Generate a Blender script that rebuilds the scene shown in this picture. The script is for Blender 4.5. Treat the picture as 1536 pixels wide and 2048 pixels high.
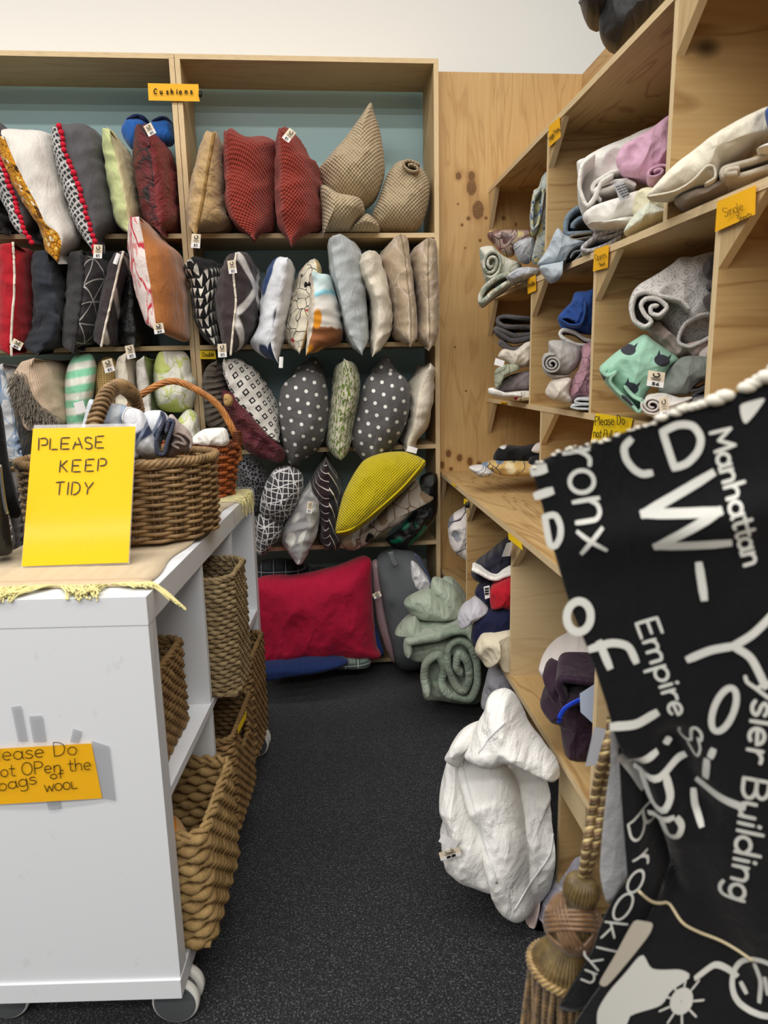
import bpy, math, random
import numpy as np
from mathutils import Vector, Matrix, noise
random.seed(7)
for o in list(bpy.data.objects): bpy.data.objects.remove(o)
SC = bpy.context.scene
COL = SC.collection
PI = math.pi
# ---------------------------------------------------------------- camera
FPX, CX, CY = 1400.0, 768.0, 1024.0            # focal length in pixels of the 1536 x 2048 frame
CAM = np.array([0.0, 0.0, 1.25])
_d1 = np.array([633 - CX, 744 - CY, FPX]); _d1 /= np.linalg.norm(_d1)
_b = FPX * FPX / 282.8
_d3 = np.array([_b * .0206, _b, FPX]); _d3 -= _d1 * (_d3 @ _d1); _d3 /= np.linalg.norm(_d3)
ROT = np.array([np.cross(_d1, -_d3), _d1, -_d3])
cam_d = bpy.data.cameras.new('camera'); cam = bpy.data.objects.new('camera', cam_d); COL.objects.link(cam)
_m = Matrix.Identity(4)
for i in range(3):
    _m[i][0] = ROT[i][0]; _m[i][1] = -ROT[i][1]; _m[i][2] = -ROT[i][2]; _m[i][3] = CAM[i]
cam.matrix_world = _m
cam_d.sensor_fit = 'AUTO'; cam_d.sensor_width = 36.0; cam_d.lens = FPX / 2048 * 36
cam_d.clip_start = 0.02; cam_d.clip_end = 60
cam_d.dof.use_dof = True; cam_d.dof.focus_distance = 2.5; cam_d.dof.aperture_fstop = 7.0
SC.camera = cam
# ---------------------------------------------------------------- light
w = bpy.data.worlds.new('shop_light'); SC.world = w; w.use_nodes = True
w.node_tree.nodes['Background'].inputs[0].default_value = (1.0, 0.98, 0.95, 1)
w.node_tree.nodes['Background'].inputs[1].default_value = 0.26
def strip_light(y, power, x=-1.5, length=6.0, width=0.18, z=3.55):
    d = bpy.data.lights.new('ceiling_tube', 'AREA'); d.shape = 'RECTANGLE'; d.size = length; d.size_y = width
    d.energy = power; d.color = (1.0, 0.965, 0.91)
    o = bpy.data.objects.new('ceiling_tube', d); o.location = (x, y, z); COL.objects.link(o)
for y, p in ((1.55, 68), (0.15, 96), (-1.5, 126), (-3.3, 165)): strip_light(y, p)
SC.view_settings.view_transform = 'Standard'; SC.view_settings.look = 'None'
SC.view_settings.gamma = 1.0; SC.view_settings.use_curve_mapping = False
SC.view_settings.exposure = -0.03
# ---------------------------------------------------------------- pixel rays
def ray(x, y): return ROT @ np.array([(x - CX) / FPX, (y - CY) / FPX, 1.0])
def onax(x, y, ax, v):
    r = ray(x, y); return CAM + r * ((v - CAM[ax]) / r[ax])
def onplane(x, y, p, n):
    r = ray(x, y); return CAM + r * (((p - CAM) @ n) / (r @ n))
FR = dict(A=(0, 100, 2.954), B=(360, 100, 2.844), C=(0, 460, 2.954), D=(380, 460, 2.954), E=(460, 860, 3.491), F=(0, 740, 2.954),
          G=(900, 200, 2.415), H=(900, 560, 3.84), I=(1136, 460, 3.84), J=(860, 900, 3.491), K=(700, 1100, 2.56), L=(860, 1500, 3.491),
          M=(1036, 740, 3.072), N=(1036, 1200, 2.416), O=(280, 960, 4.096), P=(280, 1240, 3.0118), Q=(0, 1140, 2.2555), R=(880, 0, 2.3415),
          S=(160, 720, 4.267), X=(0, 0, 1.0))
def px(f, pts):
    ox, oy, s = FR[f]
    return [(ox + p[0] / s, oy + p[1] / s) for p in pts]
# ---------------------------------------------------------------- objects
def lin(c):
    return tuple(((v / 255 / 12.92) if v / 255 <= .04045 else ((v / 255 + .055) / 1.055) ** 2.4) for v in c) + (1.0,)
def tag_obj(o, label=None, cat=None, group=None, kind=None):
    if label: o['label'] = label
    if cat: o['category'] = cat
    if group: o['group'] = group
    if kind: o['kind'] = kind
    return o
def empty(name, loc, label, cat, group=None, rz=0):
    o = bpy.data.objects.new(name, None); o.location = loc; o.rotation_euler = (0, 0, rz); o.empty_display_size = .05
    COL.objects.link(o); tag_obj(o, label, cat, group)
    return o
def mesh_obj(name, V, F, mats, parent=None, mi=None, uv=None, smooth=True, local=False):
    """V are world coordinates unless local; the object's origin goes to its base centre (or its parent's frame)."""
    V = np.asarray(V, float)
    me = bpy.data.meshes.new(name)
    if not isinstance(mats, (list, tuple)): mats = [mats]
    o = bpy.data.objects.new(name, me); COL.objects.link(o)
    if parent is not None:
        o.parent = parent
        if not local:
            bpy_m = world_of(parent).inverted()
            Mx = np.array(bpy_m); V = V @ Mx[:3, :3].T + Mx[:3, 3]
    elif not local:
        c = np.array([(V[:, 0].min() + V[:, 0].max()) / 2, (V[:, 1].min() + V[:, 1].max()) / 2, V[:, 2].min()])
        V = V - c; o.location = c
    me.from_pydata(V.tolist(), [], F); 
    for m in mats: me.materials.append(m)
    if mi is not None:
        me.polygons.foreach_set('material_index', np.asarray(mi, dtype=np.int32))
    if smooth: me.polygons.foreach_set('use_smooth', [True] * len(me.polygons))
    if uv is not None:
        l = me.uv_layers.new(name='UVMap'); uv = np.asarray(uv, float)
        idx = np.empty(len(me.loops), dtype=np.int32); me.loops.foreach_get('vertex_index', idx)
        l.data.foreach_set('uv', uv[idx].ravel())
    me.update()
    return o
def world_of(o):
    m = o.matrix_basis.copy(); p = o.parent
    while p is not None: m = p.matrix_basis @ m; p = p.parent
    return m
class MB:
    """collects quads into one mesh, with per-corner uv"""
    def __init__(s): s.V = []; s.F = []; s.mi = []; s.uv = []
    def face(s, pts, mi=0, uv=None):
        n = len(s.V); s.V += [tuple(p) for p in pts]; s.F.append(tuple(range(n, n + len(pts)))); s.mi.append(mi)
        s.uv += list(uv) if uv is not None else [(0, 0)] * len(pts)
    def box(s, x0, x1, y0, y1, z0, z1, grain=None, thick=None, T=None, off=(0, 0)):
        # grain axis -> U, thickness axis faces = material 0, others = material 1 (edges)
        P = [(x, y, z) for x in (x0, x1) for y in (y0, y1) for z in (z0, z1)]
        quads = [((0, 1, 3, 2), 0), ((4, 6, 7, 5), 0), ((0, 4, 5, 1), 1), ((2, 3, 7, 6), 1), ((0, 2, 6, 4), 2), ((1, 5, 7, 3), 2)]
        for q, ax in quads:
            pts = [P[i] for i in q]
            others = [a for a in (0, 1, 2) if a != ax]
            if thick is None or ax == thick:
                u = grain if grain in others else others[0]; v = [a for a in others if a != u][0]; m = 0
            else:
                v = thick; u = [a for a in others if a != thick][0]; m = 1
            uv = [(p[u] + off[0], p[v] + off[1] + (x0 * .7 + y0 * .3 + z0 * 1.3 if m == 0 else 0)) for p in pts]
            if m == 1:
                b = (x0, y0, z0)[thick]; uv = [(p[u], p[thick] - b) for p in pts]
            if T: pts = [T(p) for p in pts]
            s.face(pts, m, uv)
    def build(s, name, mats, parent=None, smooth=False):
        return mesh_obj(name, s.V, s.F, mats, parent, s.mi, s.uv, smooth)
def catmull(P, n, closed=False):
    P = [np.array(p, float) for p in P]; N = len(P)
    if N == 2 and not closed: return [P[0] * (1 - t) + P[1] * t for t in np.linspace(0, 1, n)]
    segs = N if closed else N - 1; out = []
    for k in range(segs):
        if closed: p0, p1, p2, p3 = P[(k - 1) % N], P[k], P[(k + 1) % N], P[(k + 2) % N]
        else: p0, p1, p2, p3 = P[max(k - 1, 0)], P[k], P[k + 1], P[min(k + 2, N - 1)]
        for t in np.linspace(0, 1, 12, endpoint=False):
            a = .42
            m1 = (p2 - p0) * a; m2 = (p3 - p1) * a; t2 = t * t; t3 = t2 * t
            # limit tangents on short spans
            L = np.linalg.norm(p2 - p1)
            for m in (m1, m2):
                l = np.linalg.norm(m)
                if l > L: m *= L / l
            out.append((2 * t3 - 3 * t2 + 1) * p1 + (t3 - 2 * t2 + t) * m1 + (-2 * t3 + 3 * t2) * p2 + (t3 - t2) * m2)
    out.append(P[0] if closed else P[-1])
    D = np.array(out); d = np.r_[0, np.cumsum(np.linalg.norm(np.diff(D, axis=0), axis=1))]
    q = np.linspace(0, d[-1], n + 1 if closed else n)
    R = np.stack([np.interp(q, d, D[:, i]) for i in range(D.shape[1])], 1)
    return list(R[:-1]) if closed else list(R)
def tube(path, r, sides=8, closed=False, V=None, F=None, cap=True, up=(0, 0, 1), flat=1.0):
    """tube vertices/faces along path; r scalar or list"""
    if V is None: V, F = [], []
    P = [np.array(p, float) for p in path]; N = len(P); base = len(V)
    for i in range(N):
        a = P[(i - 1) % N] if (closed or i > 0) else P[0]; b = P[(i + 1) % N] if (closed or i < N - 1) else P[-1]
        t = b - a; t /= (np.linalg.norm(t) + 1e-9)
        u = np.array(up, float); s = np.cross(t, u)
        if np.linalg.norm(s) < .1: s = np.cross(t, np.array([1.0, .2, 0]))
        s /= np.linalg.norm(s); u2 = np.cross(s, t)
        rr = r[i] if hasattr(r, '__len__') else r
        for k in range(sides):
            an = 2 * PI * k / sides
            V.append(P[i] + rr * (math.cos(an) * s * flat + math.sin(an) * u2))
    M = N if closed else N - 1
    for i in range(M):
        j = (i + 1) % N
        for k in range(sides):
            l = (k + 1) % sides
            F.append((base + i * sides + k, base + j * sides + k, base + j * sides + l, base + i * sides + l))
    if cap and not closed:
        F.append(tuple(base + k for k in range(sides))); F.append(tuple(base + (N - 1) * sides + k for k in reversed(range(sides))))
    return V, F
# ---------------------------------------------------------------- materials
class NB:
    def __init__(s, name, rough=.85, sheen=0.0, spec=.3, metal=0):
        s.m = bpy.data.materials.new(name); s.m.use_nodes = True; s.t = s.m.node_tree
        s.b = s.t.nodes['Principled BSDF']; s.b.inputs['Roughness'].default_value = rough
        s.b.inputs['Specular IOR Level'].default_value = spec; s.b.inputs['Metallic'].default_value = metal
        if sheen: s.b.inputs['Sheen Weight'].default_value = sheen; s.b.inputs['Sheen Roughness'].default_value = .4
        s._uv = None
    def n(s, ty, **kw):
        nd = s.t.nodes.new(ty)
        for k, v in kw.items(): setattr(nd, k, v)
        return nd
    def put(s, nd, i, v):
        if v is None: return
        if hasattr(v, 'is_linked'): s.t.links.new(v, nd.inputs[i])
        else:
            if isinstance(v, (tuple, list)) and len(v) == 3 and nd.inputs[i].type == 'RGBA': v = (*v, 1)
            nd.inputs[i].default_value = v
    def uv(s, scale=(1, 1, 1), rot=0, loc=(0, 0, 0), src='UV'):
        c = s.n('ShaderNodeTexCoord'); mp = s.n('ShaderNodeMapping')
        s.t.links.new(c.outputs[src], mp.inputs[0])
        if not hasattr(scale, '__len__'): scale = (scale,) * 3
        mp.inputs['Scale'].default_value = scale; mp.inputs['Rotation'].default_value = (0, 0, math.radians(rot)); mp.inputs['Location'].default_value = loc
        return mp.outputs[0]
    def mth(s, op, a, b=None, c=None):
        nd = s.n('ShaderNodeMath', operation=op); s.put(nd, 0, a); s.put(nd, 1, b)
        if c is not None: s.put(nd, 2, c)
        return nd.outputs[0]
    def vm(s, op, a, b=None):
        nd = s.n('ShaderNodeVectorMath', operation=op); s.put(nd, 0, a); s.put(nd, 1, b)
        return nd.outputs['Value'] if op in ('LENGTH', 'DISTANCE', 'DOT_PRODUCT') else nd.outputs[0]
    def xyz(s, v):
        nd = s.n('ShaderNodeSeparateXYZ'); s.put(nd, 0, v); return nd.outputs[0], nd.outputs[1], nd.outputs[2]
    def vec(s, x, y, z=0.0):
        nd = s.n('ShaderNodeCombineXYZ'); s.put(nd, 0, x); s.put(nd, 1, y); s.put(nd, 2, z); return nd.outputs[0]
    def noise(s, v, scale, detail=3, rough=.5, dist=0.0, color=False):
        nd = s.n('ShaderNodeTexNoise'); s.put(nd, 'Vector', v); nd.inputs['Scale'].default_value = scale
        nd.inputs['Detail'].default_value = detail; nd.inputs['Roughness'].default_value = rough; nd.inputs['Distortion'].default_value = dist
        return nd.outputs['Color' if color else 'Fac']
    def vor(s, v, scale, feature='F1', rnd=1.0, out='Distance'):
        nd = s.n('ShaderNodeTexVoronoi', feature=feature); s.put(nd, 'Vector', v); nd.inputs['Scale'].default_value = scale
        nd.inputs['Randomness'].default_value = rnd
        return nd.outputs[out]
    def step(s, x, e, soft=.02, inv=False):
        nd = s.n('ShaderNodeMapRange'); s.put(nd, 0, x); s.put(nd, 1, e - soft); s.put(nd, 2, e + soft)
        nd.inputs[3].default_value = 1.0 if inv else 0.0; nd.inputs[4].default_value = 0.0 if inv else 1.0
        return nd.outputs[0]
    def mix(s, f, a, b, mode='MIX'):
        nd = s.n('ShaderNodeMix', data_type='RGBA', blend_type=mode)
        s.put(nd, 0, f); s.put(nd, 6, a); s.put(nd, 7, b); return nd.outputs[2]
    def ramp(s, f, stops, const=False):
        nd = s.n('ShaderNodeValToRGB'); s.put(nd, 0, f); e = nd.color_ramp.elements
        if const: nd.color_ramp.interpolation = 'CONSTANT'
        while len(e) < len(stops): e.new(.5)
        for el, (p, c) in zip(e, stops): el.position = p; el.color = c
        return nd.outputs[0]
    def sin(s, x, k): return s.mth('SINE', s.mth('MULTIPLY', x, k))
    def line(s, x, per, wd):
        """1 on thin lines repeating every per"""
        f = s.mth('PINGPONG', x, per / 2); return s.step(f, wd / 2, wd * .15, inv=True)
    def color(s, c): s.put(s.b, 'Base Color', c); return s
    def bump(s, h, strength=.3, dist=.002):
        nd = s.n('ShaderNodeBump'); nd.inputs['Strength'].default_value = strength; nd.inputs['Distance'].default_value = dist
        s.put(nd, 'Height', h); s.t.links.new(nd.outputs[0], s.b.inputs['Normal']); return s
def warp(b, v, sc, amt):
    n = b.noise(v, sc, 2, color=True)
    return b.vm('ADD', v, b.vm('MULTIPLY', b.vm('SUBTRACT', n, (.5, .5, .5)), (amt, amt, amt)))
_fab = {}
def fabric(name, c, pat=None, rough=.88, sheen=.15, wr=.35, weave=900, bumpfn=None, var=.06, spec=.2, aniso=(1, 1)):
    """woven cloth: c = 0..255 colour, pat(b, uv, colour) -> colour socket"""
    if name in _fab: return _fab[name]
    b = NB(name, rough, sheen, spec); u = b.uv()
    base = lin(c)
    colr = pat(b, u, base) if pat else base
    nz = b.noise(u, 40, 3)
    colr = b.mix(b.mth('MULTIPLY', b.mth('SUBTRACT', nz, .35), var * 4), colr, (0, 0, 0, 1), 'MIX') if var else colr
    b.color(colr)
    h1 = b.noise(b.uv((aniso[0], aniso[1], 1)), 22, 4, .55)
    h3 = b.mth('ABSOLUTE', b.mth('SUBTRACT', b.noise(b.uv((aniso[0] * 1.6, aniso[1] * .7, 1), 25), 14, 3, .5, .6), .5))
    h2 = b.noise(u, weave, 1)
    h = b.mth('ADD', b.mth('ADD', b.mth('MULTIPLY', h1, .7), b.mth('MULTIPLY', h3, 1.5)), b.mth('MULTIPLY', h2, .10))
    if bumpfn: h = b.mth('ADD', h, bumpfn(b, u))
    b.bump(h, min(1.0, wr * 1.7), .016)
    _fab[name] = b.m
    return b.m
# --- cloth patterns
def P_dots(col, s, r, rot=0):
    def f(b, u, base):
        x, y, _ = b.xyz(b.uv((1, 1, 1), rot))
        row = b.mth('FLOOR', b.mth('DIVIDE', y, s)); sh = b.mth('MULTIPLY', b.mth('MODULO', b.mth('ABSOLUTE', row), 2.0), s / 2)
        fx = b.mth('SUBTRACT', b.mth('FLOORED_MODULO', b.mth('ADD', x, sh), s), s / 2); fy = b.mth('SUBTRACT', b.mth('FLOORED_MODULO', y, s), s / 2)
        d = b.vm('LENGTH', b.vec(fx, fy)); return b.mix(b.step(d, r, r * .08, inv=True), base, lin(col))
    return f
def P_stripe(col, per, wd, rot=0, wv=0, col2=None):
    def f(b, u, base):
        v = b.uv((1, 1, 1), rot)
        if wv: v = warp(b, v, 6, wv)
        x, y, _ = b.xyz(v); return b.mix(b.line(x, per, wd), base, lin(col))
    return f
def P_grid(col, px_, py_, wd, rot=0, wv=0.0, wsc=8):
    def f(b, u, base):
        v = b.uv((1, 1, 1), rot)
        if wv: v = warp(b, v, wsc, wv)
        x, y, _ = b.xyz(v); return b.mix(b.mth('MAXIMUM', b.line(x, px_, wd), b.line(y, py_, wd)), base, lin(col))
    return f
def P_squares(col, s, o, i, rot=0):
    def f(b, u, base):
        x, y, _ = b.xyz(b.uv((1, 1, 1), rot))
        ax = b.mth('ABSOLUTE', b.mth('SUBTRACT', b.mth('FLOORED_MODULO', x, s), s / 2)); ay = b.mth('ABSOLUTE', b.mth('SUBTRACT', b.mth('FLOORED_MODULO', y, s), s / 2))
        d = b.mth('MAXIMUM', ax, ay)
        return b.mix(b.mth('MULTIPLY', b.step(d, o, o * .05, inv=True), b.step(d, i, i * .08)), base, lin(col))
    return f
def P_tri(col, s, rot=0, size=.8, thin=.6):
    def f(b, u, base):
        x, y, _ = b.xyz(b.uv((1, 1, 1), rot))
        fx = b.mth('DIVIDE', b.mth('FLOORED_MODULO', x, s), s); fy = b.mth('ABSOLUTE', b.mth('SUBTRACT', b.mth('DIVIDE', b.mth('FLOORED_MODULO', y, s * .7), s * .7), .5))
        t = b.mth('SUBTRACT', b.mth('MULTIPLY', fx, .5 * size), fy)
        row = b.step(b.noise(b.uv((1, 1, 1), rot), 5, 0), .47)
        return b.mix(b.mth('MULTIPLY', b.mth('MULTIPLY', b.step(t, .03, .02), b.step(fx, .9, .02, inv=True)), row), base, lin(col))
    return f
def P_leaf(col, sc, thr=.5, stretch=(1, 1), rot=0, dist=1.5, col2=None):
    def f(b, u, base):
        v = b.uv((stretch[0], stretch[1], 1), rot)
        a = b.noise(v, sc, 2, .5, dist); r = b.mix(b.step(a, thr, .025), base, lin(col))
        if col2 is not None:
            e = b.vor(v, sc * .8, 'DISTANCE_TO_EDGE'); r = b.mix(b.step(e, .03, .012, inv=True), r, lin(col2))
        return r
    return f
def P_vein(col, sc, wd=.04, wv=.06, rot=0, st=(1, 1)):
    def f(b, u, base):
        v = warp(b, b.uv((st[0], st[1], 1), rot), 9, wv); e = b.vor(v, sc, 'DISTANCE_TO_EDGE')
        return b.mix(b.step(e, wd, wd * .4, inv=True), base, lin(col))
    return f
def P_blots(cols, sc, r=.35, rnd=1.0, st=(1, 1), wv=.02):
    def f(b, u, base):
        v = warp(b, b.uv((st[0], st[1], 1)), 14, wv); d = b.vor(v, sc, 'F1', rnd); c = b.vor(v, sc, 'F1', rnd, 'Color'); x, _, _ = b.xyz(c)
        n = len(cols); cc = b.ramp(x, [(i / n, lin(k)) for i, k in enumerate(cols)], True)
        return b.mix(b.step(d, r, .03, inv=True), base, cc)
    return f
def P_multi(*fs):
    def f(b, u, base):
        c = base
        for g in fs: c = g(b, u, c)
        return c
    return f
def P_chev(col, per, wd, amp, rot=0, cell=.12):
    def f(b, u, base):
        x, y, _ = b.xyz(b.uv((1, 1, 1), rot)); z = b.mth('MULTIPLY', b.mth('PINGPONG', y, cell), amp)
        return b.mix(b.line(b.mth('ADD', x, z), per, wd), base, lin(col))
    return f
def B_waffle(s, k=.5):
    def f(b, u):
        x, y, _ = b.xyz(u); return b.mth('MULTIPLY', b.mth('MULTIPLY', b.sin(x, PI * 2 / s), b.sin(y, PI * 2 / s)), k)
    return f
def B_lines(s, k=.4, rot=0):
    def f(b, u):
        x, y, _ = b.xyz(b.uv((1, 1, 1), rot)); return b.mth('MULTIPLY', b.mth('ABSOLUTE', b.sin(x, PI / s)), k)
    return f
def P_waffle(col, s):
    def f(b, u, base):
        x, y, _ = b.xyz(u); h = b.mth('MULTIPLY', b.sin(x, PI * 2 / s), b.sin(y, PI * 2 / s)); return b.mix(b.step(h, .25, .35), base, lin(col))
    return f
def plain(name, c, rough=.5, spec=.4, metal=0, bumpsc=None, bs=.1, var=0.0):
    if name in _fab: return _fab[name]
    b = NB(name, rough, 0, spec, metal); col = lin(c)
    if var: col = b.mix(b.mth('MULTIPLY', b.noise(b.uv(1, src='Object'), 6, 4), var), col, lin([v * .6 for v in c]))
    b.color(col)
    if bumpsc: b.bump(b.noise(b.uv(1, src='Object'), bumpsc, 3), bs, .004)
    _fab[name] = b.m
    return b.m
# --- timber
KN = [(943, 375, 10, 16), (943, 352, 7, 9), (917, 352, 6, 7), (956, 420, 12, 18), (937, 437, 4, 4), (924, 450, 3, 3), (916, 408, 2, 2), (960, 481, 3, 3), (930, 496, 2, 2), (972, 436, 3, 3),
      (1007, 436, 4, 4), (1032, 449, 2, 4), (897, 907, 6, 8), (919, 916, 6, 8), (940, 923, 6, 9), (958, 928, 5, 5), (884, 930, 5, 8), (902, 938, 4, 4), (910, 694, 2, 2), (932, 782, 2, 2)]
def ply(name, c1, c2, dark, knots=None, sc=1.0, seed=0.0, amt=.55):
    b = NB(name, .55, 0, .35)
    v = b.uv((1, 1, 1), loc=(seed, seed * .7, 0)); vs = b.uv((.42 * sc, 2.3 * sc, 1), loc=(seed, seed * 1.3, 0))
    n1 = b.noise(vs, 2.2, 3, .5, 1.2)
    w_ = b.mth('ABSOLUTE', b.sin(n1, 21)); line = b.step(w_, .22, .2, inv=True)
    n2 = b.noise(b.uv((.6, 14, 1), loc=(seed, 0, 0)), 8, 3)
    col = b.mix(b.step(n2, .5, .25), lin(c1), lin(c2))
    col = b.mix(b.mth('MULTIPLY', line, amt), col, lin(dark))
    blot = b.noise(v, 3.0, 2); col = b.mix(b.mth('MULTIPLY', b.step(blot, .55, .2), .25), col, lin(dark))
    if knots is None:
        d = b.vor(b.uv((1.6, 2.6, 1), loc=(seed * 3, seed, 0)), 1.15); k = b.step(d, .055, .02, inv=True); ring = b.step(d, .10, .05, inv=True)
        col = b.mix(b.mth('MULTIPLY', ring, .35), col, lin(dark)); col = b.mix(k, col, lin([x * .45 for x in dark]))
    else:
        for (a_, c_, ra, rc) in knots:
            d = b.vm('LENGTH', b.vm('MULTIPLY', b.vm('SUBTRACT', b.uv(), (a_, c_, 0)), (1 / ra, 1 / rc, 0)))
            d = b.mth('ADD', d, b.mth('MULTIPLY', b.mth('SUBTRACT', b.noise(b.uv(), 60, 2), .5), .35))
            col = b.mix(b.mth('MULTIPLY', b.step(d, 1.35, .45, inv=True), .45), col, lin(dark))
            rg = b.mth('ABSOLUTE', b.sin(d, 13)); core = b.mix(rg, lin([x * .55 for x in dark]), lin([x * .85 for x in dark]))
            col = b.mix(b.step(d, .9, .12, inv=True), col, core)
    b.color(col); b.bump(n2, .12, .002)
    return b.m
def ply_edge(name, c1, dark):
    b = NB(name, .7, 0, .25); x, y, _ = b.xyz(b.uv()); 
    s_ = b.mth('ABSOLUTE', b.sin(y, PI / .0034)); n = b.noise(b.uv((3, 260, 1)), 6, 3)
    col = b.mix(b.mth('MULTIPLY', b.step(s_, .35, .3, inv=True), .55), lin(c1), lin(dark))
    col = b.mix(b.mth('MULTIPLY', b.step(n, .62, .06), .6), col, lin([v * .55 for v in dark]))
    b.color(col); b.bump(s_, .2, .001); return b.m
W_FACE = ply('plywood_face', (200, 170, 120), (188, 154, 102), (138, 98, 54), amt=.6)
W_SHELF = ply('plywood_shelf', (200, 176, 132), (192, 162, 116), (154, 116, 72), seed=2.3, amt=.35)
W_EDGE = ply_edge('plywood_edge', (226, 202, 160), (160, 124, 84))
W_CREAM = ply('birch_panel', (214, 194, 152), (208, 184, 140), (182, 148, 104), seed=5.1, amt=.3)
# ---------------------------------------------------------------- soft goods
def rs(P, n, closed=False): return np.array(catmull(P, n, closed))
def nz(p, s, o=0.0): return noise.noise(Vector((p[0] * s + o, p[1] * s - o, p[2] * s + o * .5)))
S_BOT = [1.745, 1.342, 0.937, 0.537]                 # undersides of the cushion shelves
PT = 0.017                                           # plywood thickness
YB, YW = 2.80, 3.085                                 # front of the cushion shelving, wall behind it
ROWZ = [(S_BOT[0] + PT, 2.346), (S_BOT[1] + PT, S_BOT[0]), (S_BOT[2] + PT, S_BOT[1]), (S_BOT[3] + PT, S_BOT[2]), (0.05, S_BOT[3])]
BAYX = {'l': (-1.585, -0.476), 'r': (-0.440, 0.4695)}
def clamp_back(row, side):
    z0, z1 = ROWZ[row]; x0, x1 = BAYX[side]
    def f(P):
        P = P.copy(); m = P[:, 1] > YB - .034
        P[m, 2] = np.clip(P[m, 2], z0 + .004, z1 - .004); P[m, 0] = np.clip(P[m, 0], x0 + .004, x1 - .004)
        P[:, 1] = np.minimum(P[:, 1], YW - .006); return P
    return f
def clamp_box(xf, y0, y1, z0, z1, xb=1.04):
    def f(P):
        P = P.copy(); m = P[:, 0] > xf - .024
        P[m, 2] = np.clip(P[m, 2], z0 + .002, z1 - .003); P[m, 1] = np.clip(P[m, 1], y0 + .004, y1 - .004)
        P[:, 0] = np.minimum(P[:, 0], xb - .004); return P
    return f
def clamp_floor(P):
    P = P.copy(); P[:, 2] = np.maximum(P[:, 2], .004); return P
def cushion(name, f, L, R, S=None, Y=2.66, D=.4, mats=None, label=None, cat='cushion', group=None, clamp=None, n=64, m=52, amp=.010,
            sag=.045, pip=None, seed=0.0, wf=14.0, sharp=.8, fold=None):
    """A square cushion seen along its edge: L and R are its two outlines from top corner to bottom corner, S the seam nearest the viewer."""
    if not isinstance(mats, (list, tuple)): mats = [mats, mats]
    L = rs(px(f, L), n); R = rs(px(f, R), n)
    S = rs(px(f, S), n) if S is not None else (L + R) / 2
    Ym = Y + D * .5
    Lw = np.array([onax(p[0], p[1], 1, Ym) for p in L]); Rw = np.array([onax(p[0], p[1], 1, Ym) for p in R]); Sw = np.array([onax(p[0], p[1], 1, Y) for p in S])
    H = np.linalg.norm(Sw[0] - Sw[-1])
    V = np.zeros((n, m, 3)); UV = np.zeros((n, m, 2)); tv = np.linspace(0, 1, n)
    for k in range(m):
        ph = 2 * PI * k / m; dd = (1 - math.cos(ph)) / 2; wv = abs(math.sin(ph)) ** sharp
        te = np.clip(tv + sag * math.sin(PI * dd) * (1 - 2 * tv), 0, 1)
        side = Lw if ph < PI else Rw
        gi = lambda Aw: np.stack([np.interp(te, tv, Aw[:, i]) for i in (0, 2)], 1)
        s2 = gi(Sw); a2 = gi(side)
        e = np.minimum(1, np.minimum(tv, 1 - tv) / .05) ** .6
        X = s2 + (a2 - s2) * (wv * e)[:, None]
        V[:, k, 0] = X[:, 0]; V[:, k, 2] = X[:, 1]; V[:, k, 1] = Y + D * dd
        sg = -1 if ph < PI else 1
        UV[:, k, 0] = sg * (dd * D * .55 + wv * np.abs(a2[:, 0] - s2[:, 0]) * .8); UV[:, k, 1] = tv * H
    for i in range(n):
        c = np.array([(Lw[i, 0] + Rw[i, 0]) / 2, Y + D / 2, Sw[i, 2]])
        e = min(1, min(tv[i], 1 - tv[i]) / .1)
        for k in range(m):
            p = V[i, k]; d = p - c; d /= (np.linalg.norm(d) + 1e-6)
            q = (p[0] * .8, p[1] * .7, p[2])
            h = .8 * nz(q, wf * .8, seed) + 1.1 * (.28 - 1.5 * abs(nz((q[0], q[1], q[2] * 1.5), wf * 1.1, seed + 9))) + .35 * (.3 - abs(nz(q, wf * 3, seed + 3)))
            if fold: h += fold[2] * math.sin(fold[1] * (p[2] * math.cos(fold[0]) + (p[0] + .4 * p[1]) * math.sin(fold[0])) + 2.5 * nz(q, 8, seed))
            V[i, k] = p + d * (amp * h * e)
    P = V.reshape(-1, 3)
    if clamp is not None: P = clamp(P)
    F = []; mi = []
    for i in range(n - 1):
        for k in range(m):
            l = (k + 1) % m; F.append((i * m + k, (i + 1) * m + k, (i + 1) * m + l, i * m + l)); mi.append(0 if k < m / 2 else 1)
    # close the ends
    F.append(tuple(range(m))); mi.append(0); F.append(tuple((n - 1) * m + k for k in reversed(range(m)))); mi.append(0)
    o = mesh_obj(name, P, F, list(mats), None, mi, UV.reshape(-1, 2))
    if label: tag_obj(o, label, cat, group)
    if pip:
        pth = [V[i, 0] + np.array([0, -.0015, 0]) for i in range(0, n)]
        tv_, tf_ = tube(pth, pip[1], 8); mesh_obj(pip[2] if len(pip) > 2 else 'piping', tv_, tf_, pip[0], o)
    o_seam[o.name] = [V[i, 0] for i in range(n)]
    return o
o_seam = {}
def hdir(x, y):
    r = ray(x, y); r = np.array([r[0], r[1], 0.0]); return r / np.linalg.norm(r)
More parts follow.
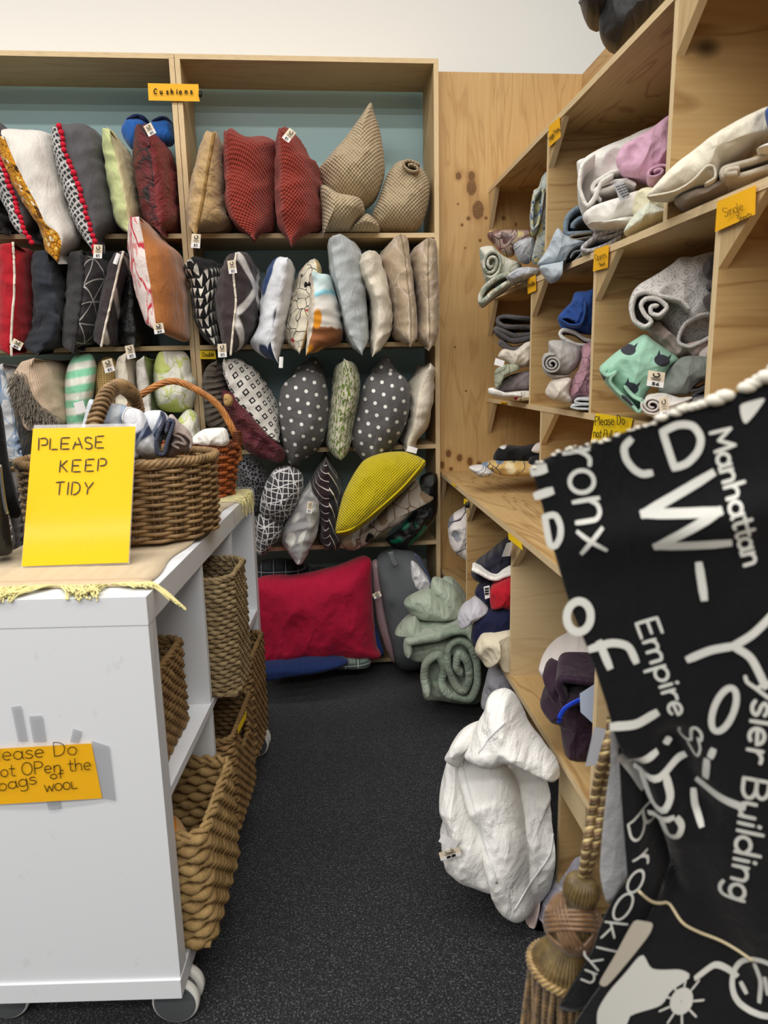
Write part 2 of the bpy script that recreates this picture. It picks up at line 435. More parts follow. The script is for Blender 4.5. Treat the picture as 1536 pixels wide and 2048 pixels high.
def puff(name, f, polys, Y, mat, label=None, cat=None, group=None, F=.06, B=.12, p=2.3, clamp=None, N=110, rings=30, amp=.008, wf=12.0, seed=0.0, fold=None,
         parent=None, ctr=None, uvrot=0, tilt=0.0, ridge=1.0, dY=None, mis=None, smoothpts=True, nrm=None):
    """Soft body inside one or more traced outlines, standing at world depth Y: bulging F towards the aisle and B behind."""
    if polys and not hasattr(polys[0][0], '__len__'): polys = [polys]
    AV, AF, AU, AM = [], [], [], []
    for pi_, poly in enumerate(polys):
        pp = px(f, poly); b = rs(pp, N, True) if smoothpts else np.array(catmull(pp, N, True))
        c = np.array(px(f, [ctr])[0]) if ctr is not None else b.mean(0)
        yy = Y + (dY[pi_] if dY else 0.0)
        p0 = onax(c[0], c[1], 1, yy); nrmv = hdir(c[0], c[1]) if nrm is None else np.array(nrm, float)
        if tilt: nrmv = nrmv * math.cos(tilt) + np.array([0, 0, -1.0]) * math.sin(tilt)
        Bw = np.array([onplane(q[0], q[1], p0, nrmv) for q in b])
        ex = np.cross(nrmv, [0, 0, 1.0]); ex /= np.linalg.norm(ex); ez = np.cross(ex, nrmv)
        size = np.linalg.norm(Bw - p0, axis=1).mean()
        rr = np.linspace(0, 1, rings + 1)[1:] ** .8
        base = len(AV)
        for sgn, dep in ((-1, F), (1, B)):
            sb = len(AV); hh0 = 1.0
            AV.append(p0 + nrmv * sgn * dep); AU.append((0, 0)); 
            lst = list(rr) if sgn < 0 else list(rr[:-1])
            for r in lst:
                hgt = (1 - min(r, 1) ** p) ** .5
                for k in range(N):
                    q = p0 + (Bw[k] - p0) * r + nrmv * sgn * dep * hgt
                    AV.append(q); d = q - p0; AU.append((d @ ex, d @ ez))
            # displacement along the normal
            for idx in range(sb, len(AV)):
                q = AV[idx]; d = q - p0; r_ = math.sqrt(max(0, 1 - abs(d @ nrmv / dep) ** 2)) if dep > 0 else 1
                edge = 1 - r_ ** 6
                s = (d @ ex, d @ ez, (d @ nrmv) * .6)
                h = .8 * nz(s, wf * .8, seed + pi_) + ridge * (.4 - 1.7 * abs(nz((s[0] * 1.3, s[1], s[2]), wf * .9, seed + 5 + pi_))) + .45 * (.3 - abs(nz(s, wf * 2.6, seed + 2)))
                if fold:
                    an = math.radians(fold[0]); t = s[0] * math.sin(an) + s[1] * math.cos(an)
                    h += fold[2] * math.sin(fold[1] * t + 2.2 * nz(s, 6, seed))
                AV[idx] = q + nrmv * sgn * amp * h * (.25 + .75 * edge)
            R_ = len(lst)
            def vid(ring, k):
                if sgn < 0 or ring < R_: return sb + 1 + ring * N + (k % N)
                return base + 1 + (rings - 1) * N + (k % N)
            top = R_ if sgn < 0 else R_ + 1
            for k in range(N):
                fc = (sb, vid(0, k), vid(0, k + 1)); AF.append(fc if sgn > 0 else fc[::-1])
                for r in range(top - 1):
                    fc = (vid(r, k), vid(r + 1, k), vid(r + 1, k + 1), vid(r, k + 1)); AF.append(fc if sgn > 0 else fc[::-1])
            AM += [mis[pi_] if mis else 0] * (len(AF) - len(AM))
    P = np.array(AV)
    if clamp is not None: P = clamp(P)
    U = np.array(AU)
    if uvrot:
        a = math.radians(uvrot); U = U @ np.array([[math.cos(a), -math.sin(a)], [math.sin(a), math.cos(a)]])
    o = mesh_obj(name, P, AF, mat, parent, AM, U)
    if label: tag_obj(o, label, cat, group)
    return o
def ribbon(name, f, path, th, Y, Lg, mat, label=None, cat=None, group=None, n=120, amp=.004, seed=0.0, axis=None, clamp=None, parent=None, rows=10, extra=None, wf=14, jit=.0):
    """Thick cloth layer following a traced fold path, running Lg metres back into the shelf. path/extra in frame pixels, th in frame pixels."""
    AV, AF, AU = [], [], []
    for pth in [path] + (extra or []):
        s = FR[f][2]; C_ = rs(px(f, pth), n); 
        t = np.gradient(C_, axis=0); t /= (np.linalg.norm(t, axis=1)[:, None] + 1e-9); nn = np.stack([t[:, 1], -t[:, 0]], 1)
        c = C_.mean(0); p0 = onax(c[0], c[1], 1, Y); ax = np.array(axis, float) if axis is not None else hdir(c[0], c[1]); ax = ax / np.linalg.norm(ax); pn = hdir(c[0], c[1])
        hw = th / s / 2
        prof = []            # (lateral factor, depth metres)
        back = list(np.linspace(1, .08, rows) ** 1.6)
        thm = hw / FPX * np.linalg.norm(p0 - CAM)
        for bk in back: prof.append((1.0, Lg * bk))
        for a in np.linspace(0, PI, 7): prof.append((math.cos(a), -thm * math.sin(a)))
        for bk in back[::-1]: prof.append((-1.0, Lg * bk))
        base = len(AV); M = len(prof); d = np.r_[0, np.cumsum(np.linalg.norm(np.diff(C_, axis=0), axis=1))] / FPX * Y
        for i in range(n):
            e = min(1, min(i, n - 1 - i) / 3 + .35)
            for j, (lf, dp) in enumerate(prof):
                q = C_[i] + nn[i] * hw * lf * e
                w_ = onplane(q[0], q[1], p0, pn) + ax * dp
                h = nz(w_, wf, seed) ; w_ = w_ + np.array([0, 0, 1.0]) * h * amp + pn * nz(w_, wf * .8, seed + 4) * amp * 2 + pn * jit * nz((i * .05, 0, 0), 3, seed)
                AV.append(w_); AU.append((d[i], dp + lf * .01))
        for i in range(n - 1):
            for j in range(M - 1): AF.append((base + i * M + j, base + i * M + j + 1, base + (i + 1) * M + j + 1, base + (i + 1) * M + j))
        AF.append(tuple(base + j for j in range(M))[::-1]); AF.append(tuple(base + (n - 1) * M + j for j in range(M)))
    P = np.array(AV)
    if clamp is not None: P = clamp(P)
    o = mesh_obj(name, P, AF, mat, parent, None, AU)
    if label: tag_obj(o, label, cat, group)
    return o
def spiral(cx, cy, rx, ry, turns, r0=.18, start=0, rot=0, k=10, sq=1.0):
    out = []; N = int(turns * k)
    for i in range(N + 1):
        t = i / N; a = math.radians(start) + 2 * PI * turns * t; r = r0 + (1 - r0) * t
        ca, sa = math.cos(a), math.sin(a); ca = math.copysign(abs(ca) ** sq, ca); sa = math.copysign(abs(sa) ** sq, sa)
        x, y = rx * r * ca, ry * r * sa; c, s_ = math.cos(math.radians(rot)), math.sin(math.radians(rot))
        out.append((cx + x * c - y * s_, cy + x * s_ + y * c))
    return out
from mathutils.bvhtree import BVHTree
def bvh_of(o):
    W = world_of(o); return BVHTree.FromPolygons([W @ v.co for v in o.data.vertices], [tuple(p.vertices) for p in o.data.polygons])
def lay_on(o, f, pts, eps, n=40):
    """a traced line laid on the visible surface of o"""
    t = bvh_of(o); out = []
    for q in rs(px(f, pts), n):
        r = ray(q[0], q[1]); r = r / np.linalg.norm(r); h = t.ray_cast(Vector(CAM), Vector(r))
        if h[0] is not None: out.append(np.array(h[0]) - r * eps)
    return out
# ---------------------------------------------------------------- writing
G = {}
def _g(ch, w, *st): G[ch] = (w, [list(zip(s[0::2], s[1::2])) for s in st])
def arc(cx, cy, rx, ry, a0, a1, n=9):
    o = []
    for i in range(n):
        a = math.radians(a0 + (a1 - a0) * i / (n - 1)); o += [cx + rx * math.cos(a), cy + ry * math.sin(a)]
    return o
_g('P', .6, [.08, 0, .08, 1], [.08, 1] + arc(.28, .74, .27, .26, 90, -90) + [.08, .48]); _g('L', .55, [.08, 1, .08, 0], [.08, 0, .52, 0])
_g('E', .58, [.08, 0, .08, 1], [.08, 1, .52, 1], [.08, .52, .46, .52], [.08, 0, .52, 0]); _g('A', .7, [.03, 0, .33, 1], [.33, 1, .63, 0], [.14, .34, .52, .34])
_g('S', .6, [.52, .86, .4, .98, .24, 1, .1, .86, .12, .66, .3, .53, .48, .42, .52, .2, .4, .03, .22, 0, .06, .12]); _g('K', .62, [.08, 0, .08, 1], [.54, 1, .1, .5], [.2, .6, .58, 0])
_g('T', .6, [.02, 1, .58, 1], [.3, 1, .3, 0]); _g('I', .22, [.11, 0, .11, 1]); _g('D', .66, [.08, 0, .08, 1], [.08, 1, .3, .98, .52, .8, .58, .5, .5, .18, .3, .02, .08, 0])
_g('Y', .62, [.03, 1, .3, .5], [.58, 1, .3, .5], [.3, .5, .3, 0]); _g('O', .7, arc(.34, .5, .3, .5, 90, 450, 17)); _g('W', .85, [.02, 1, .2, 0], [.2, 0, .42, .8], [.42, .8, .62, 0], [.62, 0, .82, 1])
_g('Q', .72, arc(.34, .5, .3, .5, 90, 450, 17), [.42, .25, .68, -.1]); _g('M', .8, [.06, 0, .1, 1], [.1, 1, .38, .3], [.38, .3, .68, 1], [.68, 1, .72, 0])
_g('B', .62, [.08, 0, .08, 1], [.08, 1] + arc(.28, .76, .24, .24, 90, -90) + [.08, .52], [.08, .52] + arc(.3, .26, .26, .26, 90, -90) + [.08, 0]); _g('C', .66, arc(.36, .5, .3, .5, 45, 315, 13))
_g('a', .54, arc(.24, .29, .2, .29, 60, 420, 15), [.45, .6, .45, .1, .52, 0]); _g('b', .54, [.08, 1, .08, 0], arc(.28, .29, .2, .29, 160, -170, 13)); _g('d', .54, arc(.24, .29, .2, .29, 30, 340, 13), [.45, 1, .45, 0])
_g('e', .52, [.06, .3, .44, .33] , [.44, .33] + arc(.25, .3, .19, .29, 10, 310, 13)); _g('f', .38, [.4, .92, .3, 1, .2, .95, .17, .8, .17, 0], [.03, .6, .36, .6])
_g('g', .54, arc(.24, .29, .2, .29, 60, 420, 15), [.45, .6, .45, -.15, .38, -.35, .22, -.4, .06, -.3]); _g('h', .52, [.08, 1, .08, 0], [.08, .36, .18, .54, .32, .58, .42, .48, .43, .3, .43, 0])
_g('i', .2, [.1, .58, .1, 0], [.1, .8, .11, .86]); _g('k', .5, [.08, 1, .08, 0], [.42, .58, .1, .26], [.2, .34, .46, 0]); _g('l', .2, [.1, 1, .1, 0])
_g('m', .8, [.08, .58, .08, 0], [.08, .36, .16, .54, .28, .58, .37, .5, .38, .3, .38, 0], [.38, .36, .46, .54, .58, .58, .68, .5, .69, .3, .69, 0]); _g('n', .52, [.08, .6, .08, 0], [.08, .36, .18, .54, .32, .58, .42, .48, .43, .3, .43, 0])
_g('o', .52, arc(.26, .29, .2, .29, 90, 450, 15)); _g('p', .54, [.08, .58, .08, -.4], arc(.28, .29, .2, .29, 160, -170, 13)); _g('r', .38, [.08, .6, .08, 0], [.08, .34, .16, .5, .26, .58, .37, .55])
_g('s', .44, [.37, .5, .28, .58, .15, .57, .08, .45, .16, .34, .3, .27, .38, .16, .3, .02, .16, 0, .05, .09]); _g('t', .38, [.18, .9, .18, .12, .24, 0, .36, .04], [.03, .6, .36, .6])
_g('u', .52, [.08, .6, .08, .2, .14, .03, .28, 0, .4, .1, .43, .24], [.43, .6, .43, 0]); _g('x', .5, [.06, .58, .44, 0], [.44, .58, .06, 0]); _g('y', .5, [.06, .6, .25, .08], [.45, .6, .25, .04, .14, -.3, .02, -.4])
_g('w', .74, [.04, .58, .18, 0], [.18, 0, .36, .5], [.36, .5, .54, 0], [.54, 0, .7, .58]); _g(' ', .34); _g('-', .4, [.05, .35, .35, .35]); _g('$', .55, [.47, .82, .36, .92, .2, .92, .1, .8, .14, .6, .3, .5, .45, .4, .47, .2, .34, .06, .18, .06, .06, .18], [.28, 1.05, .28, -.05])
_g('5', .52, [.45, 1, .12, 1], [.12, 1, .08, .58], [.08, .58, .28, .64, .45, .5, .46, .25, .34, .04, .16, 0, .04, .08]); _g('1', .3, [.02, .8, .16, 1], [.16, 1, .16, 0]); _g('6', .5, [.4, 1, .2, .75, .08, .4, .12, .1, .26, 0, .42, .1, .44, .32, .3, .46, .12, .36])
def strokes_mesh(lines, wd, surf, V, F, UV=None):
    """lines: smooth polylines in frame-X pixels; wd stroke width in pixels; surf maps a pixel to the surface in front of it"""
    for ln in lines:
        P = rs(ln, max(2, 2 if len(ln) == 2 else len(ln) * 4))
        if len(ln) == 2: P = np.array([np.array(ln[0]) * (1 - t) + np.array(ln[1]) * t for t in np.linspace(0, 1, 6)])
        t = np.gradient(P, axis=0); t /= (np.linalg.norm(t, axis=1)[:, None] + 1e-9); nn = np.stack([-t[:, 1], t[:, 0]], 1)
        P[0] -= t[0] * wd * .35; P[-1] += t[-1] * wd * .35
        b = len(V)
        for i in range(len(P)):
            e = .8 if i in (0, len(P) - 1) else 1
            for s in (-.5, 0, .5):
                q = P[i] + nn[i] * wd * s * e; V.append(surf(q[0], q[1]))
        for i in range(len(P) - 1):
            for s in (0, 1): F.append((b + i * 3 + s, b + i * 3 + s + 1, b + (i + 1) * 3 + s + 1, b + (i + 1) * 3 + s))
def text_lines(f, text, p0, p1, h, upflip=False, gap=0.0, shear=0.0):
    """baseline from p0 to p1 (frame pixels), cap height h (frame pixels)"""
    s = FR[f][2]; (a, b) = px(f, [p0, p1]); a = np.array(a); b = np.array(b); hh = h / s
    tot = sum(G[c][0] + gap for c in text); u = (b - a) / tot; ul = u / np.linalg.norm(u); v = np.array([ul[1], -ul[0]]) * hh
    out = []; x = 0
    for c in text:
        for st in G[c][1]:
            out.append([tuple(a + u * (x + q[0] + shear * q[1]) + v * q[1]) for q in st])
        x += G[c][0] + gap
    return out
def ink(name, lines, wd, surf, mat, parent):
    V, F = [], []; strokes_mesh(lines, wd, surf, V, F)
    return mesh_obj(name, V, F, mat, parent)
def plane_surf(p, n, eps):
    p = np.array(p, float); n = np.array(n, float); n = n / np.linalg.norm(n)
    if (CAM - p) @ n < 0: n = -n
    q = p + n * eps
    return lambda x, y: onplane(x, y, q, n)
def sheet(name, f, quad, surf, th, mat, parent=None, nu=8, nv=6, bend=0.0):
    """thin sheet of paper/plastic between four traced corners (tl, tr, br, bl)"""
    q = [np.array(p) for p in px(f, quad)]; V = []; UV = []
    for side in (0, 1):
        for j in range(nv + 1):
            for i in range(nu + 1):
                u, v = i / nu, j / nv
                p = (q[0] * (1 - u) + q[1] * u) * (1 - v) + (q[3] * (1 - u) + q[2] * u) * v
                w_ = surf(p[0], p[1]); d = CAM - w_; d /= np.linalg.norm(d)
                V.append(w_ + d * (th * (1 - side) + bend * math.sin(PI * u))); UV.append((u, v))
    n1 = (nu + 1) * (nv + 1); F = []
    idx = lambda s, i, j: s * n1 + j * (nu + 1) + i
    for j in range(nv):
        for i in range(nu):
            F.append((idx(0, i, j), idx(0, i, j + 1), idx(0, i + 1, j + 1), idx(0, i + 1, j))); F.append((idx(1, i, j), idx(1, i + 1, j), idx(1, i + 1, j + 1), idx(1, i, j + 1)))
    for i in range(nu):
        for j in (0, nv): F.append((idx(0, i, j), idx(0, i + 1, j), idx(1, i + 1, j), idx(1, i, j)))
    for j in range(nv):
        for i in (0, nu): F.append((idx(0, i, j), idx(0, i, j + 1), idx(1, i, j + 1), idx(1, i, j)))
    return mesh_obj(name, V, F, mat, parent, None, UV, smooth=False)
M_CARD = plain('tag_card', (226, 212, 188), .8, .2); M_PAPER = plain('white_paper', (238, 236, 236), .8, .2); M_INK = plain('ink', (22, 20, 20), .7, .2)
M_PEN = plain('pen_ink', (70, 74, 90), .7, .2)
def price_tag(parent, f, c, Y, ang=0, h=80, w=52, price='$5', plainback=False):
    """cream swing tag: printed top, white priced foot"""
    s = FR[f][2]; (x, y), = px(f, [c]); a = math.radians(ang); u = np.array([math.cos(a), math.sin(a)]); v = np.array([-math.sin(a), math.cos(a)])
    hw, hh = w / s / 2, h / s / 2; p0 = onax(x, y, 1, Y); n = hdir(x, y)
    sf = plane_surf(p0, n, 0); c0 = np.array([x, y])
    Pq = lambda i, j: tuple(c0 + u * hw * i + v * hh * j)
    o = sheet('price_tag', 'X', [Pq(-1, -1), Pq(1, -1), Pq(1, 1), Pq(-1, 1)], sf, .0012, M_PAPER if plainback else M_CARD, parent, 3, 3, .002)
    if not plainback:
        s2 = plane_surf(p0, n, .0036)
        sheet('price_strip', 'X', [Pq(-1, .3), Pq(1, .3), Pq(1, 1), Pq(-1, 1)], s2, .0006, M_PAPER, o, 3, 2, 0)
        s3 = plane_surf(p0, n, .0050); L = []
        ci = [Pq(.38 * math.cos(t), -.55 + .25 * math.sin(t)) for t in np.linspace(-1.2, 3.6, 10)]
        V, F = [], []; strokes_mesh([ci], min(hw, hh) * .17, s3, V, F); strokes_mesh([[Pq(-.6, -.1), Pq(.6, -.1)], [Pq(-.5, .1), Pq(.5, .1)]], min(hw, hh) * .09, s3, V, F)
        tl = text_lines('X', price, Pq(-.45, .82), Pq(.5, .82), hh * .38); strokes_mesh(tl, hw * .09, s3, V, F)
        mesh_obj('tag_print', V, F, M_INK, o)
    return o
# ---------------------------------------------------------------- the room
def struct(o, label):
    o['kind'] = 'structure'; o['label'] = label; o['category'] = {'f': 'floor', 'w': 'wall', 't': 'trim'}[o.name[0]]; return o
b = NB('carpet_pile', .95, .2, .15); u = b.uv(1, src='Object')
nA = b.noise(u, 230, 2, .6); nB = b.noise(u, 420, 1); nC = b.noise(u, 2.2, 3)
colr = b.mix(b.step(nA, .66, .12), lin((27, 29, 33)), lin((118, 121, 128)))
colr = b.mix(b.mth('MULTIPLY', b.step(nB, .62, .1), .5), colr, lin((86, 86, 90)))
colr = b.mix(b.mth('MULTIPLY', b.step(nC, .55, .2), .25), colr, lin((16, 16, 18)))
b.color(colr); b.bump(nA, .6, .006); M_CARPET = b.m
m = MB(); m.box(-4, 2.6, -2.6, YW + .02, -.04, 0); struct(m.build('floor', [M_CARPET] * 2), 'dark charcoal flecked carpet on the shop floor')
M_WHITE = plain('white_paint', (240, 237, 231), .6, .3, 0, 90, .04); M_TEAL = plain('pale_blue_paint', (160, 190, 196), .6, .3, 0, 90, .04)
def wall_mat():
    b = NB('painted_back_wall', .6, 0, .3); x, y, z = b.xyz(b.uv(1, src='Object'))
    b.color(b.mix(b.step(z, 2.372, .003), lin((172, 204, 209)), lin((240, 239, 235)))); b.bump(b.noise(b.uv(1, src='Object'), 60, 3), .05, .003); return b.m
m = MB(); m.box(-4, 4.0, YW, YW + .1, 0, 4.2); struct(m.build('wall_back', [wall_mat()] * 2), 'back wall, white above and pale blue behind the cushion shelves')
# plywood lining of the corner beside the cushion shelves; its knots
XR = 1.045; YP = 2.84
wx0, wx1, wy0, wz0, wz1 = .489, XR + .02, YP, 0.0, 2.335
kc = wx0 * .7 + wy0 * .3 + wz0 * 1.3
kn = []
for (kx, ky, ra, rc) in KN:
    q = onax(kx, ky, 1, YP); s = YP / FPX * 1.03; kn.append((q[2], q[0] + kc, rc * s, ra * s))
W_WALL = ply('knotty_plywood', (206, 172, 118), (196, 158, 102), (156, 110, 60), kn, 1.0, 0.0, .36)
m = MB(); m.box(wx0, wx1, wy0, wy0 + .018, wz0, wz1, 2, 1); struct(m.build('wall_plywood', [W_WALL, W_EDGE]), 'knotty plywood panel beside the cushion shelves')
W_R = ply('plywood_right', (204, 170, 118), (194, 156, 102), (150, 106, 58), None, 1.0, 7.7, .45)
m = MB(); m.box(XR, XR + .018, -.6, YP, 0, 2.335, 1, 0); struct(m.build('wall_right', [W_R, W_EDGE]), 'plywood lined wall behind the right hand shelves')
# ---------------------------------------------------------------- cushion shelving (two plywood units side by side)
BD = .27
def back_unit(x0, x1, label, sign):
    root = empty('cushion_shelving', ((x0 + x1) / 2, YB + BD / 2, 0), label, 'shelving', 'plywood cushion shelving units')
    m = MB(); m.box(x0, x1, YB, YB + BD, 2.346, 2.363, 0, 2); m.build('top_panel', [W_SHELF, W_EDGE], root)
    for xa, xb in ((x0, x0 + .018), (x1 - .018, x1)):
        m = MB(); m.box(xa, xb, YB, YB + BD, 0, 2.346, 2, 0); m.build('side_panel', [W_SHELF, W_EDGE], root)
    for z in S_BOT:
        m = MB(); m.box(x0 + .018, x1 - .018, YB, YB + BD, z, z + PT, 0, 2); m.build('shelf', [W_SHELF, W_EDGE], root)
    m = MB(); m.box(x0 + .018, x1 - .018, YB, YB + BD, .028, .045, 0, 2); m.build('bottom_panel', [W_SHELF, W_EDGE], root)
    return root
back_unit(-.4575, .487, 'right hand plywood shelving unit full of cushions against the back wall', 0)
back_unit(-1.61, -.4595, 'left hand plywood shelving unit full of cushions, cut off by the photo edge', 0)
# ---------------------------------------------------------------- linen shelving on the right
XU, XL = .688, .493; Y0R = -.35
ZT, Z2, Z3, ZW, ZB = 1.914, 1.509, 1.117, .819, .405
DU = [2.125, 1.389, .62]; DM = [2.254, 1.736, 1.195, .6]; DW = [2.13, 1.60, 1.05, .5]; DL = [2.321, 1.750, 1.168, .6]
lr = empty('linen_shelving', ((XU + XR) / 2, 1.2, 0), 'plywood pigeonhole shelving of folded bed linen along the right wall', 'shelving')
def lp(x0, x1, y0, y1, z0, z1, g, t, name, root, mat=None):
    m = MB(); m.box(x0, x1, y0, y1, z0, z1, g, t, off=(random.random() * 3, 0)); return m.build(name, [mat or W_FACE, W_EDGE], root)
for z in (ZT, Z2, Z3): lp(XU, XR, Y0R, YP, z, z + .016, 1, 2, 'shelf', lr)
for ys, za, zb in ((DU, Z2 + .016, ZT), (DM, Z3 + .016, Z2), (DW, ZW + .017, Z3)):
    for y in ys: lp(XU + .002, XR, y, y + .016, za, zb, 0, 1, 'divider', lr)
def gusset(root, x, y, z, ly, lz, dirn=-1, t=.016):
    m = MB(); a = (x, y, z); 
    tri = [(y, z), (y + dirn * ly, z), (y, z - lz)]
    f = [(x, p[0], p[1]) for p in tri]; g = [(x + t, p[0], p[1]) for p in tri]
    uvt = [(p[1], p[0] + z) for p in tri]
    m.face(f, 0, uvt); m.face(g[::-1], 0, uvt[::-1])
    for i in range(3):
        j = (i + 1) % 3; m.face([f[i], g[i], g[j], f[j]], 1, [(0, 0), (0, t), (.1, t), (.1, 0)])
    return m.build('bracket', [W_SHELF, W_EDGE], root)
for ys, z in ((DU, ZT), (DM, Z2), (DW, Z3)):
    for y in ys: gusset(lr, XU + .002, y, z, .12, .10)
    gusset(lr, XU + .002, YP - .001, z, .10, .13)
# counter unit below
lc = empty('plywood_counter', ((XL + XR) / 2, 1.2, 0), 'deep plywood counter with open bays below the linen pigeonholes', 'counter')
lp(XL, XR, Y0R, YP, ZW, ZW + .017, 1, 2, 'worktop', lc)
lp(XL, XR, Y0R, YP, ZB, ZB + .017, 1, 2, 'shelf', lc)
for y in DL: lp(XL + .004, XR, y, y + .016, ZB + .017, ZW, 0, 1, 'divider', lc, W_CREAM if y < 2 else W_FACE)
for y in (1.96, 1.36, .75): lp(XL + .012, XR, y, y + .016, 0, ZB, 0, 1, 'divider', lc)
for y in DL: gusset(lc, XL + .003, y, ZW, .10, .085)
gusset(lc, XL + .003, YP - .001, ZW, .06, .10)
lp(XL + .012, XL + .028, 1.22, 1.36, ZB - .085, ZB, 1, 0, 'rail', lc, W_CREAM)
# ---------------------------------------------------------------- white cube unit on castors
ANG = math.radians(4.556); CT = np.array([-.2995, 1.157, 0.0]); DLn = np.array([math.sin(ANG), math.cos(ANG), 0]); DRt = np.array([DLn[1], -DLn[0], 0])
def cu(o, s, z): return CT + DRt * o + DLn * s + np.array([0, 0, z])      # out (+ towards the aisle), along, height
def cuT(p): return cu(p[0], p[1], p[2])
def lam():
    b = NB('white_laminate', .42, 0, .4); u = b.uv(1, src='Object')
    sc = b.noise(b.uv((9, 9, 5), src='Object'), 3, 4, .6); col = b.mix(b.mth('MULTIPLY', b.step(sc, .70, .03), .12), lin((222, 225, 230)), lin((150, 150, 152)))
    b.color(col); b.bump(b.noise(u, 240, 1), .03, .001); return b.m
M_LAM = lam()
cb = empty('cube_shelving_unit', tuple(CT + DRt * -.19 + DLn * .53), 'white laminate cube unit on castors holding woven baskets', 'shelving', rz=-ANG)
def cbox(name, o0, o1, s0, s1, z0, z1, mat=M_LAM):
    m = MB(); m.box(o0, o1, s0, s1, z0, z1, 1, 2, T=cuT); o = m.build(name, [mat, mat], cb)
    bv = o.modifiers.new('b', 'BEVEL'); bv.width = .0015; bv.segments = 2; return o
CZ0, CZ1, CD, CLn = .09, .886, .39, 1.07
cbox('top_panel', -CD, 0, 0, CLn, CZ1 - .05, CZ1); cbox('bottom_panel', -CD, 0, -.004, CLn, CZ0, CZ0 + .04)
cbox('end_panel', -CD, -.001, .001, .042, CZ0 + .04, CZ1 - .051); cbox('end_panel', -CD, -.001, CLn - .042, CLn - .001, CZ0 + .04, CZ1 - .051)
cbox('shelf', -CD, -.002, .042, CLn - .042, .485, .503)
for s in (.376, .704):
    cbox('divider', -CD, -.003, s, s + .016, .503, CZ1 - .05); cbox('divider', -CD, -.003, s, s + .016, CZ0 + .04, .485)
M_CW = plain('castor_white', (222, 222, 216), .4, .4); M_CG = plain('castor_grey', (84, 87, 90), .5, .4)
def castor(o, s):
    c = cu(o, s, 0); r = .044; root = None
    V, F = [], []; a = DLn * math.cos(.0) ; axl = np.array([0.10, 1.0, 0]); axl /= np.linalg.norm(axl); side = np.array([axl[1], -axl[0], 0])
    def cyl(name, d0, d1, r_, mat, par, rim=.004):
        V = []; F = []; N = 40
        prof = [(d0, 0), (d0, r_ - rim * 2), (d0 + rim * .3, r_ - rim * .4), (d0 + rim, r_), (d1 - rim, r_), (d1 - rim * .3, r_ - rim * .4), (d1, r_ - rim * 2), (d1, 0)]
        for d, rr in prof:
            for k in range(N):
                an = 2 * PI * k / N; V.append(c + axl * d + side * rr * math.cos(an) + np.array([0, 0, 1.0]) * (.046 + rr * math.sin(an)))
        for i in range(len(prof) - 1):
            for k in range(N): l = (k + 1) % N; F.append((i * N + k, i * N + l, (i + 1) * N + l, (i + 1) * N + k))
        return mesh_obj(name, V, F, mat, par)
    body = cyl('castor', -.009, .009, .036, M_CG, cb)
    for d0, d1 in ((-.028, -.009), (.009, .028)): cyl('wheel', d0, d1, .046, M_CW, body)
    cyl('hub_cap', -.0295, -.0275, .041, M_CG, body, .001)
    V, F = tube([c + np.array([0, 0, .05]), c + np.array([0, 0, .0905])], .012, 12); mesh_obj('stem', V, F, M_CW, body)
for o_, s_ in ((-.025, .055), (-.365, .075), (-.03, 1.02), (-.36, 1.02)): castor(o_, s_)
# ---------------------------------------------------------------- cushions on the back shelving
GRP = 'cushions on the plywood shelves'
GREY = fabric('charcoal_cotton', (92, 90, 94)); IKAT = fabric('black_white_ikat', (52, 50, 54), P_multi(P_grid((205, 203, 200), .022, .015, .006, 35, .012, 30)))
RED_POM = plain('red_wool', (206, 40, 62), .95, .1, 0, 400, .6)
def pompoms(o, every=2, r=.0085, Yo=-.004):
    """a ball of wool at each step of the front seam"""
    pts = o_seam[o.name]; me = None; P = rs([tuple(p) for p in pts], 23)
    Wi = world_of(o).inverted()
    for i, p in enumerate(P):
        if me is None:
            V, F = [], []
            for a in range(7):
                for k in range(10):
                    th, ph = PI * a / 6, 2 * PI * k / 10; V.append((r * math.sin(th) * math.cos(ph), r * math.sin(th) * math.sin(ph), r * math.cos(th)))
            for a in range(6):
                for k in range(10): F.append((a * 10 + k, (a + 1) * 10 + k, (a + 1) * 10 + (k + 1) % 10, a * 10 + (k + 1) % 10))
            q = mesh_obj('pompom', V, F, RED_POM, o, local=True); me = q.data
        else:
            q = bpy.data.objects.new('pompom', me); COL.objects.link(q); q.parent = o
        q.location = Wi @ Vector(p + np.array([random.uniform(-.003, .003), Yo, 0]))
        q.scale = (random.uniform(.9, 1.2),) * 3
c1l = lambda r: clamp_back(r, 'l')
c1r = lambda r: clamp_back(r, 'r')
def cush(f, L, R, S, mats, label, row, side, Y=2.66, D=.39, **k):
    return cushion(k.pop('name', 'cushion'), f, L, R, S, Y, D, mats, label, k.pop('cat', 'cushion'), GRP, clamp_back(row, side), **k)
# -- top shelf, left unit
BLK = fabric('black_knit', (24, 23, 25)); MAR = fabric('maroon_satin', (96, 20, 26), None, .42, .1, .5, spec=.45)
cush('A', [(-80, 700), (-100, 850), (-60, 960)], [(-20, 720), (22, 800), (10, 960)], None, MAR, 'deep maroon cushion at the left photo edge on the top shelf', 0, 'l', 2.72, .34)
cush('A', [(-150, 930), (-150, 1040), (-60, 1085)], [(0, 945), (90, 1000), (112, 1040), (100, 1085)], None, BLK, 'black cushion lying low at the left end of the top shelf', 0, 'l', 2.70, .34)
o = cush('A', [(-20, 448), (-50, 560), (-10, 720), (50, 880), (110, 1020), (185, 1135)], [(-20, 448), (80, 480), (180, 640), (250, 860), (280, 1040), (240, 1100), (192, 1138)],
         [(-22, 450), (-2, 600), (32, 720), (70, 840), (112, 960), (146, 1070), (190, 1138)], [IKAT, GREY], 'grey cushion with red pompom edge, half hidden behind the white one on the top shelf', 0, 'l', 2.64); pompoms(o)
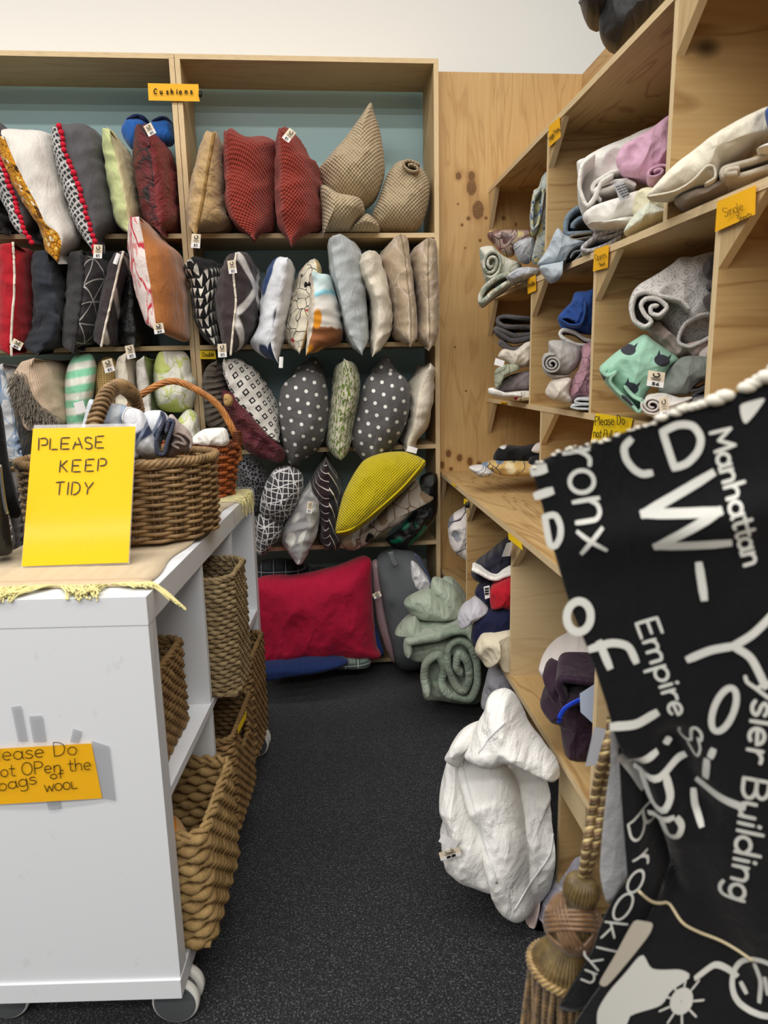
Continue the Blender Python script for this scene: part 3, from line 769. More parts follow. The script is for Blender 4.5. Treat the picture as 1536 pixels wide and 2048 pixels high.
YFL = fabric('gold_floral', (216, 150, 38), P_multi(P_blots([(250, 220, 120), (240, 226, 196), (60, 44, 22), (196, 120, 24)], 55, .42), P_vein((120, 70, 16), 70, .05)))
WHT = fabric('white_linen', (226, 221, 214)); 
o = cush('A', [(22, 508), (60, 680), (120, 830), (200, 960), (276, 1060), (282, 1120), (310, 1200), (342, 1268)], [(22, 508), (180, 498), (342, 515), (400, 720), (450, 930), (507, 1128), (460, 1205), (345, 1268)],
         [(24, 510), (70, 620), (130, 750), (215, 910), (275, 1030), (340, 1080), (362, 1150), (345, 1266)], [YFL, WHT], 'white cushion with orange flower-print side, sagging off the top shelf', 0, 'l', 2.60, wf=10)
o = cush('A', [(352, 455), (360, 620), (385, 760), (425, 920), (475, 1060), (535, 1140), (548, 1195)], [(355, 450), (460, 475), (550, 468), (625, 570), (665, 720), (692, 900), (702, 1040), (650, 1120), (585, 1195)],
         [(356, 452), (378, 570), (425, 690), (466, 810), (500, 930), (534, 1040), (556, 1120), (556, 1198)], [IKAT, GREY], 'grey cushion with red pompom edge standing fully in view beside the white one', 0, 'l', 2.63); pompoms(o)
price_tag(o, 'A', (578, 1190), 2.58, 3)
cush('A', [(650, 470), (640, 560), (652, 700), (680, 900), (715, 1050), (760, 1095), (792, 1112)], [(650, 470), (712, 530), (775, 640), (815, 770), (843, 900), (850, 1010), (798, 1112)],
     [(650, 470), (684, 640), (722, 820), (755, 1000), (792, 1112)], [fabric('lime_linen', (200, 208, 150)), fabric('cream_linen', (222, 212, 166))], 'pale yellow-green cushion on the top shelf between grey and dark red ones', 0, 'l', 2.66)
o = cush('A', [(862, 450), (820, 530), (806, 650), (822, 820), (855, 970), (900, 1060), (960, 1102)], [(862, 450), (930, 510), (1010, 620), (1042, 760), (1055, 920), (1066, 1020), (1040, 1075), (962, 1102)],
     [(862, 450), (890, 600), (908, 780), (925, 940), (960, 1100)], [fabric('oxblood_embroidered', (104, 22, 26), P_vein((28, 10, 12), 16, .035), .42, .1, .5, spec=.5, aniso=(1, 4)), fabric('oxblood_satin', (128, 28, 34), None, .4, .1, .6, spec=.5, aniso=(1, 4))],
     'dark red satin cushion at the divider end of the top shelf', 0, 'l', 2.66, amp=.013)
price_tag(o, 'A', (885, 470), 2.60, -28, 70, 50)
BLU = fabric('royal_blue_velvet', (34, 96, 176), None, .7, .5, .4); NVY = fabric('navy_trim', (18, 34, 74))
o = puff('neck_pillow', 'A', [[(790, 400), (850, 408), (880, 440), (872, 520), (820, 590), (780, 585), (735, 530), (715, 470), (745, 410)], [(900, 420), (960, 405), (1010, 420), (1030, 470), (1032, 545), (1000, 565), (930, 545), (890, 490), (885, 440)]],
     2.90, [BLU], 'blue velvet neck pillow peeping over the dark red satin cushion', 'pillow', GRP, .05, .07, clamp=c1l(0))
puff('trim', 'A', [[(742, 412), (790, 384), (850, 392), (882, 425), (860, 440), (840, 410), (790, 402), (752, 425)], [(895, 420), (940, 398), (990, 402), (1025, 440), (1005, 430), (950, 415), (905, 432)]], 2.885, NVY, F=.03, B=.06, parent=o, N=48, rings=8, amp=.001)
# -- top shelf, right unit
TAN = fabric('tan_velvet', (196, 164, 116), None, .8, .4, .5, aniso=(1, 2)); CORD = fabric('cream_cord', (226, 206, 160), P_stripe((150, 116, 66), .006, .002, 55))
o = cush('B', [(195, 473), (150, 530), (110, 640), (75, 780), (57, 920), (60, 1030), (82, 1062)], [(195, 473), (236, 510), (268, 620), (276, 800), (292, 960), (302, 1010), (250, 1045), (84, 1062)],
     [(195, 473), (172, 600), (148, 740), (120, 900), (84, 1060)], TAN, 'plain tan cushion with corded edge at the left of the top right shelf', 0, 'r', 2.66, amp=.012, pip=(CORD, .0055, 'cord_trim'))
price_tag(o, 'B', (90, 1086), 2.62, 4)
RW = fabric('rust_waffle', (146, 52, 42), P_waffle((162, 68, 54), .0125), .9, .2, .45, bumpfn=B_waffle(.0125, .3))
cush('B', [(270, 464), (262, 600), (266, 760), (278, 920), (300, 990), (350, 1045), (430, 1086)], [(270, 464), (380, 505), (490, 520), (548, 560), (556, 760), (552, 960), (530, 1045), (432, 1086)],
     [(270, 464), (275, 640), (285, 840), (320, 970), (430, 1086)], RW, 'rust red waffle cushion whose price tag is out of sight, next to the tan one', 0, 'r', 2.66, amp=.015, wf=9)
o = cush('B', [(576, 448), (552, 540), (546, 720), (550, 900), (562, 1030), (636, 1116)], [(576, 448), (650, 510), (730, 592), (785, 660), (806, 820), (808, 1000), (750, 1055), (638, 1116)],
     [(576, 448), (580, 620), (590, 800), (600, 960), (636, 1114)], RW, 'rust red waffle cushion with a tag on its top corner, beside the beige ones', 0, 'r', 2.62, amp=.015, wf=9)
price_tag(o, 'B', (620, 485), 2.57, 38, 72, 48)
BW = fabric('beige_waffle', (186, 166, 134), P_waffle((206, 188, 154), .0135), .9, .2, .45, bumpfn=B_waffle(.0135, .3))
puff('cushion', 'B', [[(800, 780), (900, 830), (1030, 860), (1050, 930), (1010, 985), (960, 1030), (880, 1045), (825, 1048), (812, 1090), (806, 950)],
     [(1086, 310), (1105, 370), (1140, 470), (1162, 620), (1162, 720), (1120, 840), (1050, 900), (960, 908), (880, 890), (820, 810), (780, 705), (830, 640), (930, 525), (1010, 420)]],
     2.84, BW, 'large beige waffle cushion with its corner pointing up towards the top panel', 'cushion', GRP, .15, .20, clamp=c1r(0), amp=.014, wf=9, dY=[-.06, 0.02], ctr=None)
rb = puff('cushion', 'B', [[(970, 1040), (1010, 985), (1070, 945), (1130, 1000), (1130, 1035)], [(1240, 640), (1290, 632), (1350, 660), (1390, 695), (1420, 770), (1412, 880), (1375, 990), (1325, 1032), (1230, 1034), (1130, 1030), (1085, 960), (1125, 860), (1165, 745), (1200, 680)]],
     2.86, BW, 'rolled beige waffle cushion in the right corner of the top shelf', 'cushion', GRP, .12, .18, clamp=c1r(0), amp=.013, wf=10, dY=[-.06, 0])
ribbon('fold', 'B', spiral(1320, 665, 62, 34, 1.4, .3, 160, 22), 16, 2.735, .10, BW, parent=rb, n=60)
# -- second shelf, left unit
o = cush('C', [(-60, 130), (-80, 400), (-60, 690)], [(-10, 125), (48, 180), (52, 450), (40, 640), (-20, 700)], None, fabric('black_fleck', (22, 21, 22), P_grid((196, 192, 184), .07, .012, .005, 10, .01, 40)), 'black and white knitted cushion cut off by the photo edge on the second shelf', 1, 'l', 2.68, .36)
REDC = fabric('bright_red_cotton', (178, 30, 42)); PIPW = plain('cream_piping', (226, 216, 200), .8, .2)
o = cush('C', [(78, 70), (52, 130), (50, 330), (56, 470), (42, 600), (44, 690), (68, 748)], [(78, 70), (120, 110), (200, 132), (240, 170), (243, 350), (236, 540), (224, 680), (150, 712), (72, 748)],
     [(78, 72), (84, 200), (86, 340), (76, 500), (66, 640), (70, 746)], REDC, 'bright red cushion with cream piping on the second shelf', 1, 'l', 2.62, pip=(PIPW, .0042))
price_tag(o, 'C', (100, 676), 2.58, 28, 50, 66)
DEN = fabric('dark_denim', (44, 47, 54), P_grid((58, 62, 70), .004, .004, .0012))
cush('C', [(280, 114), (240, 165), (228, 260), (236, 420), (218, 580), (182, 668), (216, 742)], [(280, 114), (312, 170), (425, 168), (434, 350), (420, 560), (406, 690), (330, 715), (222, 742)],
     [(280, 116), (300, 230), (306, 330), (345, 460), (345, 590), (270, 690), (218, 742)], DEN, 'dark denim cushion with a flange edge beside the bright red one', 1, 'l', 2.64, amp=.014)
GL = fabric('grey_line_print', (62, 60, 62), P_multi(P_stripe((206, 204, 202), .075, .004, 38), P_stripe((206, 204, 202), .075, .004, -38), P_stripe((206, 204, 202), .062, .004, 90)))
o = cush('C', [(482, 118), (440, 180), (430, 360), (416, 520), (404, 640), (430, 732)], [(482, 118), (560, 165), (662, 198), (684, 280), (640, 470), (600, 650), (520, 690), (434, 732)],
     [(482, 120), (492, 230), (482, 380), (462, 540), (436, 700), (432, 732)], [fabric('grey_cotton_dark', (64, 62, 64)), GL], 'dark grey cushion printed with crossing white lines', 1, 'l', 2.64, pip=(plain('dark_piping', (48, 46, 48), .8, .2), .004))
CHV = fabric('brown_white_chevron', (58, 50, 52), P_chev((226, 222, 216), .14, .035, 1.0, 90, .075))
o = cush('C', [(732, 124), (690, 190), (655, 300), (618, 460), (588, 620), (596, 696)], [(732, 124), (800, 170), (812, 280), (760, 420), (735, 560), (716, 690), (600, 696)],
     [(730, 126), (700, 240), (668, 380), (630, 540), (598, 692)], [fabric('brown_cotton', (66, 58, 60)), CHV], 'dark brown cushion with white chevrons and piping, beside the line-print one', 1, 'l', 2.65, pip=(PIPW, .0042))
price_tag(o, 'C', (690, 170), 2.60, 20, 66, 26, plainback=True)
SEQ = fabric('black_sequins', (16, 16, 18), P_blots([(90, 92, 96), (14, 14, 16), (16, 16, 18), (14, 14, 16)], 160, .3), .35, 0, .4, spec=.5)
o = cush('C', [(770, 270), (738, 380), (722, 540), (718, 660), (738, 700)], [(770, 270), (830, 330), (850, 480), (880, 620), (860, 692)], None, SEQ, 'black sequinned cushion in the shadow behind the tan leaf-print one', 1, 'l', 2.70, .34)
price_tag(o, 'C', (770, 720), 2.64, -12)
BRN = fabric('caramel_velvet', (178, 112, 60), None, .75, .4, .35); PNK = fabric('pink_palm_print', (234, 218, 212), P_multi(P_vein((196, 60, 72), 9, .05, .12, 20, (2.4, .7)), P_leaf((224, 150, 150), 14, .60, (2.5, .8), 15)))
o = cush('C', [(820, -82), (796, -20), (785, 80), (796, 230), (830, 400), (880, 545), (935, 612)], [(820, -82), (890, -30), (980, 70), (1062, 140), (1088, 230), (1106, 420), (1116, 630), (1085, 662), (1000, 630), (940, 612)],
     [(822, -80), (850, 80), (872, 220), (898, 380), (915, 520), (936, 610)], [PNK, BRN], 'caramel cushion with a pink palm-print side, bulging out between two shelves', 1, 'l', 2.52, .42, wf=8)
price_tag(o, 'C', (938, 582), 2.49, -10, 60, 60)
# -- second shelf, right unit
TRI = fabric('black_triangles', (24, 23, 25), P_multi(P_blots([(24, 23, 25), (110, 108, 106), (24, 23, 25)], 260, .22), P_tri((232, 226, 214), .034, 82, .9)))
o = cush('D', [(-30, 200), (-10, 300), (20, 420), (45, 540), (90, 640), (165, 702)], [(0, 160), (110, 172), (188, 205), (196, 330), (180, 460), (190, 600), (200, 680), (172, 702)], [(-20, 185), (60, 300), (80, 420), (90, 540), (168, 702)], TRI, 'black cushion with rows of white triangles beside the divider', 1, 'r', 2.68, .36, amp=.016)
price_tag(o, 'D', (190, 712), 2.58, -3)
CRS = fabric('umber_cross_print', (60, 50, 52), P_multi(P_stripe((222, 218, 214), .13, .026, 35), P_stripe((222, 218, 214), .17, .026, -55)), .7, .2)
o = cush('D', [(275, 132), (220, 190), (176, 290), (160, 430), (172, 560), (205, 700), (240, 744)], [(275, 132), (350, 152), (398, 230), (422, 350), (416, 480), (392, 600), (330, 690), (242, 744)],
     [(274, 134), (258, 260), (272, 420), (258, 560), (240, 742)], [fabric('umber_cotton', (66, 56, 57), None, .7, .2), CRS], 'dark brown cushion with broad white cross bands and a tag near its top', 1, 'r', 2.60, pip=(PIPW, .0042))
price_tag(o, 'D', (249, 218), 2.56, -8, 78, 48)
NVW = fabric('navy_pebble_print', (222, 224, 230), P_blots([(34, 64, 116), (20, 32, 56), (24, 40, 72)], 9, .46, .7, (1, .7), .03))
o = cush('D', [(580, 158), (500, 190), (432, 300), (418, 430), (402, 580), (358, 672), (430, 745), (522, 792)], [(582, 158), (613, 210), (616, 300), (592, 440), (566, 600), (548, 690), (526, 792)],
     [(580, 160), (545, 290), (512, 470), (478, 660), (500, 750), (524, 790)], [NVW, fabric('white_sateen', (218, 218, 222), None, .6)], 'white cushion with large navy pebble shapes', 1, 'r', 2.60)
price_tag(o, 'D', (538, 782), 2.55, 3, 66, 24, plainback=True)
CAR = fabric('sketch_print', (234, 226, 206), P_multi(P_blots([(28, 26, 28), (236, 150, 140), (240, 232, 196), (200, 60, 70), (236, 228, 206)], 30, .34, 1, (1, 1), .06), P_vein((30, 26, 28), 24, .03, .1)))
o = cush('D', [(735, 163), (680, 215), (630, 300), (592, 450), (552, 590), (580, 680), (640, 742)], [(735, 163), (768, 215), (776, 280), (740, 420), (715, 560), (690, 680), (644, 742)],
     [(736, 165), (748, 240), (715, 400), (690, 560), (644, 740)], [CAR, fabric('gold_cotton', (206, 176, 120))], 'cream cushion with a busy black and red doodle print', 1, 'r', 2.66, .34)
SKY = NB('sunset_print', .85, .15, .2); _u = SKY.uv(); _x, _y, _ = SKY.xyz(warp(SKY, _u, 20, .02))
SKY.color(SKY.mix(SKY.mth('MULTIPLY', SKY.step(SKY.vor(SKY.uv((1, .45, 1)), 16, 'F1', .4), .30, .03, inv=True), SKY.step(_y, .125, .003)), SKY.ramp(SKY.mth('MULTIPLY', _y, 5.2), [(0, lin((196, 226, 230))), (.38, lin((214, 230, 230))), (.44, lin((120, 206, 226))), (.5, lin((228, 226, 220))), (.93, lin((226, 220, 210))), (.96, lin((150, 96, 60)))]), lin((226, 150, 40))))
o = cush('D', [(716, 238), (708, 330), (700, 460), (692, 600), (682, 748)], [(716, 238), (770, 270), (825, 288), (862, 400), (890, 520), (898, 650), (800, 705), (686, 748)],
     [(718, 240), (738, 400), (728, 560), (684, 748)], [fabric('oatmeal_back', (214, 202, 184)), SKY.m], 'small pale blue and white cushion with orange drops at its foot', 1, 'r', 2.58, .34)
GB = fabric('duck_egg_cotton', (182, 188, 190))
o = cush('D', [(840, 28), (812, 90), (832, 260), (872, 420), (904, 570), (945, 690), (1018, 742)], [(845, 28), (895, 40), (1000, 130), (1032, 300), (1048, 500), (1052, 650), (1024, 742)], [(842, 30), (850, 200), (905, 440), (940, 600), (1020, 742)], GB, 'tall duck-egg grey cushion with a folded top corner', 1, 'r', 2.60, amp=.012)
CRM = fabric('cream_cotton', (224, 214, 196))
cush('D', [(1050, 118), (972, 205), (985, 280), (1050, 410), (1064, 560), (1056, 680), (1074, 752)], [(1060, 118), (1112, 170), (1152, 300), (1182, 450), (1182, 600), (1132, 700), (1080, 752)], None, CRM, 'bent cream cushion between the duck-egg one and the tan pair', 1, 'r', 2.62, .36, amp=.013)
TF = fabric('tan_bloom_sateen', (188, 168, 142), P_multi(P_leaf((206, 188, 170), 7, .58, (1.6, .9), 20), P_vein((208, 192, 176), 8, .02)), .55, .2); SEAM = plain('tan_seam', (150, 130, 104), .8, .2)
cush('D', [(1240, 18), (1172, 85), (1116, 175), (1152, 330), (1184, 480), (1194, 640), (1300, 696)], [(1242, 18), (1272, 80), (1294, 250), (1322, 450), (1328, 640), (1304, 696)], [(1242, 20), (1272, 160), (1288, 340), (1304, 520), (1302, 694)], TF, 'tan flower-sateen cushion, left of the matching pair at the end post', 1, 'r', 2.64, pip=(SEAM, .0018, 'seam'))
cush('D', [(1410, 40), (1340, 95), (1290, 175), (1312, 350), (1334, 520), (1322, 645), (1408, 718)], [(1412, 40), (1438, 100), (1452, 250), (1457, 500), (1446, 620), (1414, 718)], [(1411, 42), (1404, 220), (1410, 420), (1414, 580), (1412, 716)], TF, 'tan flower-sateen cushion, right of the matching pair against the end post', 1, 'r', 2.64, pip=(SEAM, .0018, 'seam'))
# -- third shelf, left unit
BLF = fabric('blue_leaf_print', (198, 200, 202), P_multi(P_leaf((120, 140, 168), 16, .56, (1.6, .8), 25, .8), P_vein((150, 164, 184), 14, .03, .06)))
cush('C', [(10, 786), (-30, 860), (-20, 980), (10, 1120), (50, 1280), (140, 1375)], [(20, 784), (110, 798), (165, 850), (205, 1010), (212, 1200), (188, 1335), (144, 1375)], [(15, 786), (50, 930), (80, 1080), (112, 1230), (142, 1373)], BLF, 'blue-grey leaf print cushion at the left photo edge on the third shelf', 2, 'l', 2.62)
PEA = fabric('peach_crinkle', (216, 190, 164), None, bumpfn=B_lines(.007, .25, 10))
o = cush('C', [(205, 752), (140, 840), (90, 880), (110, 1000), (170, 1130), (230, 1195)], [(205, 752), (300, 775), (365, 830), (395, 920), (425, 1060), (432, 1140), (340, 1170), (232, 1196)], [(205, 754), (180, 860), (200, 1000), (260, 1110), (231, 1195)], PEA, 'peach crinkled cushion with a shaggy grey fringe', 2, 'l', 2.60, wf=10)
FRI = plain('grey_fringe', (122, 114, 104), .95, .1, 0, None, 0); 
def shag(parent, f, path, wpx, Y, mat, count, ln, r=.0016, drop=.03):
    V, F = [], []; P = rs(px(f, path), 60); random.seed(3)
    for i in range(count):
        t = random.random() * 58; k = int(t); q = P[k] + (P[k + 1] - P[k]) * (t - k) + np.array([random.uniform(-wpx, wpx), random.uniform(-wpx, wpx)]) / FR[f][2]
        a = onax(q[0], q[1], 1, Y + random.uniform(-.01, .02)); d = np.array([random.uniform(-1, 1), random.uniform(-.9, .1), random.uniform(-1.2, .3)]); d /= np.linalg.norm(d)
        pts = [a + d * ln * s + np.array([0, 0, -drop * s * s]) + np.array([random.uniform(-1, 1), 0, random.uniform(-1, 1)]) * .004 * s for s in (0, .35, .7, 1)]
        tube(pts, r, 4, False, V, F, False)
    o = mesh_obj('fringe', V, F, mat, parent); o['kind'] = 'stuff'; return o
shag(o, 'C', [(110, 860), (120, 930), (170, 1010), (230, 1080), (320, 1140)], 34, 2.60, FRI, 900, .026)
GST = fabric('mint_stripe', (226, 226, 214), P_stripe((134, 204, 166), .052, .027, 82, .015))
o = puff('cushion', 'C', [[(440, 742), (490, 733), (542, 735), (572, 800), (568, 900), (552, 1000), (530, 1230), (500, 1312), (430, 1314), (394, 1200), (382, 920), (398, 810)]], 2.78, GST, 'green and cream striped cushion on the third shelf', 'cushion', GRP, .14, .18, clamp=c1l(2), wf=9)
price_tag(o, 'C', (472, 1048), 2.60, -15, 70, 60, plainback=True)
JUT = fabric('woven_straw', (186, 158, 104), P_grid((140, 112, 66), .009, .007, .002), .9, 0, .6)
o = puff('cushion', 'C', [[(640, 744), (670, 755), (698, 795), (708, 870), (706, 960), (698, 1220), (640, 1312), (565, 1250), (553, 930), (553, 850), (580, 785), (610, 752)]], 2.82, JUT, 'small straw-coloured woven cushion on the third shelf', 'cushion', GRP, .13, .15, clamp=c1l(2), amp=.003)
price_tag(o, 'C', (641, 802), 2.67, -16, 76, 60)
o = cush('C', [(748, 716), (712, 790), (700, 880), (704, 1120), (760, 1310)], [(752, 716), (800, 768), (832, 870), (842, 1120), (800, 1280), (764, 1312)], [(750, 718), (752, 850), (765, 1060), (762, 1310)], CRM, 'cream cushion behind the bent cane handle', 2, 'l', 2.68, .34)
cush('C', [(850, 740), (826, 800), (836, 1000), (858, 1200), (890, 1310)], [(852, 740), (908, 768), (916, 900), (930, 1180), (894, 1312)], [(851, 741), (866, 830), (892, 980), (892, 1310)], [fabric('off_white_slub', (222, 218, 208)), fabric('sage_cotton', (166, 182, 138))], 'thin cream and sage green cushion beside the lime leaf-print one', 2, 'l', 2.68, .34)
LLF = fabric('lime_leaf_print', (232, 230, 216), P_multi(P_leaf((206, 216, 130), 11, .52, (1, .7), 30, 1.2), P_vein((178, 192, 96), 12, .012, .12), P_leaf((230, 190, 180), 9, .68)))
puff('cushion', 'C', [[(1100, 1060), (1165, 1085), (1178, 1160), (1196, 1230), (1180, 1310), (1080, 1312), (1010, 1200)], [(940, 722), (1010, 712), (1082, 714), (1120, 760), (1142, 850), (1168, 890), (1168, 980), (1130, 1066), (1060, 1078), (985, 1072), (930, 1040), (908, 940), (908, 810)]], 2.80, LLF, 'white cushion with lime green leaf print next to the divider on the third shelf', 'cushion', GRP, .13, .18, clamp=c1l(2), amp=.012, wf=9, dY=[-.05, 0])
# -- third shelf, right unit
QLT = fabric('taupe_quilted', (84, 74, 64), P_stripe((62, 54, 46), .018, .003, 88, .01), .55, .2, .5, bumpfn=B_lines(.02, .8, 90))
o = cush('D', [(160, 764), (100, 830), (84, 950), (105, 1130), (180, 1210), (240, 1222)], [(165, 764), (215, 810), (248, 900), (262, 1010), (262, 1160), (246, 1222)], [(162, 766), (150, 860), (160, 980), (190, 1100), (242, 1220)], QLT, 'brown quilted cushion at the left of the third right shelf', 2, 'r', 2.66, .36)
o = puff('cushion', 'D', [[(190, 950), (262, 965), (330, 1030), (450, 1180), (555, 1295), (560, 1350), (520, 1372), (400, 1342), (320, 1290), (262, 1170), (200, 1040)]], 2.68, fabric('wine_satin', (92, 20, 34), None, .4, .1, .6, spec=.5, aniso=(1, 3)), 'wine red satin cushion slumped under the square-print one', 'cushion', GRP, .07, .16, clamp=c1r(2), amp=.014, fold=(40, 90, .5))
puff('rosette', 'D', [[(200, 975), (228, 968), (252, 990), (250, 1030), (222, 1045), (200, 1025)]], 2.585, plain('straw_button', (176, 142, 92), .8, .2), F=.012, B=.01, parent=o, N=32, rings=8, amp=.003, wf=60)
SQR = fabric('square_print', (214, 210, 202), P_squares((28, 26, 30), .034, .0088, .0046, 4))
o = cush('D', [(202, 752), (212, 850), (262, 970), (345, 1090), (440, 1200), (536, 1256)], [(206, 752), (305, 768), (400, 842), (478, 950), (522, 1060), (538, 1160), (538, 1254)], [(202, 754), (214, 850), (264, 968), (347, 1088), (442, 1196), (537, 1256)], SQR, 'off-white cushion printed with small black squares', 2, 'r', 2.64, .30)
DOT = fabric('grey_dot', (92, 90, 90), P_dots((232, 230, 226), .040, .0068, 20))
DOTB = fabric('grey_dot_side', (70, 68, 69), P_dots((232, 230, 226), .05, .0075, 20))
puff('cushion', 'D', [[(610, 850), (650, 800), (735, 748), (790, 830), (800, 940), (700, 980)], [(605, 862), (660, 832), (740, 832), (790, 872), (815, 960), (818, 1080), (806, 1190), (762, 1290), (685, 1350), (602, 1402), (562, 1325), (540, 1210), (524, 1060), (540, 930)]],
     2.78, [DOT, DOTB], 'fat grey cushion with white polka dots, left of the green leaf-stripe one', 'cushion', GRP, .16, .22, clamp=c1r(2), amp=.011, wf=8, dY=[.16, 0], ctr=None, mis=[0, 0])
FRN = fabric('fern_stripe', (196, 190, 170), P_multi(P_stripe((104, 122, 58), .027, .003, 0, .004), P_leaf((104, 122, 58), 75, .53, (1.5, .8), 0, .4)))
cush('D', [(905, 752), (860, 810), (838, 950), (818, 1100), (806, 1270), (890, 1368)], [(910, 752), (970, 790), (1004, 890), (1000, 1000), (968, 1120), (950, 1260), (894, 1368)], [(908, 754), (940, 900), (915, 1080), (885, 1250), (892, 1366)], FRN, 'slim cushion with green leaf stripes between the two polka dot ones', 2, 'r', 2.62, .36)
puff('cushion', 'D', [[(1060, 870), (1090, 800), (1150, 745), (1200, 800), (1240, 870), (1150, 940)], [(1060, 858), (1130, 845), (1205, 836), (1268, 870), (1300, 950), (1296, 1070), (1262, 1180), (1200, 1290), (1130, 1370), (1070, 1442), (1040, 1390), (965, 1300), (955, 1210), (985, 1080), (1020, 930)]],
     2.77, DOT, 'fat grey cushion with white polka dots, right of the green leaf-stripe one', 'cushion', GRP, .17, .22, clamp=c1r(2), amp=.011, wf=8, dY=[.16, 0], seed=3)
o = cush('D', [(1420, 782), (1350, 840), (1300, 920), (1285, 1040), (1278, 1150), (1248, 1250), (1272, 1310)], [(1424, 782), (1442, 860), (1428, 1040), (1392, 1160), (1335, 1230), (1314, 1290), (1276, 1312)], None, CRM, 'cream cushion against the end post on the third shelf', 2, 'r', 2.66, .34, amp=.013, wf=10)
price_tag(o, 'D', (1312, 1298), 2.60, 15, 34, 60, plainback=True)
# -- fourth shelf
cush('F', [(60, 560), (60, 760), (90, 900), (120, 1060)], [(150, 566), (188, 640), (180, 860), (160, 1000), (126, 1066)], None, fabric('mid_grey_cotton', (112, 106, 104)), 'dark grey cushion on the fourth shelf behind the yellow sign', 3, 'l', 2.68, .34)
cush('F', [(20, 820), (10, 930), (30, 1066)], [(60, 830), (120, 900), (140, 1010), (110, 1075), (34, 1070)], None, fabric('stone_cotton', (142, 134, 126)), 'stone grey cushion low behind the black bag', 3, 'l', 2.60, .34)
HEX = fabric('black_honeycomb', (18, 18, 20), P_vein((112, 112, 116), 85, .07, .004), .6)
puff('cushion', 'E', [[(60, 190), (120, 178), (180, 205), (248, 268), (262, 360), (232, 460), (190, 596), (120, 560), (60, 430)]], 2.76, HEX, 'black cushion with a honeycomb net pattern behind the orange basket', 'cushion', GRP, .10, .2, clamp=c1r(3))
WEB = fabric('grey_web_print', (62, 60, 64), P_multi(P_grid((214, 212, 212), .019, .022, .0030, 8, .03, 12), P_grid((214, 212, 212), .06, .045, .004, -14, .05, 9)))
o = puff('cushion', 'E', [[(182, 610), (235, 570), (330, 580), (372, 650), (340, 745), (230, 862), (192, 862), (176, 740)], [(330, 266), (430, 258), (500, 300), (514, 380), (482, 480), (410, 600), (340, 640), (262, 610), (206, 560), (222, 450), (262, 345)]], 2.70, WEB, 'dark grey cushion with a white cracked-line web pattern', 'cushion', GRP, .13, .2, clamp=c1r(3), amp=.011, dY=[.02, 0])
STAR = NB('grey_star_plush', .95, .5, .1); _u = STAR.uv(); _v = warp(STAR, _u, 25, .006)
_d = STAR.vor(_v, 11, 'F1', .35); STAR.color(STAR.mix(STAR.step(_d, .36, .04, inv=True), lin((164, 162, 164)), lin((230, 227, 220)))); STAR.bump(STAR.noise(_u, 260, 3), .6, .004)
o = cush('E', [(545, 408), (490, 460), (425, 550), (370, 670), (366, 770), (432, 860), (480, 942)], [(552, 408), (612, 470), (628, 560), (608, 700), (560, 825), (486, 942)], [(548, 410), (598, 490), (556, 640), (505, 800), (483, 940)], [STAR.m, fabric('grey_velvet', (176, 174, 170), None, .8, .4)], 'small light grey plush cushion with white stars', 3, 'r', 2.60, .30)
price_tag(o, 'E', (556, 540), 2.57, 8, 84, 38)
LNS = fabric('plum_line_print', (44, 28, 34), P_stripe((206, 198, 196), .026, .003, 60, .05)); LN2 = fabric('black_diamond_lines', (38, 36, 40), P_chev((222, 214, 196), .06, .008, 1.0, 90, .07))
cush('E', [(665, 192), (598, 280), (556, 370), (592, 480), (622, 640), (622, 750), (706, 836)], [(672, 192), (745, 290), (782, 400), (764, 500), (744, 650), (772, 765), (712, 838)], [(668, 194), (690, 330), (692, 500), (690, 680), (709, 836)], [LNS, LN2], 'dark cushion with plum lines one side and white diamonds the other', 3, 'r', 2.64)
YEL = fabric('yellow_waffle', (206, 186, 22), None, .9, .2, .4, bumpfn=B_waffle(.011, .35)); YPIP = plain('yellow_piping', (196, 176, 20), .85, .2)
o = puff('cushion', 'E', [[(935, 212), (1040, 166), (1150, 150), (1240, 155), (1362, 210), (1350, 275), (1210, 425), (1060, 570), (930, 672), (845, 728), (740, 722), (752, 600), (792, 450), (862, 310)]], 2.60, YEL, 'bright yellow waffle cushion tipped diagonally on the fourth shelf', 'cushion', GRP, .08, .09, clamp=c1r(3), amp=.005, tilt=.25, p=2.6)
V, F = tube([onax(*q, 1, 2.527) for q in rs(px('E', [(742, 716), (830, 700), (930, 636), (1050, 540), (1200, 405), (1310, 280), (1360, 212)]), 40)], .004, 8); mesh_obj('piping', V, F, YPIP, o)
ROS = fabric('rose_print', (192, 180, 168), P_multi(P_blots([(24, 22, 26), (192, 180, 168), (150, 128, 104)], 12, .42, 1, (1, 1), .06), P_vein((120, 96, 72), 13, .025, .1)))
puff('cushion', 'E', [[(782, 782), (880, 735), (1000, 640), (1120, 520), (1230, 420), (1300, 345), (1342, 415), (1424, 480), (1310, 535), (1200, 640), (1050, 722), (950, 800), (850, 842), (792, 820)]], 2.70, ROS, 'beige cushion with black roses under the yellow one', 'cushion', GRP, .06, .12, clamp=c1r(3))
GSQ = fabric('green_black_sequins', (12, 13, 14), P_multi(P_blots([(12, 13, 14), (30, 34, 36), (12, 13, 14)], 130, .4), P_leaf((10, 130, 96), 9, .55, (1, 1), 0, 1)), .22, 0, .4, spec=.6)
puff('cushion', 'E', [[(1330, 330), (1440, 300), (1452, 420), (1440, 600), (1310, 760), (1190, 842), (1105, 790), (1088, 750), (1200, 650), (1300, 520)]], 2.74, GSQ, 'black and green sequinned cushion in the right corner of the fourth shelf', 'cushion', GRP, .07, .16, clamp=c1r(3), amp=.013, wf=18)
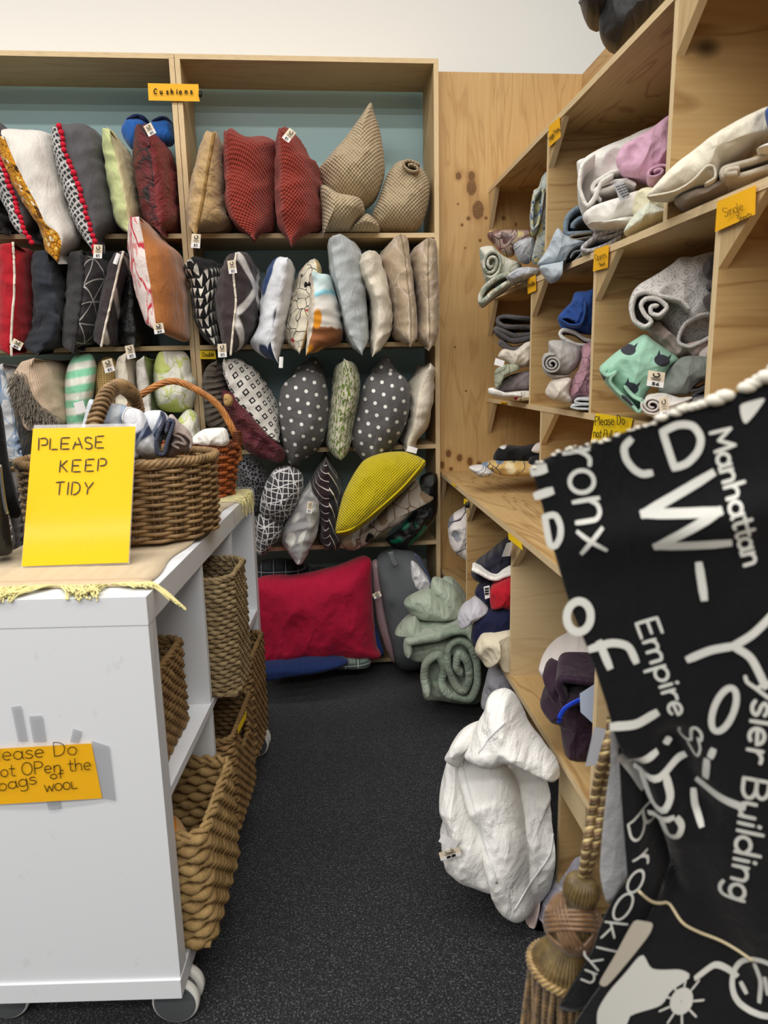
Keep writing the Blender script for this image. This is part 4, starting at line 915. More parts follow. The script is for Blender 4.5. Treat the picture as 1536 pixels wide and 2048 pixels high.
# -- floor bay
REDP = fabric('crimson_cotton', (176, 22, 58)); 
cr = clamp_back(4, 'r')
puff('pillow', 'X', [[(505, 1170), (580, 1157), (640, 1146), (695, 1130), (740, 1116), (744, 1165), (748, 1235), (754, 1292), (762, 1314), (700, 1318), (640, 1320), (580, 1327), (505, 1338)]], 2.66, REDP, 'large crimson pillow on the bottom shelf, beside the grey zip bag', 'pillow', None, .10, .2, clamp=cr, amp=.012, p=3, wf=7, fold=(95, 45, .4))
TRT = fabric('dark_tartan', (46, 52, 54), P_multi(P_grid((28, 34, 40), .05, .05, .02), P_grid((150, 146, 150), .05, .05, .0025)))
puff('pillow', 'X', [[(508, 1132), (545, 1121), (590, 1124), (640, 1145), (700, 1145), (690, 1175), (600, 1180), (508, 1185)]], 2.86, TRT, 'dark tartan pillow behind the crimson pillow', 'pillow', None, .08, .14, clamp=cr)
TRL = fabric('pale_tartan', (112, 124, 118), P_multi(P_grid((70, 84, 80), .05, .05, .02), P_grid((190, 190, 186), .05, .05, .003)))
puff('blanket', 'X', [[(640, 1318), (700, 1314), (738, 1318), (738, 1333), (700, 1336), (650, 1334)]], 2.60, TRL, 'pale tartan blanket edge poking out under the crimson pillow', 'blanket', None, .04, .1, clamp=clamp_floor, amp=.003, N=48, rings=10)
puff('blanket', 'X', [[(505, 1338), (560, 1326), (640, 1318), (700, 1322), (660, 1338), (580, 1350), (505, 1362)]], 2.54, fabric('navy_blue_cotton', (30, 48, 96)), 'folded navy blue cloth under the crimson pillow', 'blanket', None, .05, .12, clamp=clamp_floor, amp=.003, N=48, rings=10)
puff('blanket', 'X', [[(742, 1240), (752, 1255), (764, 1290), (768, 1310), (752, 1313), (746, 1290)]], 2.72, fabric('cobalt_cotton', (38, 66, 140)), 'cobalt blue cloth wedged between crimson pillow and grey bag', 'blanket', None, .03, .1, clamp=cr, N=40, rings=8, amp=.003)
# grey zip bag of bedding
GB_ = plain('grey_nonwoven', (88, 92, 96), .75, .3, 0, 300, .2)
bag = puff('bedding_bag', 'X', [[(752, 1118), (788, 1103), (826, 1108), (850, 1128), (864, 1170), (868, 1230), (860, 1300), (846, 1332), (808, 1338), (790, 1322), (772, 1250), (758, 1180)]], 2.68, GB_, 'grey zip bag of bedding with a clear side, standing beside the crimson pillow', 'bag', None, .10, .22, clamp=lambda P: cr(clamp_floor(P)), amp=.006, p=3.5, wf=7)
b = NB('clear_vinyl', .12, 0, .5); b.color(lin((214, 178, 186))); b.b.inputs['Alpha'].default_value = .55; b.b.inputs['Transmission Weight'].default_value = .3; M_VINYL = b.m
puff('clear_window', 'X', [[(744, 1122), (756, 1120), (764, 1180), (776, 1250), (794, 1322), (786, 1326), (768, 1290), (752, 1230)]], 2.66, M_VINYL, F=.03, B=.12, parent=bag, N=48, rings=10, amp=.004, clamp=cr)
WIN = fabric('white_wadding', (222, 222, 224))
puff('filling', 'X', [[(822, 1122), (834, 1128), (852, 1150), (864, 1166), (858, 1186), (838, 1184), (824, 1166)]], 2.60, WIN, F=.03, B=.04, parent=bag, N=48, rings=10, amp=.006, wf=30)
V, F = tube([onax(*q, 1, 2.57) for q in rs([(829, 1108), (838, 1118), (850, 1140), (860, 1160), (866, 1185)], 20)], .004, 6); mesh_obj('zip', V, F, plain('blue_zip', (72, 84, 116), .6, .3), bag)
V, F = tube([onax(*q, 1, 2.565) for q in rs([(781, 1104), (786, 1120), (793, 1132)], 10)], .011, 8, flat=.25); mesh_obj('carry_strap', V, F, plain('strap_grey', (104, 108, 110), .8, .3), bag)
price_tag(bag, 'X', (754, 1190), 2.58, -25, 11, 16)
# ---------------------------------------------------------------- bed linen in the pigeonholes
LG = 'folded bed linen in the pigeonholes'
def ucl(y0, y1, z0, z1): return clamp_box(XU, y0, y1, z0, z1)
U1 = ucl(DU[0] + .016, YP, Z2 + .016, ZT); U2 = ucl(DU[1] + .016, DU[0], Z2 + .016, ZT); U3 = ucl(DU[2] + .016, DU[1], Z2 + .016, ZT)
M1 = ucl(DM[0] + .016, YP, Z3 + .016, Z2); M2 = ucl(DM[1] + .016, DM[0], Z3 + .016, Z2); M3 = ucl(DM[2] + .016, DM[1], Z3 + .016, Z2); M4 = ucl(DM[3] + .016, DM[2], Z3 + .016, Z2)
Wk1 = ucl(DW[0] + .016, YP, ZW + .017, Z3)
def lin_(f, polys, Y, mat, label, cat='sheet', cl=None, name='folded_sheet', **k):
    k.setdefault('F', .05); k.setdefault('B', .14); k.setdefault('amp', .013); k.setdefault('wf', 15)
    return puff(name, f, polys, Y, mat, label, cat, LG, clamp=cl, **k)
# black puffer on top of the shelving
PUF = fabric('black_puffer', (20, 21, 26), None, .45, .1, .6, spec=.4)
pj = puff('puffer_jacket', 'R', [[(680, -60), (690, 0), (740, 85), (800, 110), (900, 60), (960, 0), (960, -60)], [(760, 40), (745, 140), (775, 195), (830, 222), (870, 195), (930, 130), (1010, 50), (1060, -40), (900, -60)], [(655, -70), (660, 5), (690, 62), (745, 78), (790, 20), (800, -60)]], 1.98, PUF, 'black quilted bundle on top of the pigeonhole shelving', 'jacket', None, F=.07, B=.16, amp=.014, wf=16, dY=[.05, 0, .03], clamp=lambda P: np.where((P[:, 0:1] > XU - .05) & (P[:, 2:3] < ZT + .018), np.c_[P[:, 0], P[:, 1], np.full(len(P), ZT + .018)], P))
V, F = tube([onax(*q, 1, 1.93) for q in px('R', [(650, 8), (658, 20), (664, 8), (668, -10)])], .002, 6); mesh_obj('zip_puller', V, F, plain('zip_metal', (60, 60, 62), .4, .5, .8), pj)
# -- top row, far bay
CQ = fabric('cream_damask', (206, 204, 190), P_multi(P_leaf((158, 166, 152), 20, .55, (1, 1), 0, 1.2), P_vein((170, 166, 140), 16, .03, .08)))
o = puff('quilt', 'G', [[(142, 720), (160, 708), (205, 706), (245, 745), (290, 770), (340, 790), (345, 840), (300, 880), (240, 905), (180, 900), (150, 800)]], 2.42, CQ, 'cream and sage damask quilt spilling off the end of the upper shelf', 'quilt', LG, F=.05, B=.14, clamp=U1)
ribbon('fold', 'G', [(330, 860), (270, 890), (215, 925), (180, 955), (150, 978), (148, 945), (175, 900), (230, 860), (290, 838)], 24, 2.33, .14, CQ, clamp=U1, parent=o, n=70)
ribbon('fold', 'G', spiral(200, 790, 52, 72, 2.2, .2, 40, 10), 15, 2.36, .12, CQ, clamp=U1, parent=o, n=90)
FLP = fabric('pink_floral_pack', (176, 150, 140), P_multi(P_blots([(196, 110, 124), (120, 84, 76), (210, 190, 130), (90, 60, 56), (214, 160, 160)], 22, .5, 1, (1, 1), .08), P_vein((70, 52, 50), 20, .03, .1)), .25, 0, .2, spec=.6)
lin_('G', [[(188, 635), (260, 628), (400, 634), (412, 680), (330, 725), (300, 752), (262, 752), (215, 702), (182, 665)]], 2.50, FLP, 'plastic-wrapped pink and brown floral set on the upper shelf', 'linen pack', U1, 'linen_pack', amp=.004)
YBF = fabric('blue_yellow_floral', (196, 202, 196), P_multi(P_leaf((74, 96, 136), 26, .58, (1, 1), 0, 1.4), P_leaf((210, 200, 140), 22, .56, (1, 1), 40, 1), P_vein((150, 168, 160), 24, .03, .06)))
o = lin_('G', [[(480, 345), (446, 368), (428, 420), (402, 440), (385, 560), (390, 620), (425, 640), (420, 700), (394, 770), (420, 800), (480, 770), (500, 500)]], 2.30, YBF, 'blue and yellow floral duvet cover folded upright beside the first upper divider', 'duvet cover', U1, 'duvet_cover', B=.1)
ribbon('fold', 'G', [(440, 425), (408, 470), (396, 560), (400, 625), (425, 600), (445, 500), (455, 420)], 14, 2.235, .1, YBF, clamp=U1, parent=o, n=60)
GFL = fabric('grey_floral', (176, 178, 184), P_multi(P_leaf((134, 138, 148), 24, .56), P_vein((204, 204, 206), 20, .03, .06)))
lin_('G', [[(306, 705), (345, 676), (405, 668), (410, 730), (380, 785), (330, 770)], [(290, 835), (330, 812), (390, 808), (435, 820), (425, 850), (360, 868), (300, 880), (270, 858)]], 2.34, GFL, 'grey floral sheet in two folds at the lip of the upper shelf', 'sheet', U1, amp=.010, dY=[0, -.04])
# -- top row, second bay
SGC = fabric('silver_blue_cotton', (178, 188, 196))
o = lin_('G', [[(470, 720), (500, 650), (522, 620), (560, 655), (650, 680), (665, 692), (628, 720), (600, 770), (560, 800), (480, 800), (420, 800)], [(440, 800), (560, 780), (602, 790), (606, 845), (616, 870), (590, 866), (540, 872), (490, 884), (455, 855), (430, 815)]], 1.98, SGC, 'silver-blue pillowcase drooping over the shelf edge', 'pillowcase', U2, 'pillowcase', dY=[0, -.03], amp=.014)
ribbon('fold', 'G', [(660, 700), (610, 705), (570, 740), (555, 780), (585, 790), (620, 760), (640, 730), (600, 735), (580, 765)], 11, 1.90, .1, fabric('slate_cotton', (120, 128, 134)), clamp=U2, parent=o, n=60)
ribbon('folded_sheet', 'G', [(655, 505), (600, 530), (565, 575), (560, 640), (600, 645), (690, 640)], 26, 1.97, .2, fabric('steel_blue_linen', (126, 142, 156)), 'steel blue folded sheet against the first upper divider', 'sheet', LG, clamp=U2, extra=[[(690, 560), (630, 570), (595, 600), (592, 620)]], n=70)
ribbon('folded_sheet', 'G', [(690, 640), (600, 650), (580, 660), (600, 672), (690, 662)], 11, 1.93, .2, fabric('taupe_cotton', (150, 138, 120)), 'taupe folded sheet edge under the steel blue one', 'sheet', LG, clamp=U2, n=60)
WS = fabric('white_percale', (240, 237, 231)); WS2 = fabric('ivory_percale', (236, 228, 196))
o = lin_('G', [[(612, 300), (640, 290), (700, 250), (800, 205), (980, 130), (1085, 90), (1085, 300), (960, 400), (800, 470), (740, 480), (690, 500), (650, 520), (618, 480), (620, 400)]], 1.83, WS, 'large pile of white sheets filling the second upper bay', 'sheet', U2, B=.2, amp=.016, fold=(-30, 60, .5))
ribbon('fold', 'G', [(700, 265), (640, 320), (625, 420), (660, 510), (700, 470), (730, 400), (790, 360)], 20, 1.745, .15, WS, clamp=U2, parent=o, n=70, extra=[[(880, 330), (780, 350), (700, 400), (690, 440), (760, 430), (860, 380)], [(730, 490), (700, 440), (760, 400), (850, 390), (900, 410)]])
lin_('G', [[(645, 550), (700, 510), (800, 480), (920, 440), (960, 470), (940, 560), (860, 580), (720, 600), (650, 590)], [(660, 600), (760, 590), (900, 570), (900, 600), (820, 612), (720, 618)]], 1.74, WS, 'white folded sheet at the front of the second upper bay', 'sheet', U2, amp=.014, dY=[0, -.02])
tg = sheet('care_label', 'G', [(790, 405), (838, 388), (872, 468), (822, 492)], plane_surf(onax(*px('G', [(830, 440)])[0], 1, 1.66), hdir(1240, 380), 0), .001, plain('label_grey', (196, 196, 200), .6, .3), o, bend=.004)
ink('label_print', [ln for r in range(5) for ln in text_lines('G', 'sdmpe', (800 + r * 8, 424 + r * 12), (848 + r * 5, 408 + r * 12), 9)], .9, plane_surf(onax(*px('G', [(830, 440)])[0], 1, 1.652), hdir(1240, 380), 0), M_INK, tg)
PNKS = fabric('candy_pink_brushed', (238, 190, 216))
o = lin_('G', [[(800, 292), (822, 240), (850, 215), (960, 150), (1090, 75), (1090, 290), (1040, 330), (985, 392), (930, 378), (838, 366), (812, 330)]], 1.70, PNKS, 'candy pink flannelette sheet in the second upper bay', 'sheet', U2, B=.2, amp=.014)
ribbon('fold', 'G', spiral(1000, 345, 60, 30, 1.5, .25, 200, -25), 15, 1.62, .08, PNKS, clamp=U2, parent=o, n=60)
o = lin_('G', [[(880, 530), (900, 450), (960, 425), (1060, 460), (1060, 540), (980, 570), (900, 575)]], 1.62, WS2, 'buttery ivory sheet beside the second upper divider', 'sheet', U2, amp=.013)
lin_('G', [[(838, 636), (870, 580), (905, 545), (960, 500), (1010, 520), (1055, 545), (1020, 575), (960, 605), (900, 630), (850, 645)]], 1.60, fabric('mint_white_satin', (222, 226, 208), None, .5), 'white satiny pillowcase at the lip below the ivory sheet', 'pillowcase', U2, 'pillowcase', amp=.012)
LAV = fabric('lavender_stripe', (178, 176, 184), P_stripe((206, 204, 204), .014, .006, 20, .01))
ribbon('folded_sheet', 'G', [(840, 618), (740, 640), (660, 690), (640, 715), (680, 722), (760, 695), (830, 655)], 20, 1.76, .2, LAV, 'lavender grey striped sheet folded thin at the shelf lip', 'sheet', LG, clamp=U2, extra=[[(830, 610), (720, 630), (700, 660), (780, 655), (835, 635)]], n=70)
# -- top row, near bay
BLK_ = fabric('cream_wool_blanket', (234, 227, 208), None, .95, .5)
o = lin_('G', [[(948, 470), (985, 420), (1040, 360), (1100, 305), (1200, 230), (1300, 160), (1420, 95), (1540, 40), (1600, 30), (1600, 140), (1480, 190), (1400, 260), (1310, 320), (1280, 390), (1200, 410), (1100, 450), (1010, 478)]], 1.28, BLK_, 'cream wool blanket sweeping across the near upper bay', 'blanket', U3, 'blanket', F=.05, B=.15, amp=.012, fold=(-35, 30, .5))
ribbon('hem', 'G', [(955, 470), (1080, 440), (1170, 390), (1240, 325), (1275, 330), (1280, 380), (1230, 410)], 12, 1.225, .02, BLK_, clamp=U3, parent=o, n=60, rows=3)
ribbon('blanket', 'G', [(1600, 245), (1450, 290), (1330, 330), (1320, 365), (1400, 365), (1600, 300)], 34, 1.22, .2, fabric('oat_blanket', (206, 196, 178), None, .95, .4), 'oat coloured blanket folded under the cream wool one', 'blanket', LG, clamp=U3, n=70, extra=[[(1400, 330), (1345, 340), (1340, 360), (1390, 352)]])
lin_('G', [[(1082, 490), (1110, 470), (1220, 430), (1330, 390), (1600, 330), (1600, 370), (1350, 430), (1230, 470), (1130, 516), (1095, 512)]], 1.30, fabric('stone_fleece', (172, 160, 146), None, .95, .4), 'stone fleece at the bottom of the near upper bay', 'blanket', U3, 'blanket')
lin_('G', [[(1480, 240), (1530, 215), (1600, 200), (1600, 260), (1540, 245)]], 1.18, WS, 'white cloth end at the right photo edge of the near upper bay', 'sheet', U3, F=.02, B=.06, amp=.004, N=48, rings=10)
lin_('G', [[(1520, 60), (1545, 30), (1600, 20), (1600, 130), (1540, 120)]], 1.16, fabric('blue_towelling', (60, 100, 170)), 'blue towel end at the right photo edge above the cream blanket', 'towel', U3, 'towel', F=.02, B=.06, amp=.004, N=48, rings=10)
# -- middle row, far bay
GT = fabric('graphite_linen', (92, 90, 92))
ribbon('folded_sheet', 'H', [(640, 300), (450, 285), (375, 295), (370, 330), (420, 365), (520, 360), (640, 372)], 34, 2.36, .2, GT, 'graphite linen sheets folded on top of the far middle bay', 'sheet', LG, clamp=M1, extra=[[(640, 420), (500, 425), (350, 378), (360, 400), (470, 455), (640, 440)], [(640, 480), (480, 520), (390, 470), (390, 490), (470, 530), (640, 500)]], n=70, amp=.010)
lin_('H', [[(368, 590), (410, 530), (500, 540), (580, 480), (640, 480), (640, 640), (520, 672), (440, 630)]], 2.34, fabric('warm_white_cotton', (220, 210, 196)), 'warm white sheet under the graphite linen', 'sheet', M1)
sheet('folded_label', 'H', [(350, 598), (420, 622), (408, 668), (338, 650)], plane_surf(onax(*px('H', [(380, 630)])[0], 1, 2.27), hdir(999, 724), 0), .001, M_PAPER, bpy.data.objects[-1] if False else [o for o in COL.objects if o.get('label', '') == 'warm white sheet under the graphite linen'][0])
SAG = fabric('sage_print', (170, 174, 152), P_multi(P_vein((120, 124, 104), 22, .04, .08)))
lin_('H', [[(345, 700), (420, 650), (520, 650), (530, 690), (430, 740), (370, 840), (348, 830)]], 2.33, SAG, 'sage leaf print cover in the far middle bay', 'duvet cover', M1, 'duvet_cover', amp=.014)
lin_('H', [[(355, 840), (400, 770), (460, 730), (580, 700), (640, 700), (640, 830), (500, 850), (360, 866)]], 2.35, fabric('mauve_grey', (136, 126, 128), P_blots([(170, 168, 160), (136, 126, 128)], 30, .35)), 'mauve grey patchwork set in the far middle bay', 'linen pack', M1, 'linen_pack')
lin_('H', [[(292, 835), (330, 828), (360, 866), (560, 850), (640, 858), (640, 900), (470, 905), (360, 898), (300, 872)]], 2.32, WS, 'white sheet flat at the bottom of the far middle bay', 'sheet', M1, amp=.005)
lin_('H', [[(490, 905), (530, 885), (640, 868), (640, 915), (560, 928), (510, 928)]], 2.28, fabric('xmas_check', (170, 150, 110), P_blots([(150, 30, 40), (90, 100, 60), (214, 206, 190)], 60, .5)), 'scrap of red and green checked cloth at the bottom of the far middle bay', 'cloth', M1, 'cloth', F=.02, B=.06, amp=.004, N=40, rings=8)
# -- middle row, second bay
RB = fabric('royal_blue_cotton', (44, 76, 142))
o = lin_('H', [[(825, 295), (880, 220), (930, 170), (960, 95), (1040, 85), (1130, 80), (1130, 410), (1060, 420), (960, 400), (900, 385), (860, 380)]], 1.92, RB, 'royal blue sheet bundle at the top of the second middle bay', 'sheet', M2, amp=.016, B=.18)
ribbon('fold', 'H', [(1040, 150), (1035, 260), (1000, 345), (920, 350), (850, 300), (900, 290), (960, 320)], 18, 1.84, .1, RB, clamp=M2, parent=o, n=60)
ribbon('folded_sheet', 'H', [(1120, 470), (1040, 450), (960, 400), (870, 385), (845, 415), (880, 450), (980, 490), (1120, 500)], 28, 1.90, .2, WS, 'white sheet folded under the royal blue one', 'sheet', LG, clamp=M2, n=70)
GYR = fabric('dove_grey_cotton', (176, 172, 168))
o = lin_('H', [[(760, 470), (850, 462), (930, 480), (1010, 520), (1000, 620), (960, 690), (880, 735), (760, 740), (715, 690), (706, 610), (725, 565), (756, 555)]], 1.92, GYR, 'dove grey rolled sheet in the second middle bay', 'sheet', M2, amp=.012, B=.18)
ribbon('roll', 'H', spiral(785, 640, 78, 72, 2.6, .15, 60, 10), 18, 1.845, .14, GYR, clamp=M2, parent=o, n=110)
lin_('H', [[(740, 720), (900, 735), (960, 720), (880, 750), (800, 758), (760, 745)]], 1.88, fabric('pale_stone', (190, 180, 170)), 'pale stone sheet edge under the dove grey roll', 'sheet', M2, F=.03, B=.1, amp=.005)
PNP = fabric('pink_bird_print', (176, 134, 146), P_multi(P_vein((110, 84, 92), 26, .025, .1)))
lin_('H', [[(1010, 520), (1060, 480), (1130, 470), (1130, 905), (1000, 905), (930, 935), (918, 870), (940, 760), (985, 690), (1010, 600)]], 1.86, PNP, 'dusty pink printed cover beside the second middle divider', 'duvet cover', M2, 'duvet_cover', amp=.014)
lin_('H', [[(732, 850), (770, 780), (830, 750), (900, 740), (935, 760), (915, 860), (940, 925), (900, 945), (800, 925), (742, 890)]], 1.88, fabric('cream_ribbon_print', (222, 212, 200), P_blots([(190, 50, 54), (222, 212, 200), (222, 212, 200), (222, 212, 200), (90, 86, 84)], 20, .22)), 'cream sheet with small red bows at the foot of the second middle bay', 'sheet', M2, amp=.013)
ribbon('folded_sheet', 'H', [(1120, 915), (985, 915), (960, 935), (1000, 948), (1120, 945), (980, 960), (930, 975), (980, 990), (1120, 985)], 20, 1.77, .16, fabric('ice_grey', (196, 202, 206)), 'ice grey sheet flat at the foot of the second middle divider', 'sheet', LG, clamp=M2, n=80)
# -- middle row, third bay
GPT = NB('grey_ring_print', .88, .15, .2); _u = GPT.uv(); _d = GPT.vor(_u, 20, 'F1', .15); _r = GPT.mth('ABSOLUTE', GPT.sin(_d, 26)); _dash = GPT.step(GPT.noise(_u, 130, 1), .5, .03)
GPT.color(GPT.mix(GPT.mth('MULTIPLY', GPT.step(_r, .25, .1, inv=True), _dash), lin((216, 212, 208)), lin((112, 112, 118)))); GPT.bump(GPT.noise(_u, 24, 4), .5, .012)
o = lin_('I', [[(470, 640), (468, 560), (500, 470), (560, 410), (680, 340), (800, 260), (860, 208), (960, 205), (1180, 190), (1180, 830), (1050, 860), (940, 900), (850, 880), (700, 700), (600, 740), (520, 720)]], 1.52, GPT.m, 'thick grey ring-print duvet set rolled at the top of the third middle bay', 'duvet cover', M3, 'duvet_cover', F=.05, B=.22, amp=.014)
ribbon('roll', 'I', [(940, 620), (860, 540), (720, 500), (600, 470), (520, 500), (490, 590), (510, 690), (590, 740), (640, 700), (590, 640), (560, 570), (600, 520), (690, 520), (760, 590), (700, 650), (640, 630), (640, 580), (700, 570)], 36, 1.44, .14, GPT.m, clamp=M3, parent=o, n=130)
ribbon('fold', 'I', [(1130, 640), (1000, 660), (900, 720), (850, 820), (860, 870), (950, 890), (1130, 800)], 30, 1.43, .14, GPT.m, clamp=M3, parent=o, n=70)
BLS = fabric('blush_percale', (216, 192, 186))
lin_('I', [[(600, 760), (640, 705), (700, 710), (780, 820), (860, 900), (960, 905), (1150, 820), (1150, 1000), (1000, 1010), (930, 960), (840, 985), (740, 930), (660, 840)]], 1.50, BLS, 'blush pink sheet squeezed between the ring-print roll and the mint cover', 'sheet', M3, amp=.016, wf=18)
lin_('I', [[(1000, 985), (1020, 930), (1150, 850), (1150, 1000), (1010, 1012)]], 1.42, fabric('pale_blush', (208, 196, 190)), 'pale blush pillowcase corner against the third middle divider', 'pillowcase', M3, 'pillowcase', F=.03, B=.08, amp=.005)
CAT = NB('mint_cat_print', .88, .15, .2); _u = CAT.uv((1, 1, 1), 20)
_c = CAT.xyz(_u); _s = .072
_row = CAT.mth('FLOOR', CAT.mth('DIVIDE', _c[1], _s)); _fx = CAT.mth('SUBTRACT', CAT.mth('FLOORED_MODULO', CAT.mth('ADD', _c[0], CAT.mth('MULTIPLY', CAT.mth('ABSOLUTE', CAT.mth('MODULO', _row, 2.0)), _s / 2)), _s), _s / 2)
_fy = CAT.mth('SUBTRACT', CAT.mth('FLOORED_MODULO', _c[1], _s), _s / 2)
_hd = CAT.step(CAT.vm('LENGTH', CAT.vec(_fx, CAT.mth('MULTIPLY', _fy, 1.35))), .016, .0008, inv=True)
_ax = CAT.mth('ABSOLUTE', _fx); _ear = CAT.mth('MULTIPLY', CAT.mth('MULTIPLY', CAT.step(CAT.mth('SUBTRACT', _fy, CAT.mth('MULTIPLY', CAT.mth('SUBTRACT', _ax, .005), 2.0)), .0, .0008), CAT.step(_fy, .0195, .001, inv=True)), CAT.mth('MULTIPLY', CAT.step(_ax, .004, .0008), CAT.step(_ax, .0145, .001, inv=True)))
_ear2 = CAT.mth('MULTIPLY', CAT.step(CAT.mth('SUBTRACT', CAT.mth('SUBTRACT', _ax, .004), CAT.mth('MULTIPLY', CAT.mth('SUBTRACT', _fy, .004), .6)), 0.0, .0008), CAT.mth('MULTIPLY', CAT.step(_ax, .0135, .0008, inv=True), CAT.mth('MULTIPLY', CAT.step(_fy, .0205, .0008, inv=True), CAT.step(_fy, -.002, .001))))
CAT.color(CAT.mix(CAT.mth('MAXIMUM', _hd, _ear2), lin((152, 194, 172)), lin((52, 54, 62)))); CAT.bump(CAT.noise(_u, 24, 4), .5, .012)
o = lin_('I', [[(240, 1060), (290, 1005), (380, 930), (500, 850), (590, 800), (660, 850), (760, 920), (850, 990), (800, 1040), (740, 1130), (660, 1180), (600, 1260), (545, 1410), (430, 1330), (340, 1240), (290, 1180), (260, 1130)]], 1.48, CAT.m, 'mint green cover with black cat-head print in the third middle bay', 'duvet cover', M3, 'duvet_cover', amp=.011, F=.06, B=.18)
ribbon('fold', 'I', [(245, 1070), (300, 1120), (370, 1090), (330, 1130), (330, 1180), (400, 1260), (480, 1330), (545, 1400), (580, 1330), (500, 1280), (430, 1200)], 26, 1.40, .12, CAT.m, clamp=M3, parent=o, n=80)
price_tag(o, 'I', (675, 1145), 1.345, 8, 118, 130, '$6')
SGG = fabric('sage_grey_cotton', (132, 138, 132))
lin_('I', [[(690, 1230), (740, 1130), (800, 1040), (870, 980), (960, 965), (1150, 990), (1150, 1110), (1000, 1180), (930, 1260), (850, 1265), (760, 1270)]], 1.42, SGG, 'sage grey sheet beside the mint cat-print cover', 'sheet', M3, amp=.013)
DGR = fabric('charcoal_satin', (76, 74, 76), None, .6)
ribbon('folded_sheet', 'I', [(1150, 1080), (1040, 1130), (950, 1200), (940, 1230), (1010, 1225), (1150, 1150), (1020, 1235), (960, 1270), (1040, 1275), (1150, 1210)], 24, 1.37, .16, DGR, 'charcoal satin sheet in folds against the third middle divider', 'sheet', LG, clamp=M3, n=90)
WR = fabric('white_rolled', (224, 218, 212))
o = lin_('I', [[(560, 1390), (590, 1300), (650, 1260), (740, 1255), (860, 1290), (960, 1285), (900, 1350), (850, 1430), (760, 1450), (640, 1435)]], 1.38, WR, 'white sheet rolled at the lip of the third middle bay', 'sheet', M3, amp=.010)
ribbon('roll', 'I', spiral(650, 1350, 92, 78, 2.4, .2, 30, 20), 20, 1.33, .12, WR, clamp=M3, parent=o, n=110)
price_tag(o, 'I', (738, 1365), 1.29, -4, 165, 72)
lin_('I', [[(850, 1430), (880, 1350), (960, 1290), (1150, 1280), (1150, 1390), (1000, 1420), (900, 1445)]], 1.36, fabric('pewter_cotton', (128, 124, 124)), 'pewter grey sheet at the lip of the third middle bay', 'sheet', M3)
lin_('I', [[(1030, 300), (1060, 230), (1150, 170), (1180, 170), (1180, 380), (1060, 355)], [(1060, 420), (1150, 355), (1180, 360), (1180, 460), (1080, 465)], [(1040, 520), (1150, 450), (1180, 455), (1180, 650), (1120, 660), (1050, 590)]], 1.40, fabric('dark_taupe', (84, 76, 76)), 'dark taupe sheets at the top right of the third middle bay', 'sheet', M3, F=.03, B=.1, amp=.012, dY=[0, -.03, -.05])
# -- on the worktop, far bay
BWP = fabric('black_white_patch', (24, 24, 26), P_blots([(226, 222, 220), (24, 24, 26), (24, 24, 26)], 12, .36, 1, (1, 1), .08))
lin_('H', [[(332, 1350), (390, 1278), (560, 1285), (690, 1258), (760, 1262), (760, 1400), (560, 1392), (440, 1392), (342, 1390)]], 2.34, BWP, 'black cloth with white patches on the far end of the worktop', 'cloth', Wk1, 'folded_cloth', amp=.010)
YLW = fabric('ochre_blue_floral', (204, 170, 106), P_multi(P_blots([(112, 132, 156), (204, 170, 106), (226, 210, 170)], 16, .4, 1, (1, 1), .06), P_vein((90, 90, 84), 14, .02, .1)))
lin_('H', [[(232, 1420), (300, 1395), (440, 1392), (600, 1392), (760, 1400), (760, 1500), (600, 1505), (400, 1500), (270, 1440)]], 2.30, YLW, 'ochre and blue floral cloth folded flat on the worktop', 'cloth', Wk1, 'folded_cloth', amp=.005)
lin_('H', [[(145, 1440), (250, 1425), (330, 1475), (320, 1495), (230, 1508)]], 2.30, fabric('white_blue_script', (214, 210, 206), P_vein((80, 96, 130), 30, .03, .1)), 'white cloth with blue scribble print under the ochre floral one', 'cloth', lambda P: np.c_[P[:, :2], np.maximum(P[:, 2], ZW + .019)], 'folded_cloth', F=.04, B=.08, amp=.003)
o = lin_('H', [[(608, 1450), (612, 1370), (690, 1340), (760, 1350), (760, 1450)]], 2.26, fabric('black_script', (34, 34, 38), P_vein((150, 150, 154), 34, .03, .1)), 'black cloth with white scrolls beside the worktop divider', 'cloth', Wk1, 'folded_cloth', F=.03, B=.08, amp=.004)
lin_('H', [[(625, 1310), (660, 1260), (760, 1240), (760, 1330), (660, 1330)]], 2.25, fabric('ivory_lawn', (220, 212, 206)), 'ivory cloth tucked beside the worktop divider', 'cloth', Wk1, 'folded_cloth', F=.03, B=.08, amp=.010)
# -- lower bays
LB1 = clamp_box(XL, DL[0] + .016, YP, ZB + .017, ZW); LB2 = clamp_box(XL, DL[1] + .016, DL[0], ZB + .017, ZW); LB3 = clamp_box(XL, DL[2] + .016, DL[1], ZB + .017, ZW); LF = lambda P: clamp_floor(P)
SKT = fabric('ink_floral_white', (222, 214, 212), P_multi(P_blots([(116, 118, 128), (222, 214, 212), (160, 162, 170)], 12, .36, 1, (1, 1), .08), P_vein((70, 66, 72), 9, .015, .1)))
lin_('J', [[(280, 400), (220, 425), (165, 455), (128, 500), (126, 570), (138, 650), (170, 710), (220, 750), (300, 780), (330, 600)]], 2.52, SKT, 'white duvet with grey ink flowers bulging from the far lower bay', 'duvet cover', LB1, 'duvet_cover', F=.06, B=.2)
NDQ = fabric('navy_damask_quilt', (26, 26, 46), P_vein((16, 16, 32), 20, .06, .02), .5, .2, .5, bumpfn=B_waffle(.05, .3))
o = lin_('J', [[(290, 842), (360, 790), (460, 710), (555, 636), (610, 660), (610, 960), (520, 970), (440, 972), (380, 945), (300, 895)]], 1.98, NDQ, 'navy embossed quilt folded over with a white lining', 'quilt', LB2, 'quilt', amp=.010, B=.2)
